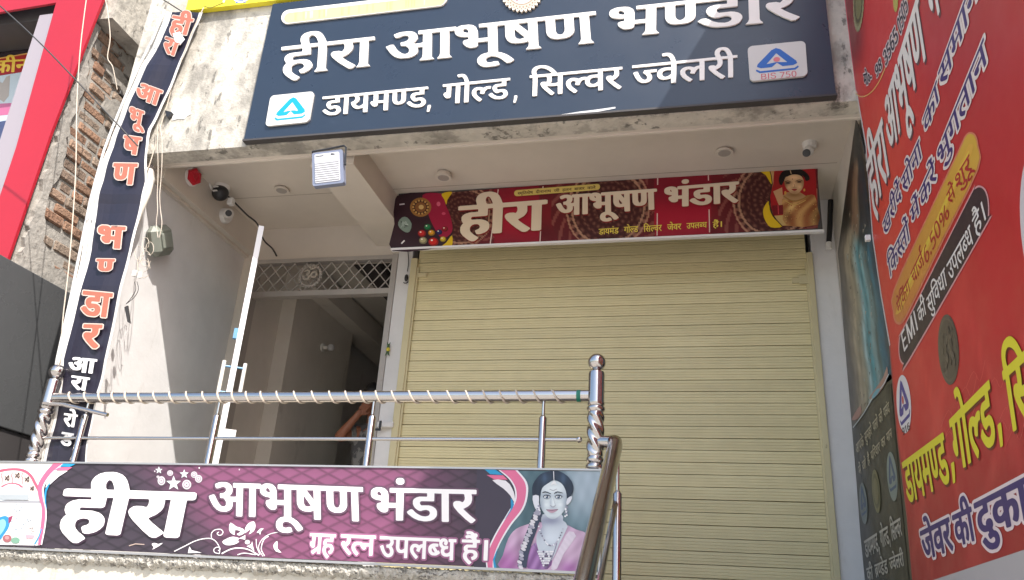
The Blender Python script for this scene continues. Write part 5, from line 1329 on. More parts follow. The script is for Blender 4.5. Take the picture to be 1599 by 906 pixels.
ar.line(smooth(V(800, 830, 860, 815, 960, 830), 4, False), 1.4, VW, 3)
ar.line(smooth(V(1000, 830, 970, 760, 965, 690), 4, False), 1.2, VW, 3); ar.line(smooth(V(1040, 840, 1010, 780, 1030, 700, 1075, 665), 4, False), 1.5, VW, 3)
ar.line(smooth([(411, 869), (404, 856), (410, 842), (425, 833), (446, 831)], 4, False), 1.1, VW, 3)
ar.poly(smooth(V(740, 545, 790, 580, 850, 600, 860, 640, 815, 660, 795, 645, 830, 625, 780, 610, 775, 655, 735, 630, 725, 590), 2), VW, 4)
ar.poly(smooth(V(865, 640, 870, 590, 900, 550, 945, 535, 960, 575, 945, 620, 900, 650, 915, 620, 905, 610), 2), VW, 4)
ar.poly(smooth(V(665, 715, 710, 685, 760, 670, 820, 685, 800, 700, 815, 715, 770, 740, 700, 745), 2), VW, 4)
ar.poly(V(815, 685, 870, 655, 868, 697), VW, 4); ar.ell(V(888, 718)[0], 4, 3.4, VW, 4, 14)
ar.poly(V(880, 755, 922, 735, 930, 710, 935, 745, 950, 800, 915, 770), VW, 4)
ar.poly(smooth(V(970, 635, 1000, 600, 1032, 598, 1010, 620, 1000, 655, 990, 635), 2), VW, 4)
ar.poly(smooth(V(362, 815, 375, 755, 395, 790, 440, 800, 485, 812), 1), VW, 4)
ar.poly(smooth(V(42, 735, 70, 725, 100, 735, 140, 725, 110, 750, 75, 770, 45, 785, 60, 765), 2), VW, 4)
ar.poly(smooth([(433, 845), (427, 852), (431, 861), (440, 863), (434, 857), (434, 850)], 2), VW, 4)
ar.line([(202, 852.5), (212, 849.5), (226, 850.5)], 1.6, (170, 150, 140), 4)
LW_ = (236, 232, 230)
for kk, T, R_, B in (('b1', (101.5, 762.8), (308.9, 769.1), (83.5, 832)), ('b2', (328, 753.2), (567.5, 761), (326, 805)), ('b3', (580, 761.7), (744.7, 765), (578.5, 812))):
    ar.word(kk, T, R_, B, (52, 36, 50), 6, dx=2.0, dy=3.0)
    ar.word(kk, T, R_, B, LW_, 7, halo=(92, 66, 84) if kk != 'b1' else None)
for kk, T, R_, B in (('c1', (485, 832.6), (525.6, 834.6), (482, 864)), ('c2', (533.2, 834.6), (587.8, 836.7), (531, 866)), ('c3', (594.2, 837.2), (713.5, 842.2), (592, 870)), ('c4', (721.8, 842.4), (763, 843.7), (720, 874.5))):
    ar.word(kk, T, R_, B, LW_, 7, halo=(150, 96, 128))
ar.build('printed_face', MT['vinyl'], bb)

# rough cement ledge with pebbled edge under the banner
q = MB()
LZ = FZ + .034
nl = 420
b = 0
for i in range(nl + 1):
    x = -3.62 + 3.19 * i / nl
    big = .010 * math.sin(i * .21) * math.sin(i * .047 + 1) + .006 * math.sin(i * .9)
    for j, (yy, zz) in enumerate(((3.598, LZ), (3.583, LZ + .002), (3.572, LZ - .006), (3.569, LZ - .018), (3.574, LZ - .030), (3.586, LZ - .040), (3.5995, LZ - .050))):
        q.v.append((x, yy + random.uniform(-.005, .004) + .3 * big * (j < 6), zz + random.uniform(-.004, .004) - abs(big) * (j > 2)))
for i in range(nl):
    for j in range(6):
        q.f.append((i * 7 + j, (i + 1) * 7 + j, (i + 1) * 7 + j + 1, i * 7 + j + 1)); q.m.append(0); q.c.append(None)
part(q, 'broken_ledge', MT['speckle'], label='broken grey cement ledge below the banner')

# ---------------------------------------------------------------- steel railing
rl_t = thing('steel_railing', 'polished steel balcony railing with two twisted ball topped posts', 'railing', (-2.0, 3.72, FZ))
RY = 3.63
KR = RY / 3.72
def newel(x, zt):
    prof = [(.037, FZ), (.037, zt - .545), (.030, zt - .53), (.041, zt - .52), (.041, zt - .505), (.031, zt - .495), (.039, zt - .485), (.039, zt - .475), (.033, zt - .465)]
    prof += [(.0355, zt - .46 + .19 * k / 60) for k in range(61)]
    prof += [(.033, zt - .265), (.041, zt - .255), (.041, zt - .245), (.033, zt - .238), (.039, zt - .23), (.037, zt - .22), (.037, zt - .088), (.034, zt - .078), (.02, zt - .072), (.017, zt - .068)]
    z0, z1 = zt - .46, zt - .27
    tw = lambda t, h: 1 + (.12 * math.sin(4 * t + (h - z0) * 96) * sst(0, .02, h - z0) * (1 - sst(z1 - z0 - .02, z1 - z0, h - z0)) if z0 <= h <= z1 else 0)
    q = MB().lathe((x, RY, 0), prof, n=48, twist=tw)
    n_ = q.build('post', MT['steel'], rl_t, smooth=True, angle=50)
    MB().ball((x, RY, zt - .032), .041, 14).build('ball_finial', MT['steel'], n_, smooth=True, angle=180)
newel(-.482 * KR, 1.232 * KR); newel(-3.453 * KR, 1.21 * KR)
q = MB().tube([(-3.42 * KR, RY, 1.030 * KR), (-.515 * KR, RY, 1.038 * KR)], .0265, n=20)
q.build('handrail', MT['steel'], rl_t, smooth=True)
q = MB().tube([(-3.42 * KR, RY, .812 * KR), (-.56 * KR, RY, .832 * KR)], .0085, n=12); q.ball((-.556 * KR, RY, .832 * KR), .014, 8)
q.build('lower_rail', MT['steel'], rl_t, smooth=True)
for x in (-.728, -1.575, -2.42, -3.20):
    q = MB().lathe((x * KR, RY, 0), [(.0075, 1.01 * KR), (.0075, .945 * KR), (.012, .94 * KR), (.0178, .93 * KR), (.0178, FZ)], n=16)
    q.build('baluster', MT['steel'], rl_t, smooth=True)
q = MB().tube([(-.572 * KR, RY, 1.037 * KR), (-.553 * KR, RY, 1.037 * KR)], .0275, n=20)
q.build('green_tape', mat('green_tape', lin((20, 110, 90)), .5), rl_t, smooth=True)
q = MB()
pts = []
turns = 31
for k in range(turns * 16 + 1):
    t = 2 * math.pi * k / 16; x = (-3.36 + 2.74 * k / (turns * 16) + .012 * math.sin(k * .05)) * KR
    pts.append((x, RY + math.cos(t) * .0285, 1.031 * KR + math.sin(t) * .0285 + .0015 * (x + 3.4) / 1.5))
q.tube(pts, .0046, n=6)
tag(q.build('wrapped_cord', MT['wcable'], smooth=True), 'white cord wound in a spiral round the balcony handrail', 'cord')
# left end: loose rods tied to the post
q = MB().tube([hit(68, 630, Y=3.57), hit(100, 632, Y=3.57), hit(168, 648, Y=3.56)], .010, n=8)
q.build('loose_bar', MT['steel'], rl_t, smooth=True)
# stair handrail
sr = thing('stair_handrail', 'thick polished steel stair handrail sloping down towards the street', 'handrail', (-.39, 3.3, GZ))
ta = hit(961, 690, Y=3.56); xa = ta.x
lo_ = hit(912, 906, X=xa)
y0_, z0_ = 3.545, ta.z - .022
sl = (z0_ - lo_.z) / (y0_ - lo_.y)
dz = Vector((0, -1, -sl)).normalized()
bend = [Vector((-.455, 3.625, ta.z + .012)), Vector((-.425, 3.618, ta.z + .012)), Vector((-.385, 3.598, ta.z + .008)), Vector((xa - .004, 3.568, ta.z)), Vector((xa, y0_, z0_))]
pts = bend + [Vector((xa, y0_, z0_)) + dz * k * .2 for k in range(1, 14)]
q = MB().tube(pts, [.024, .027, .030, .032, .032] + [.032] * 13, n=20)
q.build('rail', MT['steel'], sr, smooth=True)
q = MB().tube([Vector((xa + .005, 3.59, ta.z - .228)) + dz * k * .2 for k in range(0, 13)], .012, n=10)
q.build('lower_rail', MT['steel'], sr, smooth=True)
for k, yy in enumerate((3.55, 2.75, 1.95)):
    zt = z0_ - .03 - (y0_ - yy) * sl
    gz_ = FZ - .175 * (int((3.95 - yy) / .255) + 1)
    q = MB().lathe((xa + .012, yy, 0), [(.008, zt), (.008, zt - .16), (.012, zt - .165), (.019, zt - .175), (.019, gz_)], n=14)
    q.build('baluster', MT['steel'], sr, smooth=True)

# ---------------------------------------------------------------- red hoarding on the right
HX = .80
hd = thing('red_hoarding', 'tall red printed hoarding covered in white, yellow and navy lettering', 'hoarding', (HX, 2.4, .2))
edge = [(1319, 0), (1328, 75), (1337, 145), (1352, 230), (1362, 370), (1375, 460), (1389, 541), (1400.5, 678), (1416, 808), (1426, 920)]
ar = Art('X', HX - .012)
E_ = [ar.uv(p) for p in edge]
ymax = max(-u for u, v in E_)
TOPZ = 4.36; Y0H = .95
E_ = [(E_[0][0], TOPZ)] + E_ + [(E_[-1][0], .24)]
q = MB()
fr = [Vector((HX - .011, -u, v)) for u, v in E_] + [Vector((HX - .011, -E_[-1][0], .04)), Vector((HX - .011, Y0H, .04)), Vector((HX - .011, Y0H, TOPZ))]
q.prism(fr, (.009, 0, 0))
q.build('backing_sheet', mat('white_flex_back', (.6, .58, .57), .6), hd)
q = MB()
for y0, y1, z0, z1 in ((Y0H, 3.72, TOPZ - .045, TOPZ - .005), (Y0H, 3.72, .25, .29), (Y0H, 3.72, 2.2, 2.24)):
    q.box(HX, HX + .03, y0, y1, z0, z1)
for y0 in (Y0H, 2.3, 3.68):
    q.box(HX + .0305, HX + .06, y0, y0 + .04, -1.55, TOPZ - .006)
q.build('support_frame', MT['alu_grey'], hd)
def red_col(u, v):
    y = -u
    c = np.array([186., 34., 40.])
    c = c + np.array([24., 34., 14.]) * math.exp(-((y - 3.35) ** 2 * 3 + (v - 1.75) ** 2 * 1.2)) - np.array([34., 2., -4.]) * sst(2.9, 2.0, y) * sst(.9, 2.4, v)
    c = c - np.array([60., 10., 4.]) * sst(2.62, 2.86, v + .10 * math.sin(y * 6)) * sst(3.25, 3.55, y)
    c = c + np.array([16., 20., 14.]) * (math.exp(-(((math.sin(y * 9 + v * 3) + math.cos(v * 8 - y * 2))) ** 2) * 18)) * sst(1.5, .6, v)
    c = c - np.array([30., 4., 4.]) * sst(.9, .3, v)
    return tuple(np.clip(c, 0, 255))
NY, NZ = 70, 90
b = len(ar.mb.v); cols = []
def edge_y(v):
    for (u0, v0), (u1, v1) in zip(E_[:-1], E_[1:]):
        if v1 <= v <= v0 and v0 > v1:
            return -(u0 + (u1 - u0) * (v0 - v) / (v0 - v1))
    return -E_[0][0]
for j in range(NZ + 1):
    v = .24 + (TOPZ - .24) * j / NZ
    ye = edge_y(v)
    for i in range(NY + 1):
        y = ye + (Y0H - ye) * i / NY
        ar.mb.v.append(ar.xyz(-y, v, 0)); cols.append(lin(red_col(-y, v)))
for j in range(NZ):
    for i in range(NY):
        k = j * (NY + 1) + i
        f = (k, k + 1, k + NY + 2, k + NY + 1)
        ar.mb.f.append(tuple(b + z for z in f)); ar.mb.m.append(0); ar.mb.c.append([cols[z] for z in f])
# pale selvedge along the left edge
for (u0, v0), (u1, v1) in zip(E_[:-1], E_[1:]):
    ar.poly([(u0, v0), (u1, v1), (u1 + .022, v1), (u0 + .022, v0)], (206, 72, 92) if v1 > 2.3 else (196, 186, 186) if v1 > .9 else (170, 60, 60), 1, raw=True)
ar.poly([(E_[-1][0], .04), (-Y0H, .04), (-Y0H, .285), (E_[-1][0], .262)], (176, 170, 172), 1, raw=True)
ar.line(smooth([(1336, 145), (1343, 150.5), (1352, 150), (1364, 141), (1376, 122), (1388, 92), (1402, 52), (1418, 0)], 4, False), 1.4, (214, 170, 96), 2)
HW = (222, 214, 208); HG = (96, 62, 66)
for kk, T, R_, B in (('h1', (1353, 258), (1378, 181), (1364.5, 338)), ('h2', (1380, 166), (1434, -12), (1391, 251)), ('h3', (1441, -38), (1492, -195), (1456, 52))):
    ar.word(kk, T, R_, B, HG, 2, layer=0, dx=1.6, dy=4)
    ar.word(kk, T, R_, B, HW, 4)
NV = (58, 40, 104); HL = (222, 206, 200)
for kk, T, R_, B in (('k0', (1379, 349), (1405, 280), (1382.7, 373)), ('k1', (1408, 281), (1436, 216), (1413, 306)), ('k2', (1441.5, 187), (1463.5, 124), (1446.5, 213)), ('k3', (1466, 114), (1526, -52), (1471.5, 145)),
                     ('k4', (1386.5, 408), (1418, 342), (1390.5, 435)), ('k5', (1422, 330), (1434, 303), (1426, 355)), ('k6', (1436, 301), (1459, 249), (1441, 328)), ('k7', (1464, 238), (1537, 58), (1470, 267))):
    ar.word(kk, T, R_, B, NV, 3, halo=HL)
# gold pill
pill = smooth([(1396.5, 484), (1397.5, 454), (1448, 343), (1500, 234), (1508, 216), (1515, 209), (1523, 213), (1527, 228), (1527, 263), (1475, 368), (1424, 474), (1410, 499), (1403, 503), (1398.5, 497)], 3)
ar.poly(smooth([(1394.8, 486), (1396, 452), (1447, 340), (1498.5, 231), (1507, 213), (1515, 206), (1524.5, 210.5), (1529, 228), (1529, 264.5), (1476.5, 371), (1425, 478), (1411, 503), (1403, 507), (1397, 501)], 3), (206, 120, 90), 2)
ax0, ax1 = np.array([1400., 492.]), np.array([1524., 222.])
def pill_col(x, y):
    d = abs((x - ax0[0]) * (ax1[1] - ax0[1]) - (y - ax0[1]) * (ax1[0] - ax0[0])) / 297
    t = ((x - ax0[0]) * (ax1[0] - ax0[0]) + (y - ax0[1]) * (ax1[1] - ax0[1])) / 297 ** 2
    return (206 - 8 * (1 - t), 122 + 40 * t, 58)
ar.grad(pill, pill_col, 3)
mid = smooth([(1402, 480), (1450, 372), (1508, 240), (1516, 226), (1519, 240), (1468, 352), (1415, 470), (1406, 488)], 3)
ar.poly(mid, (214, 164, 62), 4)
ar.poly(smooth([(1407, 466), (1455, 362), (1506, 250), (1512, 246), (1465, 352), (1413, 462)], 3), (218, 186, 64), 4.4)
RD = (170, 26, 40)
for kk, T, R_, B in (('q0', (1400.5, 474), (1419.5, 434), (1404, 492)), ('q1', (1423, 427), (1440.5, 390), (1427.5, 447)), ('q650', (1442.5, 392), (1465, 340), (1448, 414)), ('qpc', (1466.5, 336), (1478.5, 312), (1472, 360)), ('q2', (1479.5, 304), (1489.5, 284), (1484, 324)), ('q3', (1492, 278), (1517.5, 236), (1497, 300))):
    ar.word(kk, T, R_, B, RD, 5)
# dark pill
ar.poly(smooth([(1403.5, 545), (1405.5, 522), (1412, 510), (1515, 305), (1522, 294), (1530, 289.5), (1539.5, 295), (1545, 312), (1545.5, 339), (1541, 354), (1421, 564), (1412, 570), (1405.5, 562)], 3), (206, 150, 150), 2)
ar.poly(smooth([(1405, 545), (1407, 523), (1413, 511.5), (1515.5, 308), (1522.5, 297), (1530, 292.5), (1538, 297.5), (1543, 313), (1543.5, 338), (1539.5, 352), (1420, 561), (1412, 567), (1407, 560)], 3), (50, 34, 42), 3)
for kk, T, R_, B in (('emi', (1407.5, 521), (1428.5, 484), (1413, 550)), ('e0', (1433, 484), (1444, 464), (1437, 508)), ('e1', (1447.5, 467), (1476, 417), (1452, 492)), ('e2', (1479, 414), (1515.5, 350), (1485, 440)), ('e3', (1519, 344), (1534.5, 314), (1525.5, 371))):
    ar.word(kk, T, R_, B, HW, 4)
# coin
cn = ar.uv((1481, 546)); rad = abs(ar.uv((1481, 484))[1] - ar.uv((1481, 608))[1]) / 2
circ = lambda c, r, n=36, k=1.0: [(c[0] + r * k * math.cos(t), c[1] + r * math.sin(t)) for t in np.linspace(0, 2 * math.pi, n, endpoint=False)]
kx = abs(ar.uv((1464, 546))[0] - ar.uv((1498, 546))[0]) / 2 / rad
ar.poly(circ(cn, rad, k=kx), (88, 76, 66), 2, raw=True); ar.poly(circ(cn, rad * .92, k=kx), (100, 88, 74), 3, raw=True); ar.poly(circ(cn, rad * .84, k=kx), (86, 76, 64), 4, raw=True)
for k in range(46):
    t = random.uniform(0, 6.28); r = rad * random.uniform(.05, .72); p = (cn[0] + kx * r * math.cos(t), cn[1] + r * math.sin(t))
    ar.poly(circ(p, random.uniform(.008, .02), 9, random.uniform(.5, 1.4)), random.choice([(98, 87, 74), (80, 70, 60), (90, 80, 68)]), 5 + k % 3, raw=True)
# oval hallmark
cn = ar.uv((1411.5, 631)); rz = abs(ar.uv((1411.5, 581))[1] - ar.uv((1411.5, 682))[1]) / 2; ky = abs(ar.uv((1399.8, 631))[0] - ar.uv((1423.2, 631))[0]) / 2 / rz
ar.poly(circ(cn, rz, k=ky), (222, 214, 214), 2, raw=True)
class Raw:
    def __init__(s, a): s.a = a
    def poly(s, pts, col, lay, holes=()):
        s.a.poly(pts, col, lay, holes=holes, raw=True)
hallmark(Raw(ar), lambda p: (cn[0] + (p[0] - .5) * 1.55 * ky * rz, cn[1] - (p[1] - .52) * 1.75 * rz), (72, 60, 140), (200, 60, 60), 3)
ar.word('n916', (1409, 669.5), (1420.5, 659), (1410.8, 680.5), (50, 42, 50), 4)
for kk, T, R_, B in (('y1', (1409, 722), (1474, 674), (1418.5, 788)), ('y2', (1483, 656), (1546, 592), (1494, 741)), ('y3', (1566, 580), (1690, 462), (1580, 678))):
    ar.word(kk, T, R_, B, (110, 40, 30), 2, layer=0, dx=1.5, dy=4)
    ar.word(kk, T, R_, B, (218, 206, 44), 4)
ar.word('comma', (1484.5, 724), (1490.5, 718.5), (1487.5, 742), (218, 206, 44), 4); ar.word('comma', (1557, 664), (1564, 657), (1561, 684), (218, 206, 44), 4)
for kk, T, R_, B in (('j1', (1437, 830), (1483, 806.5), (1444, 876)), ('j2', (1487, 805), (1517.5, 790), (1495, 855)), ('j3', (1521, 786), (1640, 724), (1530, 842))):
    ar.word(kk, T, R_, B, NV, 3, halo=(226, 206, 206))
for kk, T, R_, B in (('ph0', (1348.5, 116), (1361, 111), (1350.5, 134)), ('ph1', (1366.5, 105), (1375.5, 89), (1369.5, 122)), ('ph2', (1379, 84), (1398.5, 40), (1384, 104)), ('ph3', (1401, 34), (1413, -10), (1407, 56))):
    ar.word(kk, T, R_, B, (44, 34, 46), 3, halo=(206, 186, 186))
ar.poly(circ(ar.uv((1341, 3)), .125, 40), (120, 112, 74), 2, raw=True)
for k in range(26):
    t = 2 * math.pi * k / 26; c_ = ar.uv((1341, 3)); ar.poly(circ((c_[0] + .125 * math.cos(t), c_[1] + .125 * math.sin(t)), .016, 8), (150, 142, 104), 3, raw=True); ar.poly(circ((c_[0] + .09 * math.cos(t), c_[1] + .09 * math.sin(t)), .011, 6), (70, 62, 44), 3, raw=True)
ar.poly(circ(ar.uv((1399, 0)), .05, 18, .8), (170, 160, 74), 2, raw=True)
cn = ar.uv((1642, 366)); rz = .24; kz_ = abs(ar.uv((1593, 366))[0] - cn[0]) / rz; ar.poly(circ(cn, rz, 40, kz_), (206, 196, 198), 2, raw=True)
for k in range(14):
    x0, y0 = random.uniform(1460, 1600), random.uniform(590, 700)
    ar.line(smooth([(x0, y0), (x0 + 12, y0 - 26), (x0 + 22, y0 - 10), (x0 + 30, y0 - 44)], 3, False), .8, (206, 84, 80), 1)
hd_face = ar.build('printed_face', MT['flex'], hd)

# green and black poster on the return wall behind it
po = thing('wall_poster', 'narrow dark green poster with a teal dress and seals between shutter and red hoarding', 'poster', (.81, 4.2, .2))
ar = Art('X', XR - .002)
outl = [(1336, 188), (1326, 260), (1317, 330), (1308, 395), (1312, 430), (1318, 520), (1328, 640), (1338, 760), (1349, 912), (1429, 925), (1420, 808), (1404, 678), (1392, 541), (1378, 460), (1364, 370), (1352, 250), (1340, 195)]
uvs = [ar.uv(p) for p in outl]
q = MB().prism([Vector((XR - .001, -u, v)) for u, v in uvs], (.003, 0, 0))
q.build('sheet', MT['dark'], po)
ar.poly(outl, (52, 50, 42), 0)
def drape_colour(x, y):
    yl = [188, 330, 395, 430, 520, 640, 700]; xl = [1336, 1317, 1308, 1312, 1318, 1328, 1333]
    yr = [195, 250, 370, 460, 541, 678]; xr_ = [1340, 1352, 1364, 1378, 1392, 1404]
    a, b_ = np.interp(y, yl, xl), np.interp(y, yr, xr_)
    t = (x - a) / max(6, b_ - a) + .03 * math.sin(y * .05)
    top = [(0, (22, 21, 21)), (.22, (24, 23, 22)), (.30, (104, 84, 68)), (.5, (126, 104, 84)), (.58, (24, 42, 50)), (1, (20, 48, 60))]
    low = [(0, (70, 66, 64)), (.14, (96, 90, 82)), (.26, (150, 140, 122)), (.38, (120, 118, 104)), (.46, (136, 164, 170)), (.56, (44, 112, 126)), (.64, (120, 150, 154)), (.74, (60, 84, 88)), (.84, (30, 92, 112)), (.93, (18, 56, 76)), (1, (16, 40, 56))]
    def ramp(r):
        return np.array([np.interp(t, [q_[0] for q_ in r], [q_[1][i] for q_ in r]) for i in range(3)])
    k = sst(355, 385, y + 14 * math.sin(t * 7))
    c = ramp(top) * (1 - k) + ramp(low) * k
    if y < 262 and t > .2: c = c * (1 - sst(262, 250, y)) + np.array([22., 32., 36.]) * sst(262, 250, y)
    c = c * (1.12 + .12 * math.sin(t * 60 + y * .02) + .10 * math.sin(t * 23 - y * .06) * math.sin(y * .11 + t * 9))
    return tuple(np.clip(c, 0, 255))
PL = [(1336, 190), (1317, 330), (1308.5, 395), (1312, 430), (1318, 520), (1328, 640), (1331, 668)]
PR = [(1340, 197), (1358, 330), (1368, 395), (1374, 430), (1388, 520), (1395, 590), (1390, 584)]
def along(P, t):
    i = min(int(t * (len(P) - 1)), len(P) - 2); f = t * (len(P) - 1) - i
    return (P[i][0] + (P[i + 1][0] - P[i][0]) * f, P[i][1] + (P[i + 1][1] - P[i][1]) * f)
for k in range(48):
    ar.grid([along(PL, k / 48), along(PR, k / 48), along(PR, (k + 1) / 48), along(PL, (k + 1) / 48)], 22, 1, drape_colour, 1)
for k in range(120):
    y = random.uniform(270, 640); t = random.uniform(.2, .8)
    a_ = along(PL, min(.999, max(0, (y - 190) / 480))); c_ = along(PR, min(.999, max(0, (y - 190) / 480)))
    p = (a_[0] + (c_[0] - a_[0]) * t, a_[1] + (c_[1] - a_[1]) * t)
    ar.poly([(p[0], p[1]), (p[0] + random.uniform(.5, 1.6), p[1] + random.uniform(-2, 2)), (p[0] + random.uniform(0, 1), p[1] + random.uniform(3, 9))], random.choice([(176, 166, 146), (92, 84, 74), (150, 172, 176), (60, 76, 80), (128, 108, 88)]), 2)
ar.poly(smooth([(1386, 572), (1380, 590), (1366, 610), (1358, 622), (1366, 622), (1378, 608), (1387, 590)], 2), (176, 134, 122), 5)
ar.poly(smooth([(1344, 634), (1336, 645), (1331, 656), (1340, 654), (1346, 644)], 2), (170, 128, 118), 5)
ar.line(smooth([(1389, 584), (1380, 602), (1366, 618), (1350, 645), (1333, 668)], 4, False), 1.5, (186, 196, 200), 6)
ar.poly(smooth([(1376, 608), (1366, 622), (1362, 620), (1370, 608)], 2), (110, 170, 190), 6)
ar.poly([(1386, 600), (1392, 600), (1404, 740), (1420, 906), (1412, 906)], (32, 30, 26), 3)
def rows(keys, p0, p1, h, col):
    p0, p1 = np.array(p0, float), np.array(p1, float)
    ws = [glyph(k)[0] for k in keys]; tot = sum(ws) + .6 * (len(ws) - 1); x = 0
    for k, w in zip(keys, ws):
        a = p0 + (p1 - p0) * x / tot; b = p0 + (p1 - p0) * (x + w) / tot
        ar.word(k, tuple(a), tuple(b), (a[0] + h * .12, a[1] + h), col, 5)
        x += w + .6
TXC = (176, 166, 140)
rows(('r0', 'r1', 'r2', 'r3', 'r4'), (1337, 695), (1389, 627), 15, TXC)
rows(('s0', 's1', 's2', 's3', 's4', 's5'), (1341, 729), (1393, 668), 14, TXC)
rows(('t0', 't1', 't2'), (1350, 845), (1407, 808), 27, (186, 182, 172))
rows(('t3', 't4', 't5'), (1353.5, 888), (1411, 862), 20, (186, 182, 172))
for c_, w_p, h_p, col, hm in (((1349, 786), 6.2, 35, (112, 122, 120), 1), ((1369, 767), 6.2, 37, (122, 118, 84), 0), ((1394, 744), 8, 42, (130, 142, 136), 1)):
    cc = ar.uv(c_); rz = abs(ar.uv((c_[0], c_[1] - h_p))[1] - ar.uv((c_[0], c_[1] + h_p))[1]) / 2; ky = abs(ar.uv((c_[0] - w_p, c_[1]))[0] - ar.uv((c_[0] + w_p, c_[1]))[0]) / 2 / rz
    ar.poly(circ(cc, rz, k=ky), col, 5, raw=True)
    if hm:
        hallmark(Raw(ar), lambda p: (cc[0] + (p[0] - .5) * 1.5 * ky * rz, cc[1] - (p[1] - .55) * 1.7 * rz), (60, 84, 120), None, 6)
    else:
        ar.poly(circ(cc, rz * .8, k=ky), (94, 90, 62), 6, raw=True); ar.poly(circ(cc, rz * .6, k=ky), (120, 114, 82), 7, raw=True)
ar.build('printed_face', MT['vinyl'], po)
q = MB().box(-.012, .012, -.012, .012, -.014, .014, bev=.003)
c_ = hit(1360, 372, X=HX - .016)
for i, v in enumerate(q.v): q.v[i] = (v[0] + c_.x - .014, v[1] + c_.y, v[2] + c_.z)
tag(q.build('cable_clip', MT['whiteplastic']), 'small white plastic clip on the left edge of the red hoarding', 'clip')

# ---------------------------------------------------------------- tall narrow flex banner on the left
VY = 3.64
vb = thing('vertical_banner', 'tall narrow black banner with orange and white stacked letters hanging at the left corner', 'banner', (-3.2, VY, .6))
rows_ = [(16, 258, 266, 308, 314), (60, 240, 249, 293, 298), (101, 219, 228, 277, 281), (152, 196, 205, 254, 258), (200, 176, 184, 230, 235), (235, 163, 173, 226, 229), (281, 150, 161, 224, 227), (316, 141, 151, 215, 219), (390, 126, 139, 199, 203), (460, 112, 122, 182, 186), (560, 90, 98, 160, 164), (612, 82, 92, 148, 152), (680, 66, 78, 137, 139), (730, 55, 68, 130, 132)]
fine = []
for (r0, r1) in zip(rows_[:-1], rows_[1:]):
    for k in range(5):
        fine.append(tuple(a + (b - a) * k / 5 for a, b in zip(r0, r1)))
fine.append(rows_[-1])
ar = Art('Y', VY)
b = len(ar.mb.v); cols = []
NXB = 12
def cols_t(r):
    y, xa_, xb_, xc_, xd_ = r
    tb, tc = (xb_ - xa_) / (xd_ - xa_), (xc_ - xa_) / (xd_ - xa_)
    return [0, tb * .45, tb * .55, tb] + [tb + (tc - tb) * k / 7 for k in range(1, 7)] + [tc, (1 + tc) / 2, 1]
for j, r in enumerate(fine):
    for t in cols_t(r):
        p = hit(r[1] + (r[4] - r[1]) * t, r[0], Y=VY)
        wv = .006 * math.sin(j * .35 + t * 2.2) + .005 * math.sin(t * 9 + j * .13) + .003 * math.sin(j * 1.1)
        ar.mb.v.append((p.x, VY + .012 + wv, p.z))
for j in range(len(fine) - 1):
    for i in range(NXB):
        k = j * (NXB + 1) + i
        f = (k, k + NXB + 1, k + NXB + 2, k + 1)
        c = (150, 144, 138) if i == 1 else (220, 216, 210) if i < 3 or i > 9 else (36, 33, 47)
        ar.mb.f.append(tuple(b + z for z in f)); ar.mb.m.append(0); ar.mb.c.append(lin(c))
ar.build('cloth', MT['flex'], vb)
ar = Art('Y', VY - .004)
OR = (168, 100, 80); OH = (200, 182, 170); WH2 = (228, 226, 224)
for kk, T, R_, B, w in (('v1', (270, 24), (303, 30), (262, 50), 0), ('v2', (259, 57), (283, 66), (251, 80), 0), ('v3', (217, 128), (255, 142), (209, 152), 0), ('v4', (203, 166), (230, 176), (199, 190), 0), ('v5', (194, 211), (222, 215), (189, 239), 0),
                        ('v6', (177.7, 254.6), (215.7, 255.4), (173, 288), 0), ('v7', (154, 352), (197, 354), (150, 387), 0), ('v8', (151, 404), (180, 404.5), (148, 429), 0), ('v9', (130, 453.5), (177, 458), (124, 492), 0), ('v10', (131, 506), (161, 507), (125, 543), 0),
                        ('v3', (109, 557), (152.5, 561), (105, 580), 1), ('v2', (112, 586), (141, 590), (108, 607), 1), ('v13', (100.5, 645), (122, 648), (97, 665), 1), ('v14', (97, 674), (116, 677), (93, 695), 1)):
    ar = Art('Y', VY - .004)
    ar.word(kk, T, R_, B, WH2 if w else OR, 2, halo=None if w else OH)
    ar.build('letter', MT['flex'], vb)
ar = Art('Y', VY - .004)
ar.poly(smooth([(270, 53), (281, 50), (289, 62), (283, 69), (274, 66)], 1), (232, 232, 234), 5)  # white shape paints a shiny reflection onto the banner
ar.build('banner_glare', MT['flex'], vb)
q = MB().tube([hit(x - .5, y, Y=VY + .02) for y, x, *_ in rows_], .008, n=8)
q.build('edge_rod', MT['whiteplastic'], vb, smooth=True)

# ---------------------------------------------------------------- neighbours on the left
nb = thing('brick_building', 'old neighbouring building with exposed broken brick side wall and plastered upper floor', 'building', (-4.3, 4.6, GZ))
q = MB().box(-4.14, -4.016, 3.76, 8, GZ, 3.72)
q.build('mortar_wall', MT['cement'], nb)
q = MB()
for r in range(28):
    z0 = 1.62 + r * .0775
    y = 3.80 + (.115 if r % 2 else 0) + random.uniform(-.02, .02)
    while y < 5.4:
        ln = random.choice([.21, .21, .21, .10])
        hole = random.random() < .08
        if not hole:
            dd = random.choice([0, 0, -.006, -.012, -.014, .004]); c = np.array(random.choice([(.34, .20, .13), (.30, .17, .11), (.36, .24, .17), (.28, .20, .15), (.33, .25, .19)])) * random.uniform(.85, 1.1)
            q.bevbox(-4.06, -4.0 + dd, y, y + ln, z0, z0 + random.uniform(.060, .070), .009, col=tuple(c), seg=1)
        y += ln + random.uniform(.008, .016)
q.build('brickwork', MT['brick'], nb)
q = MB()
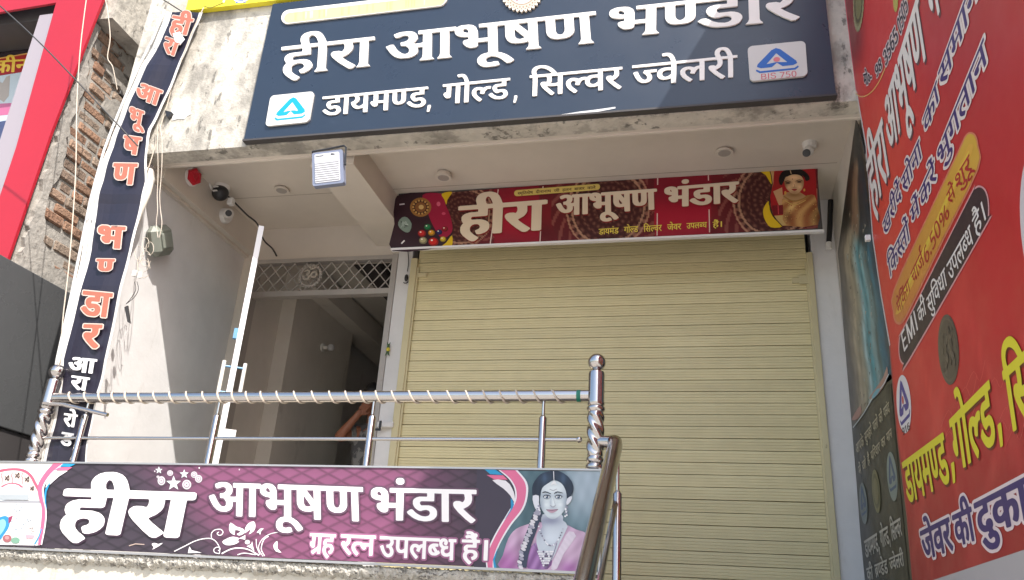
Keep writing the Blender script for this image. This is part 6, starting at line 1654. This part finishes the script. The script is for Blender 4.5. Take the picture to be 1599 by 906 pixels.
def blob(yz, th=.012, x=-4.0):
    pts = []
    for i in range(len(yz)):
        a, c = np.array(yz[i]), np.array(yz[(i + 1) % len(yz)])
        n_ = max(2, int(np.hypot(*(c - a)) / .045))
        for k in range(n_):
            p = a + (c - a) * k / n_ + np.array([random.uniform(-.016, .016), random.uniform(-.016, .016)])
            pts.append(p)
    q.prism([(x - .03, p[0], p[1]) for p in pts], (.03 + th, 0, 0))
blob([(3.77, 3.7), (3.85, 3.7), (3.82, 3.45), (3.87, 3.2), (3.83, 2.95), (3.87, 2.6), (3.83, 2.35), (3.90, 2.1), (4.05, 1.98), (4.3, 1.95), (4.7, 1.85), (5, 1.8), (5, 1.5), (3.77, 1.5)])
blob([(4.0, 3.70), (4.5, 3.70), (4.6, 3.62), (4.2, 3.60), (4.0, 3.64)])
blob([(3.95, 3.5), (4.1, 3.56), (4.25, 3.50), (4.2, 3.42), (4.05, 3.44)], .006)
q.box(-4.02, -3.985, 4.15, 6, 3.55, 3.715)
blob([(4.05, 3.28), (4.2, 3.34), (4.32, 3.25), (4.2, 3.15), (4.06, 3.2)], .009)
q.build('plaster_remains', MT['cement'], nb)
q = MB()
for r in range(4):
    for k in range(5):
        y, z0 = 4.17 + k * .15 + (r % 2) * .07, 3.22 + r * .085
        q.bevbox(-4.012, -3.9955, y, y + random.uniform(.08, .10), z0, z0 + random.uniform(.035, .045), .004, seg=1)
q.build('gap_shade_blocks', MT['dark'], nb)  # solid dark blocks put the shade of the brick gaps into colour
q = MB().box(-4.2, -3.86, 3.78, 8, 3.722, 6.0)
q.build('upper_wall', MT['plaster'], nb)

rs = thing('red_shopfront', 'neighbouring red clad shopfront with a dark glass window at the left edge', 'shopfront', (-4.6, 3.7, GZ))
q = MB()
RYF = 3.70
band = [(172, -30), (150, 25), (80, 205), (2, 432), (-42, 432), (25, 230), (88, 3), (92, -30)]
bw = [hit(*p, Y=RYF) for p in band]
q.prism(bw, (0, .02, 0))
xi = hit(55, 135, Y=RYF).x
zb_ = hit(60, 8, Y=RYF).z
tl_ = [hit(*p, Y=RYF + .001) for p in ((91, -40), (88, 4), (-90, 34), (-120, -40))]
q.prism(tl_, (0, .018, 0))
q.build('cladding', MT['redacp'], rs)
q = MB().box(-7, -4.15, RYF + .36, RYF + .38, 1.0, zb_ + .5)
q.build('window_glass', MT['tint'], rs)
q = MB().prism([hit(*p, Y=RYF + .035) for p in ((92, 20), (30, 222), (-42, 432), (-76, 432), (1, 215), (62, 24))], (0, .05, 0))
q.build('window_post', mat('grey_window_post', lin((150, 142, 148)), .5), rs)
q = MB().box(-7, -4.15, RYF + .09, RYF + .355, zb_ - .05, zb_ + .3)
q.build('lintel', MT['dark'], rs)
ar = Art('Y', RYF + .352)
ar.poly([(-90, 108), (60, 82), (52, 110), (-90, 132)], (150, 28, 34), 1); ar.poly([(-90, 106), (60, 80), (60, 82), (-90, 108)], (200, 150, 80), 2)
ar.poly([(-90, 133), (52, 110), (20, 230), (-90, 240)], (176, 186, 190), 1)
ar.poly([(-5, 125), (4, 130), (10, 120), (16, 118), (14, 150), (6, 160), (-8, 150)], (160, 150, 140), 2); ar.poly([(-90, 168), (34, 160), (28, 178), (-90, 190)], (176, 96, 130), 2); ar.poly([(-90, 206), (24, 186), (10, 240), (-90, 250)], (64, 72, 104), 2)
ar.word('w1', (-8, 95.5), (46, 92), (-10, 115), (214, 180, 70), 3)
ar.build('window_poster', MT['vinyl'], rs)
gp = MB()
a, b = hit(0, 405, X=-3.97), hit(110, 455, X=-3.97)
gp.bevbox(-4.02, -3.97, 3.05, 4.9, .93, 1.865, .006)
gpn = thing('grey_cladding', 'dark grey glossy cladding panel below the red shopfront', 'cladding panel', (-4.0, 3.9, GZ))
gp.build('panel', MT['greyacp'], gpn)
MB().box(-4.04, -3.985, 3.05, 4.9, GZ, .925).build('opening_shade_box', MT['dark'], gpn)  # dark box stands in for the shadow in the opening below the panel

# ---------------------------------------------------------------- fittings on the porch ceiling
SS = 'round ceiling lights of the porch'
def downlight(px, py, lab, drop=0):
    c = hit(px, py, Z=SZ - .01)
    t = thing('ceiling_light', lab, 'ceiling light', (c.x, c.y, SZ), SS)
    MB().lathe((c.x, c.y, SZ - .022 - drop), [(.036, .002), (.050, 0), (.052, .006), (.050, .012), (.044, .016 + drop)], n=28).build('rim', MT['soffit'], t, smooth=True, angle=40)
    MB().lathe((c.x, c.y, SZ - .022 - drop), [(.034, -.0012), (.036, .0006), (.036, .0014)], n=28).build('diffuser', MT['diffuser'], t)
downlight(440, 296, 'flush round ceiling light left of the boxed beam')
downlight(693, 272, 'round ceiling light hanging loose just right of the boxed beam', .018)
downlight(1131, 237, 'round ceiling light above the right half of the maroon fascia sign')

# cameras
def rotm(ax, ang): return Matrix.Rotation(ang, 3, ax)
pz = hit(333, 297, X=-3.195)
t = thing('dome_camera', 'white pan tilt security camera with a glossy black face', 'security camera', pz)
c = Vector((-3.13, pz.y, pz.z - .01))
q = MB().lathe((XL + .076, c.y, c.z + .06), [(.05, 0), (.05, .012)], axis=(1, 0, 0), n=20); q.tube([(XL + .08, c.y, c.z + .06), (c.x, c.y, c.z + .055)], .018, n=10); q.lathe((c.x, c.y, c.z + .0), [(.052, 0), (.055, .02), (.05, .05), (.03, .065)], n=24)
q.build('housing', MT['whiteplastic'], t, smooth=True)
q = MB().ball((c.x + .004, c.y - .014, c.z - .024), .055, 14); q.build('camera_ball', MT['black'], t, smooth=True, angle=180)
for dz_ in (.010, -.020):
    MB().box(c.x - .018, c.x + .016, c.y - .074, c.y - .060, c.z - .016 + dz_ - .004, c.z - .016 + dz_ + .004, bev=.002).build('lamp_strip', MT['whiteplastic'], t)
q = MB().box(c.x + .035, c.x + .075, c.y + .03, c.y + .07, c.z - .085, c.z - .035, bev=.006); q.build('mount_box', MT['whiteplastic'], t)
tc_ = hit(357, 333, X=-3.14)
t = thing('turret_camera', 'small white turret security camera with a round black lens beside the black faced one', 'security camera', tc_)
dcam = (-Vector(tc_)).normalized()
q = MB().lathe(Vector((XL + .076, tc_.y + .05, tc_.z + .01)), [(.055, 0), (.055, .02), (.045, .04)], axis=(1, -.2, -.15), n=22); q.ball(tc_, .036, 12)
q.build('housing', MT['whiteplastic'], t, smooth=True)
q = MB().lathe(tc_ + dcam * .030, [(.022, 0), (.022, .010), (.016, .011)], axis=dcam, n=18); q.build('lens', MT['black'], t, smooth=True)
tc_ = hit(1260, 239, Z=SZ - .075)
t = thing('turret_camera', 'white turret security camera above the bride end of the maroon fascia sign', 'security camera', tc_)
dcam = (-Vector(tc_) + Vector((-.4, 0, 0))).normalized()
q = MB().lathe(tc_ + Vector((.02, .02, .035)), [(.024, 0), (.038, .012), (.041, .04)], n=22); q.ball(tc_ + Vector((.010, .0, .012)), .030, 12)
q.build('housing', MT['whiteplastic'], t, smooth=True)
MB().lathe(tc_ + dcam * .020, [(.022, 0), (.022, .012), (.015, .013)], axis=dcam, n=18).build('lens', MT['black'], t, smooth=True)
sc0 = hit(304, 276, X=-3.18)
t = thing('alarm_siren', 'red hexagonal alarm siren on the porch side beam', 'siren', sc0)
MB().lathe(sc0 + Vector((-.028, 0, 0)), [(.062, 0), (.064, .012), (.05, .02)], axis=(1, -.15, -.1), n=20).build('base', MT['whiteplastic'], t, smooth=True)
MB().lathe(sc0 + Vector((-.008, 0, 0)), [(.058, 0), (.056, .018), (.03, .026), (.022, .020)], axis=(1, -.15, -.1), n=6).build('cover', MT['redplastic'], t)
q = MB().tube(smooth([hit(350, 302, X=-3.12), hit(362, 312, X=-3.10), hit(372, 322, X=-3.08), hit(386, 336, X=-3.06), hit(402, 350, X=-3.05), hit(412, 375, Y=4.92), hit(425, 388, Y=4.94), hit(432, 400, Y=4.95)], 5, False), .006, n=6)
tag(q.build('camera_cable', MT['cable'], smooth=True), 'black cable drooping from the security cameras to the door lattice', 'cable')

# flood light
fl = thing('flood_light', 'square grey framed flood light with a white ribbed lens below the canopy edge', 'flood light', hit(508, 285, Y=3.62))
c00, c10, c01 = hit(487, 239, Y=3.60), hit(535, 233, Y=3.60), hit(488, 291, Y=3.585)
ux, uz = (c10 - c00), (c01 - c00)
nn = ux.cross(uz).normalized()
if nn.y > 0: nn = -nn
FP = lambda u, v, d=0: c00 + ux * u + uz * v + nn * d
q = MB().prism([FP(*p) for p in rrect(.06)], -nn * .03); q.prism([FP(*p, -.030) for p in ((.12, .12), (.88, .12), (.88, .9), (.12, .9))], -nn * .02)
q.build('housing', MT['bluegrey'], fl)
q = MB().prism([FP(p[0] * .80 + .09, p[1] * .86 + .07, .0) for p in rrect(.05)], nn * .003)
for k in range(9):
    v = .33 + k * .065
    q.prism([FP(.11, v, .003), FP(.87, v, .003), FP(.87, v + .035, .003), FP(.11, v + .035, .003)], nn * .004)
q.build('lens', MT['lamp'], fl)
q = MB()
for u0, u1, v0, v1 in ((.13, .16, .12, .155), (.18, .205, .125, .155), (.215, .24, .125, .155), (.25, .275, .125, .155), (.285, .31, .125, .155), (.32, .34, .125, .155), (.35, .38, .12, .15), (.62, .66, .10, .15), (.67, .70, .10, .16), (.71, .74, .11, .16)):
    q.prism([FP(u0, v0, .0031), FP(u1, v0 - .004, .0031), FP(u1, v1 - .004, .0031), FP(u0, v1, .0031)], nn * .0008)
q.build('printed_mark', MT['black'], fl)
q = MB().tube([FP(1.07, .50, .004), FP(1.12, -.02, .004), FP(1.06, -.085, .004), FP(.55, -.06, .0), FP(.02, -.035, .0), FP(-.03, .06, -.02)], .006, n=6)
q.build('bracket', MT['black'], fl)

# ---------------------------------------------------------------- left corner: pipe, box, wires
q = MB().tube([hit(*p, Y=3.72) for p in ((226, 275), (229, 264), (233, 268), (235, 280), (230, 302), (218, 330), (202, 372), (186, 430), (166, 500), (142, 590), (122, 680))], [.018, .024, .026, .025, .022, .022, .022, .022, .022, .022, .022], n=12)
tag(q.build('drain_pipe', MT['pvc'], smooth=True), 'old cream drain pipe behind the tall black banner', 'pipe')
bc = hit(250, 376, X=-3.235)
t = thing('junction_box', 'faceted grey green junction box on the white side wall', 'junction box', bc)
rm = Matrix.Rotation(.55, 3, 'X') 
q = MB().bevbox(-.045, .045, -.095, .095, -.095, .095, .034, seg=1, rot=lambda v: rm @ v + bc); q.build('case', MT['greybox'], t)
q = MB().bevbox(.0455, .056, -.05, .05, -.05, .05, .008, seg=1, rot=lambda v: rm @ v + bc); q.build('lid', MT['greybox'], t)
def wire(pts, r, m, lab, n=6, name='wire', group=None):
    q = MB().tube(smooth(pts, n, False), r, n=6)
    return tag(q.build(name, m, smooth=True), lab, 'wire', group)
wire([hit(-30, -18, Y=3.2), hit(55, 60, Y=3.25), hit(125, 132, Y=3.3), hit(215, 228, Y=3.4)], .0045, MT['cable'], 'black wire running diagonally from the red shopfront to the tall banner')
wire([hit(236, -12, Y=3.5), hit(262, 4, Y=3.52), hit(284, 18, Y=3.56)], .004, MT['cable'], 'short black wire crossing above the top of the tall banner')
wire([hit(136, -10, Y=3.5), hit(126, 70, Y=3.5), hit(120, 160, Y=3.51), hit(118, 270, Y=3.51), hit(109, 400, Y=3.51), hit(98, 500, Y=3.52), hit(95, 560, Y=3.53), hit(88, 575, Y=3.56)], .0032, MT['wcable'], 'long pale cord hanging in front of the brick wall down to the railing post')
wire([hit(163, -10, Y=3.62), hit(169, 25, Y=3.62), hit(172, 60, Y=3.63), hit(168, 90, Y=3.64), hit(176, 105, Y=3.65), hit(183, 140, Y=3.7)], .003, MT['wcable'], 'pale kinked cord hanging at the top of the brick wall')
wire([hit(318, 12, Y=3.62), hit(300, 50, Y=3.63), hit(284, 92, Y=3.64), hit(272, 122, Y=3.66), hit(262, 160, Y=3.68), hit(250, 200, Y=3.68), hit(240, 236, Y=3.68), hit(232, 262, Y=3.68)], .0035, MT['wcable'], 'thin pale wire down the right edge of the tall banner')
q = MB()
for k in range(2):
    x0 = 247 + k * 4
    q.tube(smooth([hit(x0 + random.uniform(-4, 4), 195 + s_ * 22, Y=3.67 - k * .006 + random.uniform(-.01, .005)) for s_ in range(9)], 4, False), .0022, n=5)
for k in range(6):
    cx_, cy_ = 222 + random.uniform(-8, 12), 380 + k * 8
    a0 = random.uniform(0, 6)
    q.tube([hit(cx_ + (5 + k) * math.cos(a0 + t), cy_ + (9 + k) * math.sin(a0 + t * 1.0), Y=3.70 - .004 * k + .01 * t / 6) for t in np.linspace(0, 5.6, 20)], .0017, n=5)
tag(q.build('wire_tangle', MT['wcable'], smooth=True), 'tangle of thin pale wires looped beside the junction box', 'wires')
t = thing('cable_connectors', 'pair of white connectors dangling on thin wires beside the tall banner', 'connector', hit(214, 430, Y=3.66))
for px, py in ((210, 427), (219, 430)):
    c = hit(px, py, Y=3.66)
    MB().box(c.x - .010, c.x + .010, c.y - .008, c.y + .008, c.z - .018, c.z + .018, bev=.003).build('plug', MT['whiteplastic'], t)
q = MB()
for px in (210, 214):
    q.tube(smooth([hit(px, 440, Y=3.66), hit(px + 2, 452, Y=3.66), hit(px - 4, 464, Y=3.67), hit(197, 475, Y=3.68)], 4, False), .002, n=5)
c = hit(198, 485, Y=3.68); q.prism([hit(194, 480, Y=3.68), hit(199, 477, Y=3.68), hit(203, 505, Y=3.68), hit(199, 503, Y=3.68)], (0, .01, 0))
q.build('lead', MT['cable'], t)
q = MB().prism([hit(*p, Y=CY - .0045) for p in ((270, 159), (276, 154), (283, 156), (290, 152), (297, 154), (296, 165), (298, 178), (292, 181), (288, 186), (279, 185), (268, 188), (270, 180), (267, 172), (271, 166))], (0, .004, 0))  # thin white piece stands in for bright glare on the plaster
tag(q.build('wall_glare', mat('glare_white', (.85, .85, .84), .6)), 'thin white patch of painted glare on the stained plaster above the canopy', 'glare')
q = MB().prism([hit(*p, Y=CY - .03) for p in ((257, 172), (268, 175), (261, 184))], (0, .025, 0))
tag(q.build('wall_hook', MT['black']), 'small black triangular hook beside the white patch of painted glare', 'hook')

# right corner: black bracket tube beside the fascia sign
t = thing('awning_roller', 'black rolled tube hanging beside the right end of the maroon fascia sign', 'tube', hit(1296, 390, Y=4.9))
MB().tube([hit(1297, 313, Y=4.9), hit(1296, 350, Y=4.9), hit(1294, 384, Y=4.9)], .016, n=12).build('tube', MT['black'], t, smooth=True)
MB().tube([hit(1294.2, 379, Y=4.9), hit(1294, 389, Y=4.9)], .019, n=12).build('end_cap', MT['whiteplastic'], t, smooth=True)

# charms on the white pillar
t = thing('lemon_chilli_charm', 'lemon and green chilli charm hung on the white pillar edge', 'charm', hit(606, 558, Y=4.95))
c = hit(606, 546, Y=4.95)
MB().ball(c, .013, 8, sc=(1, 1, 1.25)).build('lemon', mat('lemon', lin((206, 190, 50)), .4), t, smooth=True, angle=180)
for k, (dx_, dz_, s_) in enumerate(((-.004, .016, 1), (.006, .014, 1), (-.006, -.012, -1), (.008, -.014, -1))):
    MB().tube([c + Vector((dx_ * .5, -.004, dz_)), c + Vector((dx_, -.006, dz_ + .018 * s_)), c + Vector((dx_ * 2.2, -.006, dz_ + .034 * s_))], [.005, .0055, .0015], n=8).build('chilli', mat('chilli', lin((50, 84, 40)), .35) if k == 0 else bpy.data.materials['chilli'], t, smooth=True)
t = thing('black_charm', 'black evil eye charm on a cord hung at the top of the white pillar', 'charm', hit(634, 445, Y=4.95))
c = hit(634.5, 434, Y=4.95)
MB().tube(smooth([hit(637, 392, Y=4.955), hit(638, 410, Y=4.955), hit(636, 424, Y=4.955)], 4, False), .003, n=6).build('cord', MT['cable'], t)
MB().ball(c, .018, 10, sc=(.75, .6, 1.5)).build('bead', MT['black'], t, smooth=True, angle=180)
MB().tube([c + Vector((.016 * math.cos(a_), -.003, -.03 + .012 * math.sin(a_))) for a_ in np.linspace(-2.8, .2, 10)], .0035, n=6).build('hook', MT['black'], t, smooth=True)
t = thing('door_bolt', 'black door bolt on a small white ledge low on the white pillar', 'door bolt', hit(592, 668, Y=4.95))
c = hit(604, 667, Y=4.955)
MB().box(c.x - .06, c.x + .05, 4.93, 4.9695, c.z - .006, c.z + .03, bev=.004).build('ledge', MT['wall'], t)
c2 = hit(594, 667, Y=4.93)
MB().box(c2.x - .008, c2.x + .006, 4.918, 4.9295, c2.z - .025, c2.z + .04, bev=.003).box(c2.x - .03, c2.x - .0081, 4.918, 4.9295, c2.z - .025, c2.z - .01, bev=.003).build('bolt', MT['black'], t)
t = thing('wall_lamp', 'small unlit lamp fitting on the passage wall inside the doorway', 'lamp', hit(503, 545, X=XL + .2))
c = hit(503, 543, X=XL + .2)
MB().lathe(c, [(.035, 0), (.035, .012), (.016, .016), (.016, .05)], axis=(1, 0, 0), n=16).build('holder', MT['whiteplastic'], t, smooth=True)
MB().ball(c + Vector((.08, 0, 0)), .03, 10).build('bulb', MT['lamp'], t, smooth=True, angle=180)

# ---------------------------------------------------------------- the seated person in the doorway
def grown(verts, edges, radii, sub=1):
    me = bpy.data.meshes.new('skin_cage'); me.from_pydata([tuple(v) for v in verts], edges, [])
    o = bpy.data.objects.new('skin_cage', me); COL.objects.link(o)
    md = o.modifiers.new('s', 'SKIN'); md.use_smooth_shade = True
    for i, r in enumerate(radii):
        rr = r if isinstance(r, tuple) else (r, r)
        me.skin_vertices[0].data[i].radius = rr
    me.skin_vertices[0].data[0].use_root = True
    o.modifiers.new('u', 'SUBSURF').levels = sub
    bpy.context.view_layer.update()
    ev = o.evaluated_get(bpy.context.evaluated_depsgraph_get())
    em = ev.to_mesh()
    res = ([v.co.copy() for v in em.vertices], [tuple(p.vertices) for p in em.polygons])
    ev.to_mesh_clear()
    bpy.data.objects.remove(o); bpy.data.meshes.remove(me)
    return res
def fused(parts, vox, name, m, parent):
    q = MB()
    for vs, fs in parts:
        q.add(vs, fs)
    o = q.build(name, m, parent)
    md = o.modifiers.new('r', 'REMESH'); md.mode = 'VOXEL'; md.voxel_size = vox; md.use_smooth_shade = True
    sm = o.modifiers.new('sm', 'SMOOTH'); sm.iterations = 4; sm.factor = .5
    bpy.context.view_layer.update()
    me = bpy.data.meshes.new_from_object(o.evaluated_get(bpy.context.evaluated_depsgraph_get()))
    o.modifiers.clear(); old = o.data; o.data = me; bpy.data.meshes.remove(old)
    me.polygons.foreach_set('use_smooth', [True] * len(me.polygons))
    if not me.materials: me.materials.append(m)
    return o
PY = 5.62
hc = hit(581, 624, Y=PY)
pe = thing('person', 'person seated in the dark doorway in patterned shirt, bare forearm raised to the head', 'person', (hc.x + .02, PY + .02, FZ))
J = {}
J['head'] = hc
J['neck'] = hc + Vector((.02, .03, -.13)); J['chest'] = hc + Vector((.035, .05, -.30)); J['waist'] = hc + Vector((.04, .07, -.52)); J['pelvis'] = hc + Vector((.04, .06, -.70))
J['rs'] = hc + Vector((-.125, .04, -.235)); J['ls'] = hc + Vector((.20, .05, -.235))
J['re'] = hit(527, 684, Y=PY - .14); J['rw'] = hit(559, 648, Y=PY - .12); J['rk'] = hit(566, 640, Y=PY - .115)
J['le'] = hc + Vector((.25, -.06, -.50)); J['lw'] = hc + Vector((.12, -.26, -.58)); J['lk'] = hc + Vector((.07, -.33, -.585))
J['rh'] = J['pelvis'] + Vector((-.09, 0, -.02)); J['lh'] = J['pelvis'] + Vector((.09, 0, -.02))
kz = FZ + .46
J['rn'] = Vector((J['rh'].x - .04, PY - .36, kz)); J['ln'] = Vector((J['lh'].x + .04, PY - .36, kz))
J['ra'] = Vector((J['rn'].x, PY - .34, FZ + .08)); J['la'] = Vector((J['ln'].x, PY - .34, FZ + .08))
J['rt'] = J['ra'] + Vector((-.01, -.15, -.045)); J['lt'] = J['la'] + Vector((.01, -.15, -.045))
names = list(J); ix = {n_: i for i, n_ in enumerate(names)}
eds = [('pelvis', 'waist'), ('waist', 'chest'), ('chest', 'neck'), ('neck', 'head'), ('chest', 'rs'), ('chest', 'ls'), ('rs', 're'), ('re', 'rw'), ('rw', 'rk'), ('ls', 'le'), ('le', 'lw'), ('lw', 'lk'), ('pelvis', 'rh'), ('pelvis', 'lh'), ('rh', 'rn'), ('lh', 'ln'), ('rn', 'ra'), ('ln', 'la'), ('ra', 'rt'), ('la', 'lt')]
rad = dict(head=.05, neck=.052, chest=(.13, .10), waist=(.12, .095), pelvis=(.13, .10), rs=.055, ls=.055, re=.041, le=.041, rw=.026, lw=.026, rk=(.036, .016), lk=(.036, .016), rh=.085, lh=.085, rn=.055, ln=.055, ra=.038, la=.038, rt=.032, lt=.032)
order = ['pelvis'] + [n_ for n_ in names if n_ != 'pelvis']; ix = {n_: i for i, n_ in enumerate(order)}
body = grown([J[n_] for n_ in order], [(ix[a_], ix[b_]) for a_, b_ in eds], [rad[n_] for n_ in order], 2)
hq = MB().ball(hc + Vector((0, .01, .0)), .1, 14, sc=(.76, .95, 1.15)); hq.ball(hc + Vector((-.005, -.02, -.06)), .06, 10, sc=(.9, 1, .9))
hq.tube([hc + Vector((-.008, -.085, .02)), hc + Vector((-.01, -.108, -.02)), hc + Vector((-.01, -.088, -.032))], [.010, .016, .010], n=8)
for sx in (-1, 1):
    hq.ball(hc + Vector((.078 * sx, .015, -.01)), .028, 8, sc=(.35, .7, 1.1))
hq.ball(hc + Vector((-.008, -.078, -.062)), .022, 8, sc=(1.2, .5, .45))
parts_ = [body, (hq.v, hq.f)]
def fingers(kn, wr, curl):
    d = (kn - wr).normalized(); s_ = d.cross(curl).normalized(); out = []
    for k, (o_, L_) in enumerate(((-.030, .068), (-.010, .078), (.010, .074), (.029, .058))):
        p0 = kn + s_ * o_ - d * .015; p1 = p0 + d * (L_ * .5 + .015); p2 = p1 + (d * .75 + curl * .6).normalized() * L_ * .3; p3 = p2 + (d * .4 + curl * .9).normalized() * L_ * .25
        out.append(grown([p0, p1, p2, p3], [(0, 1), (1, 2), (2, 3)], [.0095, .009, .008, .0065], 1))
    p0 = wr + d * .02 - s_ * .022; p1 = p0 + (d * .6 - s_ * .8).normalized() * .04; p2 = p1 + (d * .9 - s_ * .2 + curl * .3).normalized() * .035
    out.append(grown([p0, p1, p2], [(0, 1), (1, 2)], [.012, .010, .008], 1))
    return out
parts_ += fingers(J['rk'], J['rw'], Vector((.3, .9, .2)).normalized()) + fingers(J['lk'], J['lw'], Vector((0, -.3, -1)).normalized())
fused(parts_, .006, 'body', MT['skin'], pe)
sh_n = ['pelvis', 'waist', 'chest', 'rs', 'ls', 'rm', 'lm', 'nk']
J['rm'] = J['rs'].lerp(J['re'], .55); J['lm'] = J['ls'].lerp(J['le'], .62); J['nk'] = J['neck'] + Vector((.008, .01, -.055))
si = {n_: i for i, n_ in enumerate(sh_n)}
srt = grown([J[n_] for n_ in sh_n], [(si[a_], si[b_]) for a_, b_ in (('pelvis', 'waist'), ('waist', 'chest'), ('chest', 'rs'), ('chest', 'ls'), ('rs', 'rm'), ('ls', 'lm'), ('chest', 'nk'))], [(.152, .122), (.145, .118), (.152, .12), .075, .075, .064, .064, .066], 2)
fused([srt], .008, 'shirt', MT['shirt'], pe)
tr_n = ['pelvis', 'rh', 'lh', 'rn', 'ln', 'ra', 'la']; ti = {n_: i for i, n_ in enumerate(tr_n)}
trs = grown([J[n_] if n_ not in ('ra', 'la') else J[n_] + Vector((0, 0, .04)) for n_ in tr_n], [(ti[a_], ti[b_]) for a_, b_ in (('pelvis', 'rh'), ('pelvis', 'lh'), ('rh', 'rn'), ('lh', 'ln'), ('rn', 'ra'), ('ln', 'la'))], [(.148, .118), .1, .1, .07, .07, .056, .056], 2)
fused([trs], .008, 'trousers', MT['trousers'], pe)
hq = MB().ball(hc + Vector((0, .018, .02)), .103, 14, sc=(.80, .95, 1.12))
keep = [(v[2] > hc.z + .045) or (v[1] > hc.y + .03 and v[2] > hc.z - .07) for v in hq.v]
fs_ = [f for f in hq.f if all(keep[i] for i in f)]
q = MB(); q.add(hq.v, fs_)
ho = q.build('hair', MT['hair'], pe, smooth=True, angle=180)
md = ho.modifiers.new('t', 'SOLIDIFY'); md.thickness = .012; md.offset = -1
st_t = thing('stool', 'plastic stool under the seated person in the doorway', 'stool', (J['pelvis'].x, PY + .08, FZ))
sz = J['pelvis'].z - .11
MB().bevbox(J['pelvis'].x - .17, J['pelvis'].x + .17, PY - .09, PY + .25, sz - .03, sz, .012).build('seat', MT['bluegrey'], st_t)
for sx in (-1, 1):
    for sy in (-1, 1):
        MB().tube([(J['pelvis'].x + sx * .15, PY + .08 + sy * .15, sz - .03), (J['pelvis'].x + sx * .18, PY + .08 + sy * .18, FZ)], .017, n=8).build('leg', MT['bluegrey'], st_t)

# ---------------------------------------------------------------- stand the whole place on the street
for o in S.objects:
    if o.parent is None:
        o.location.z += EYE
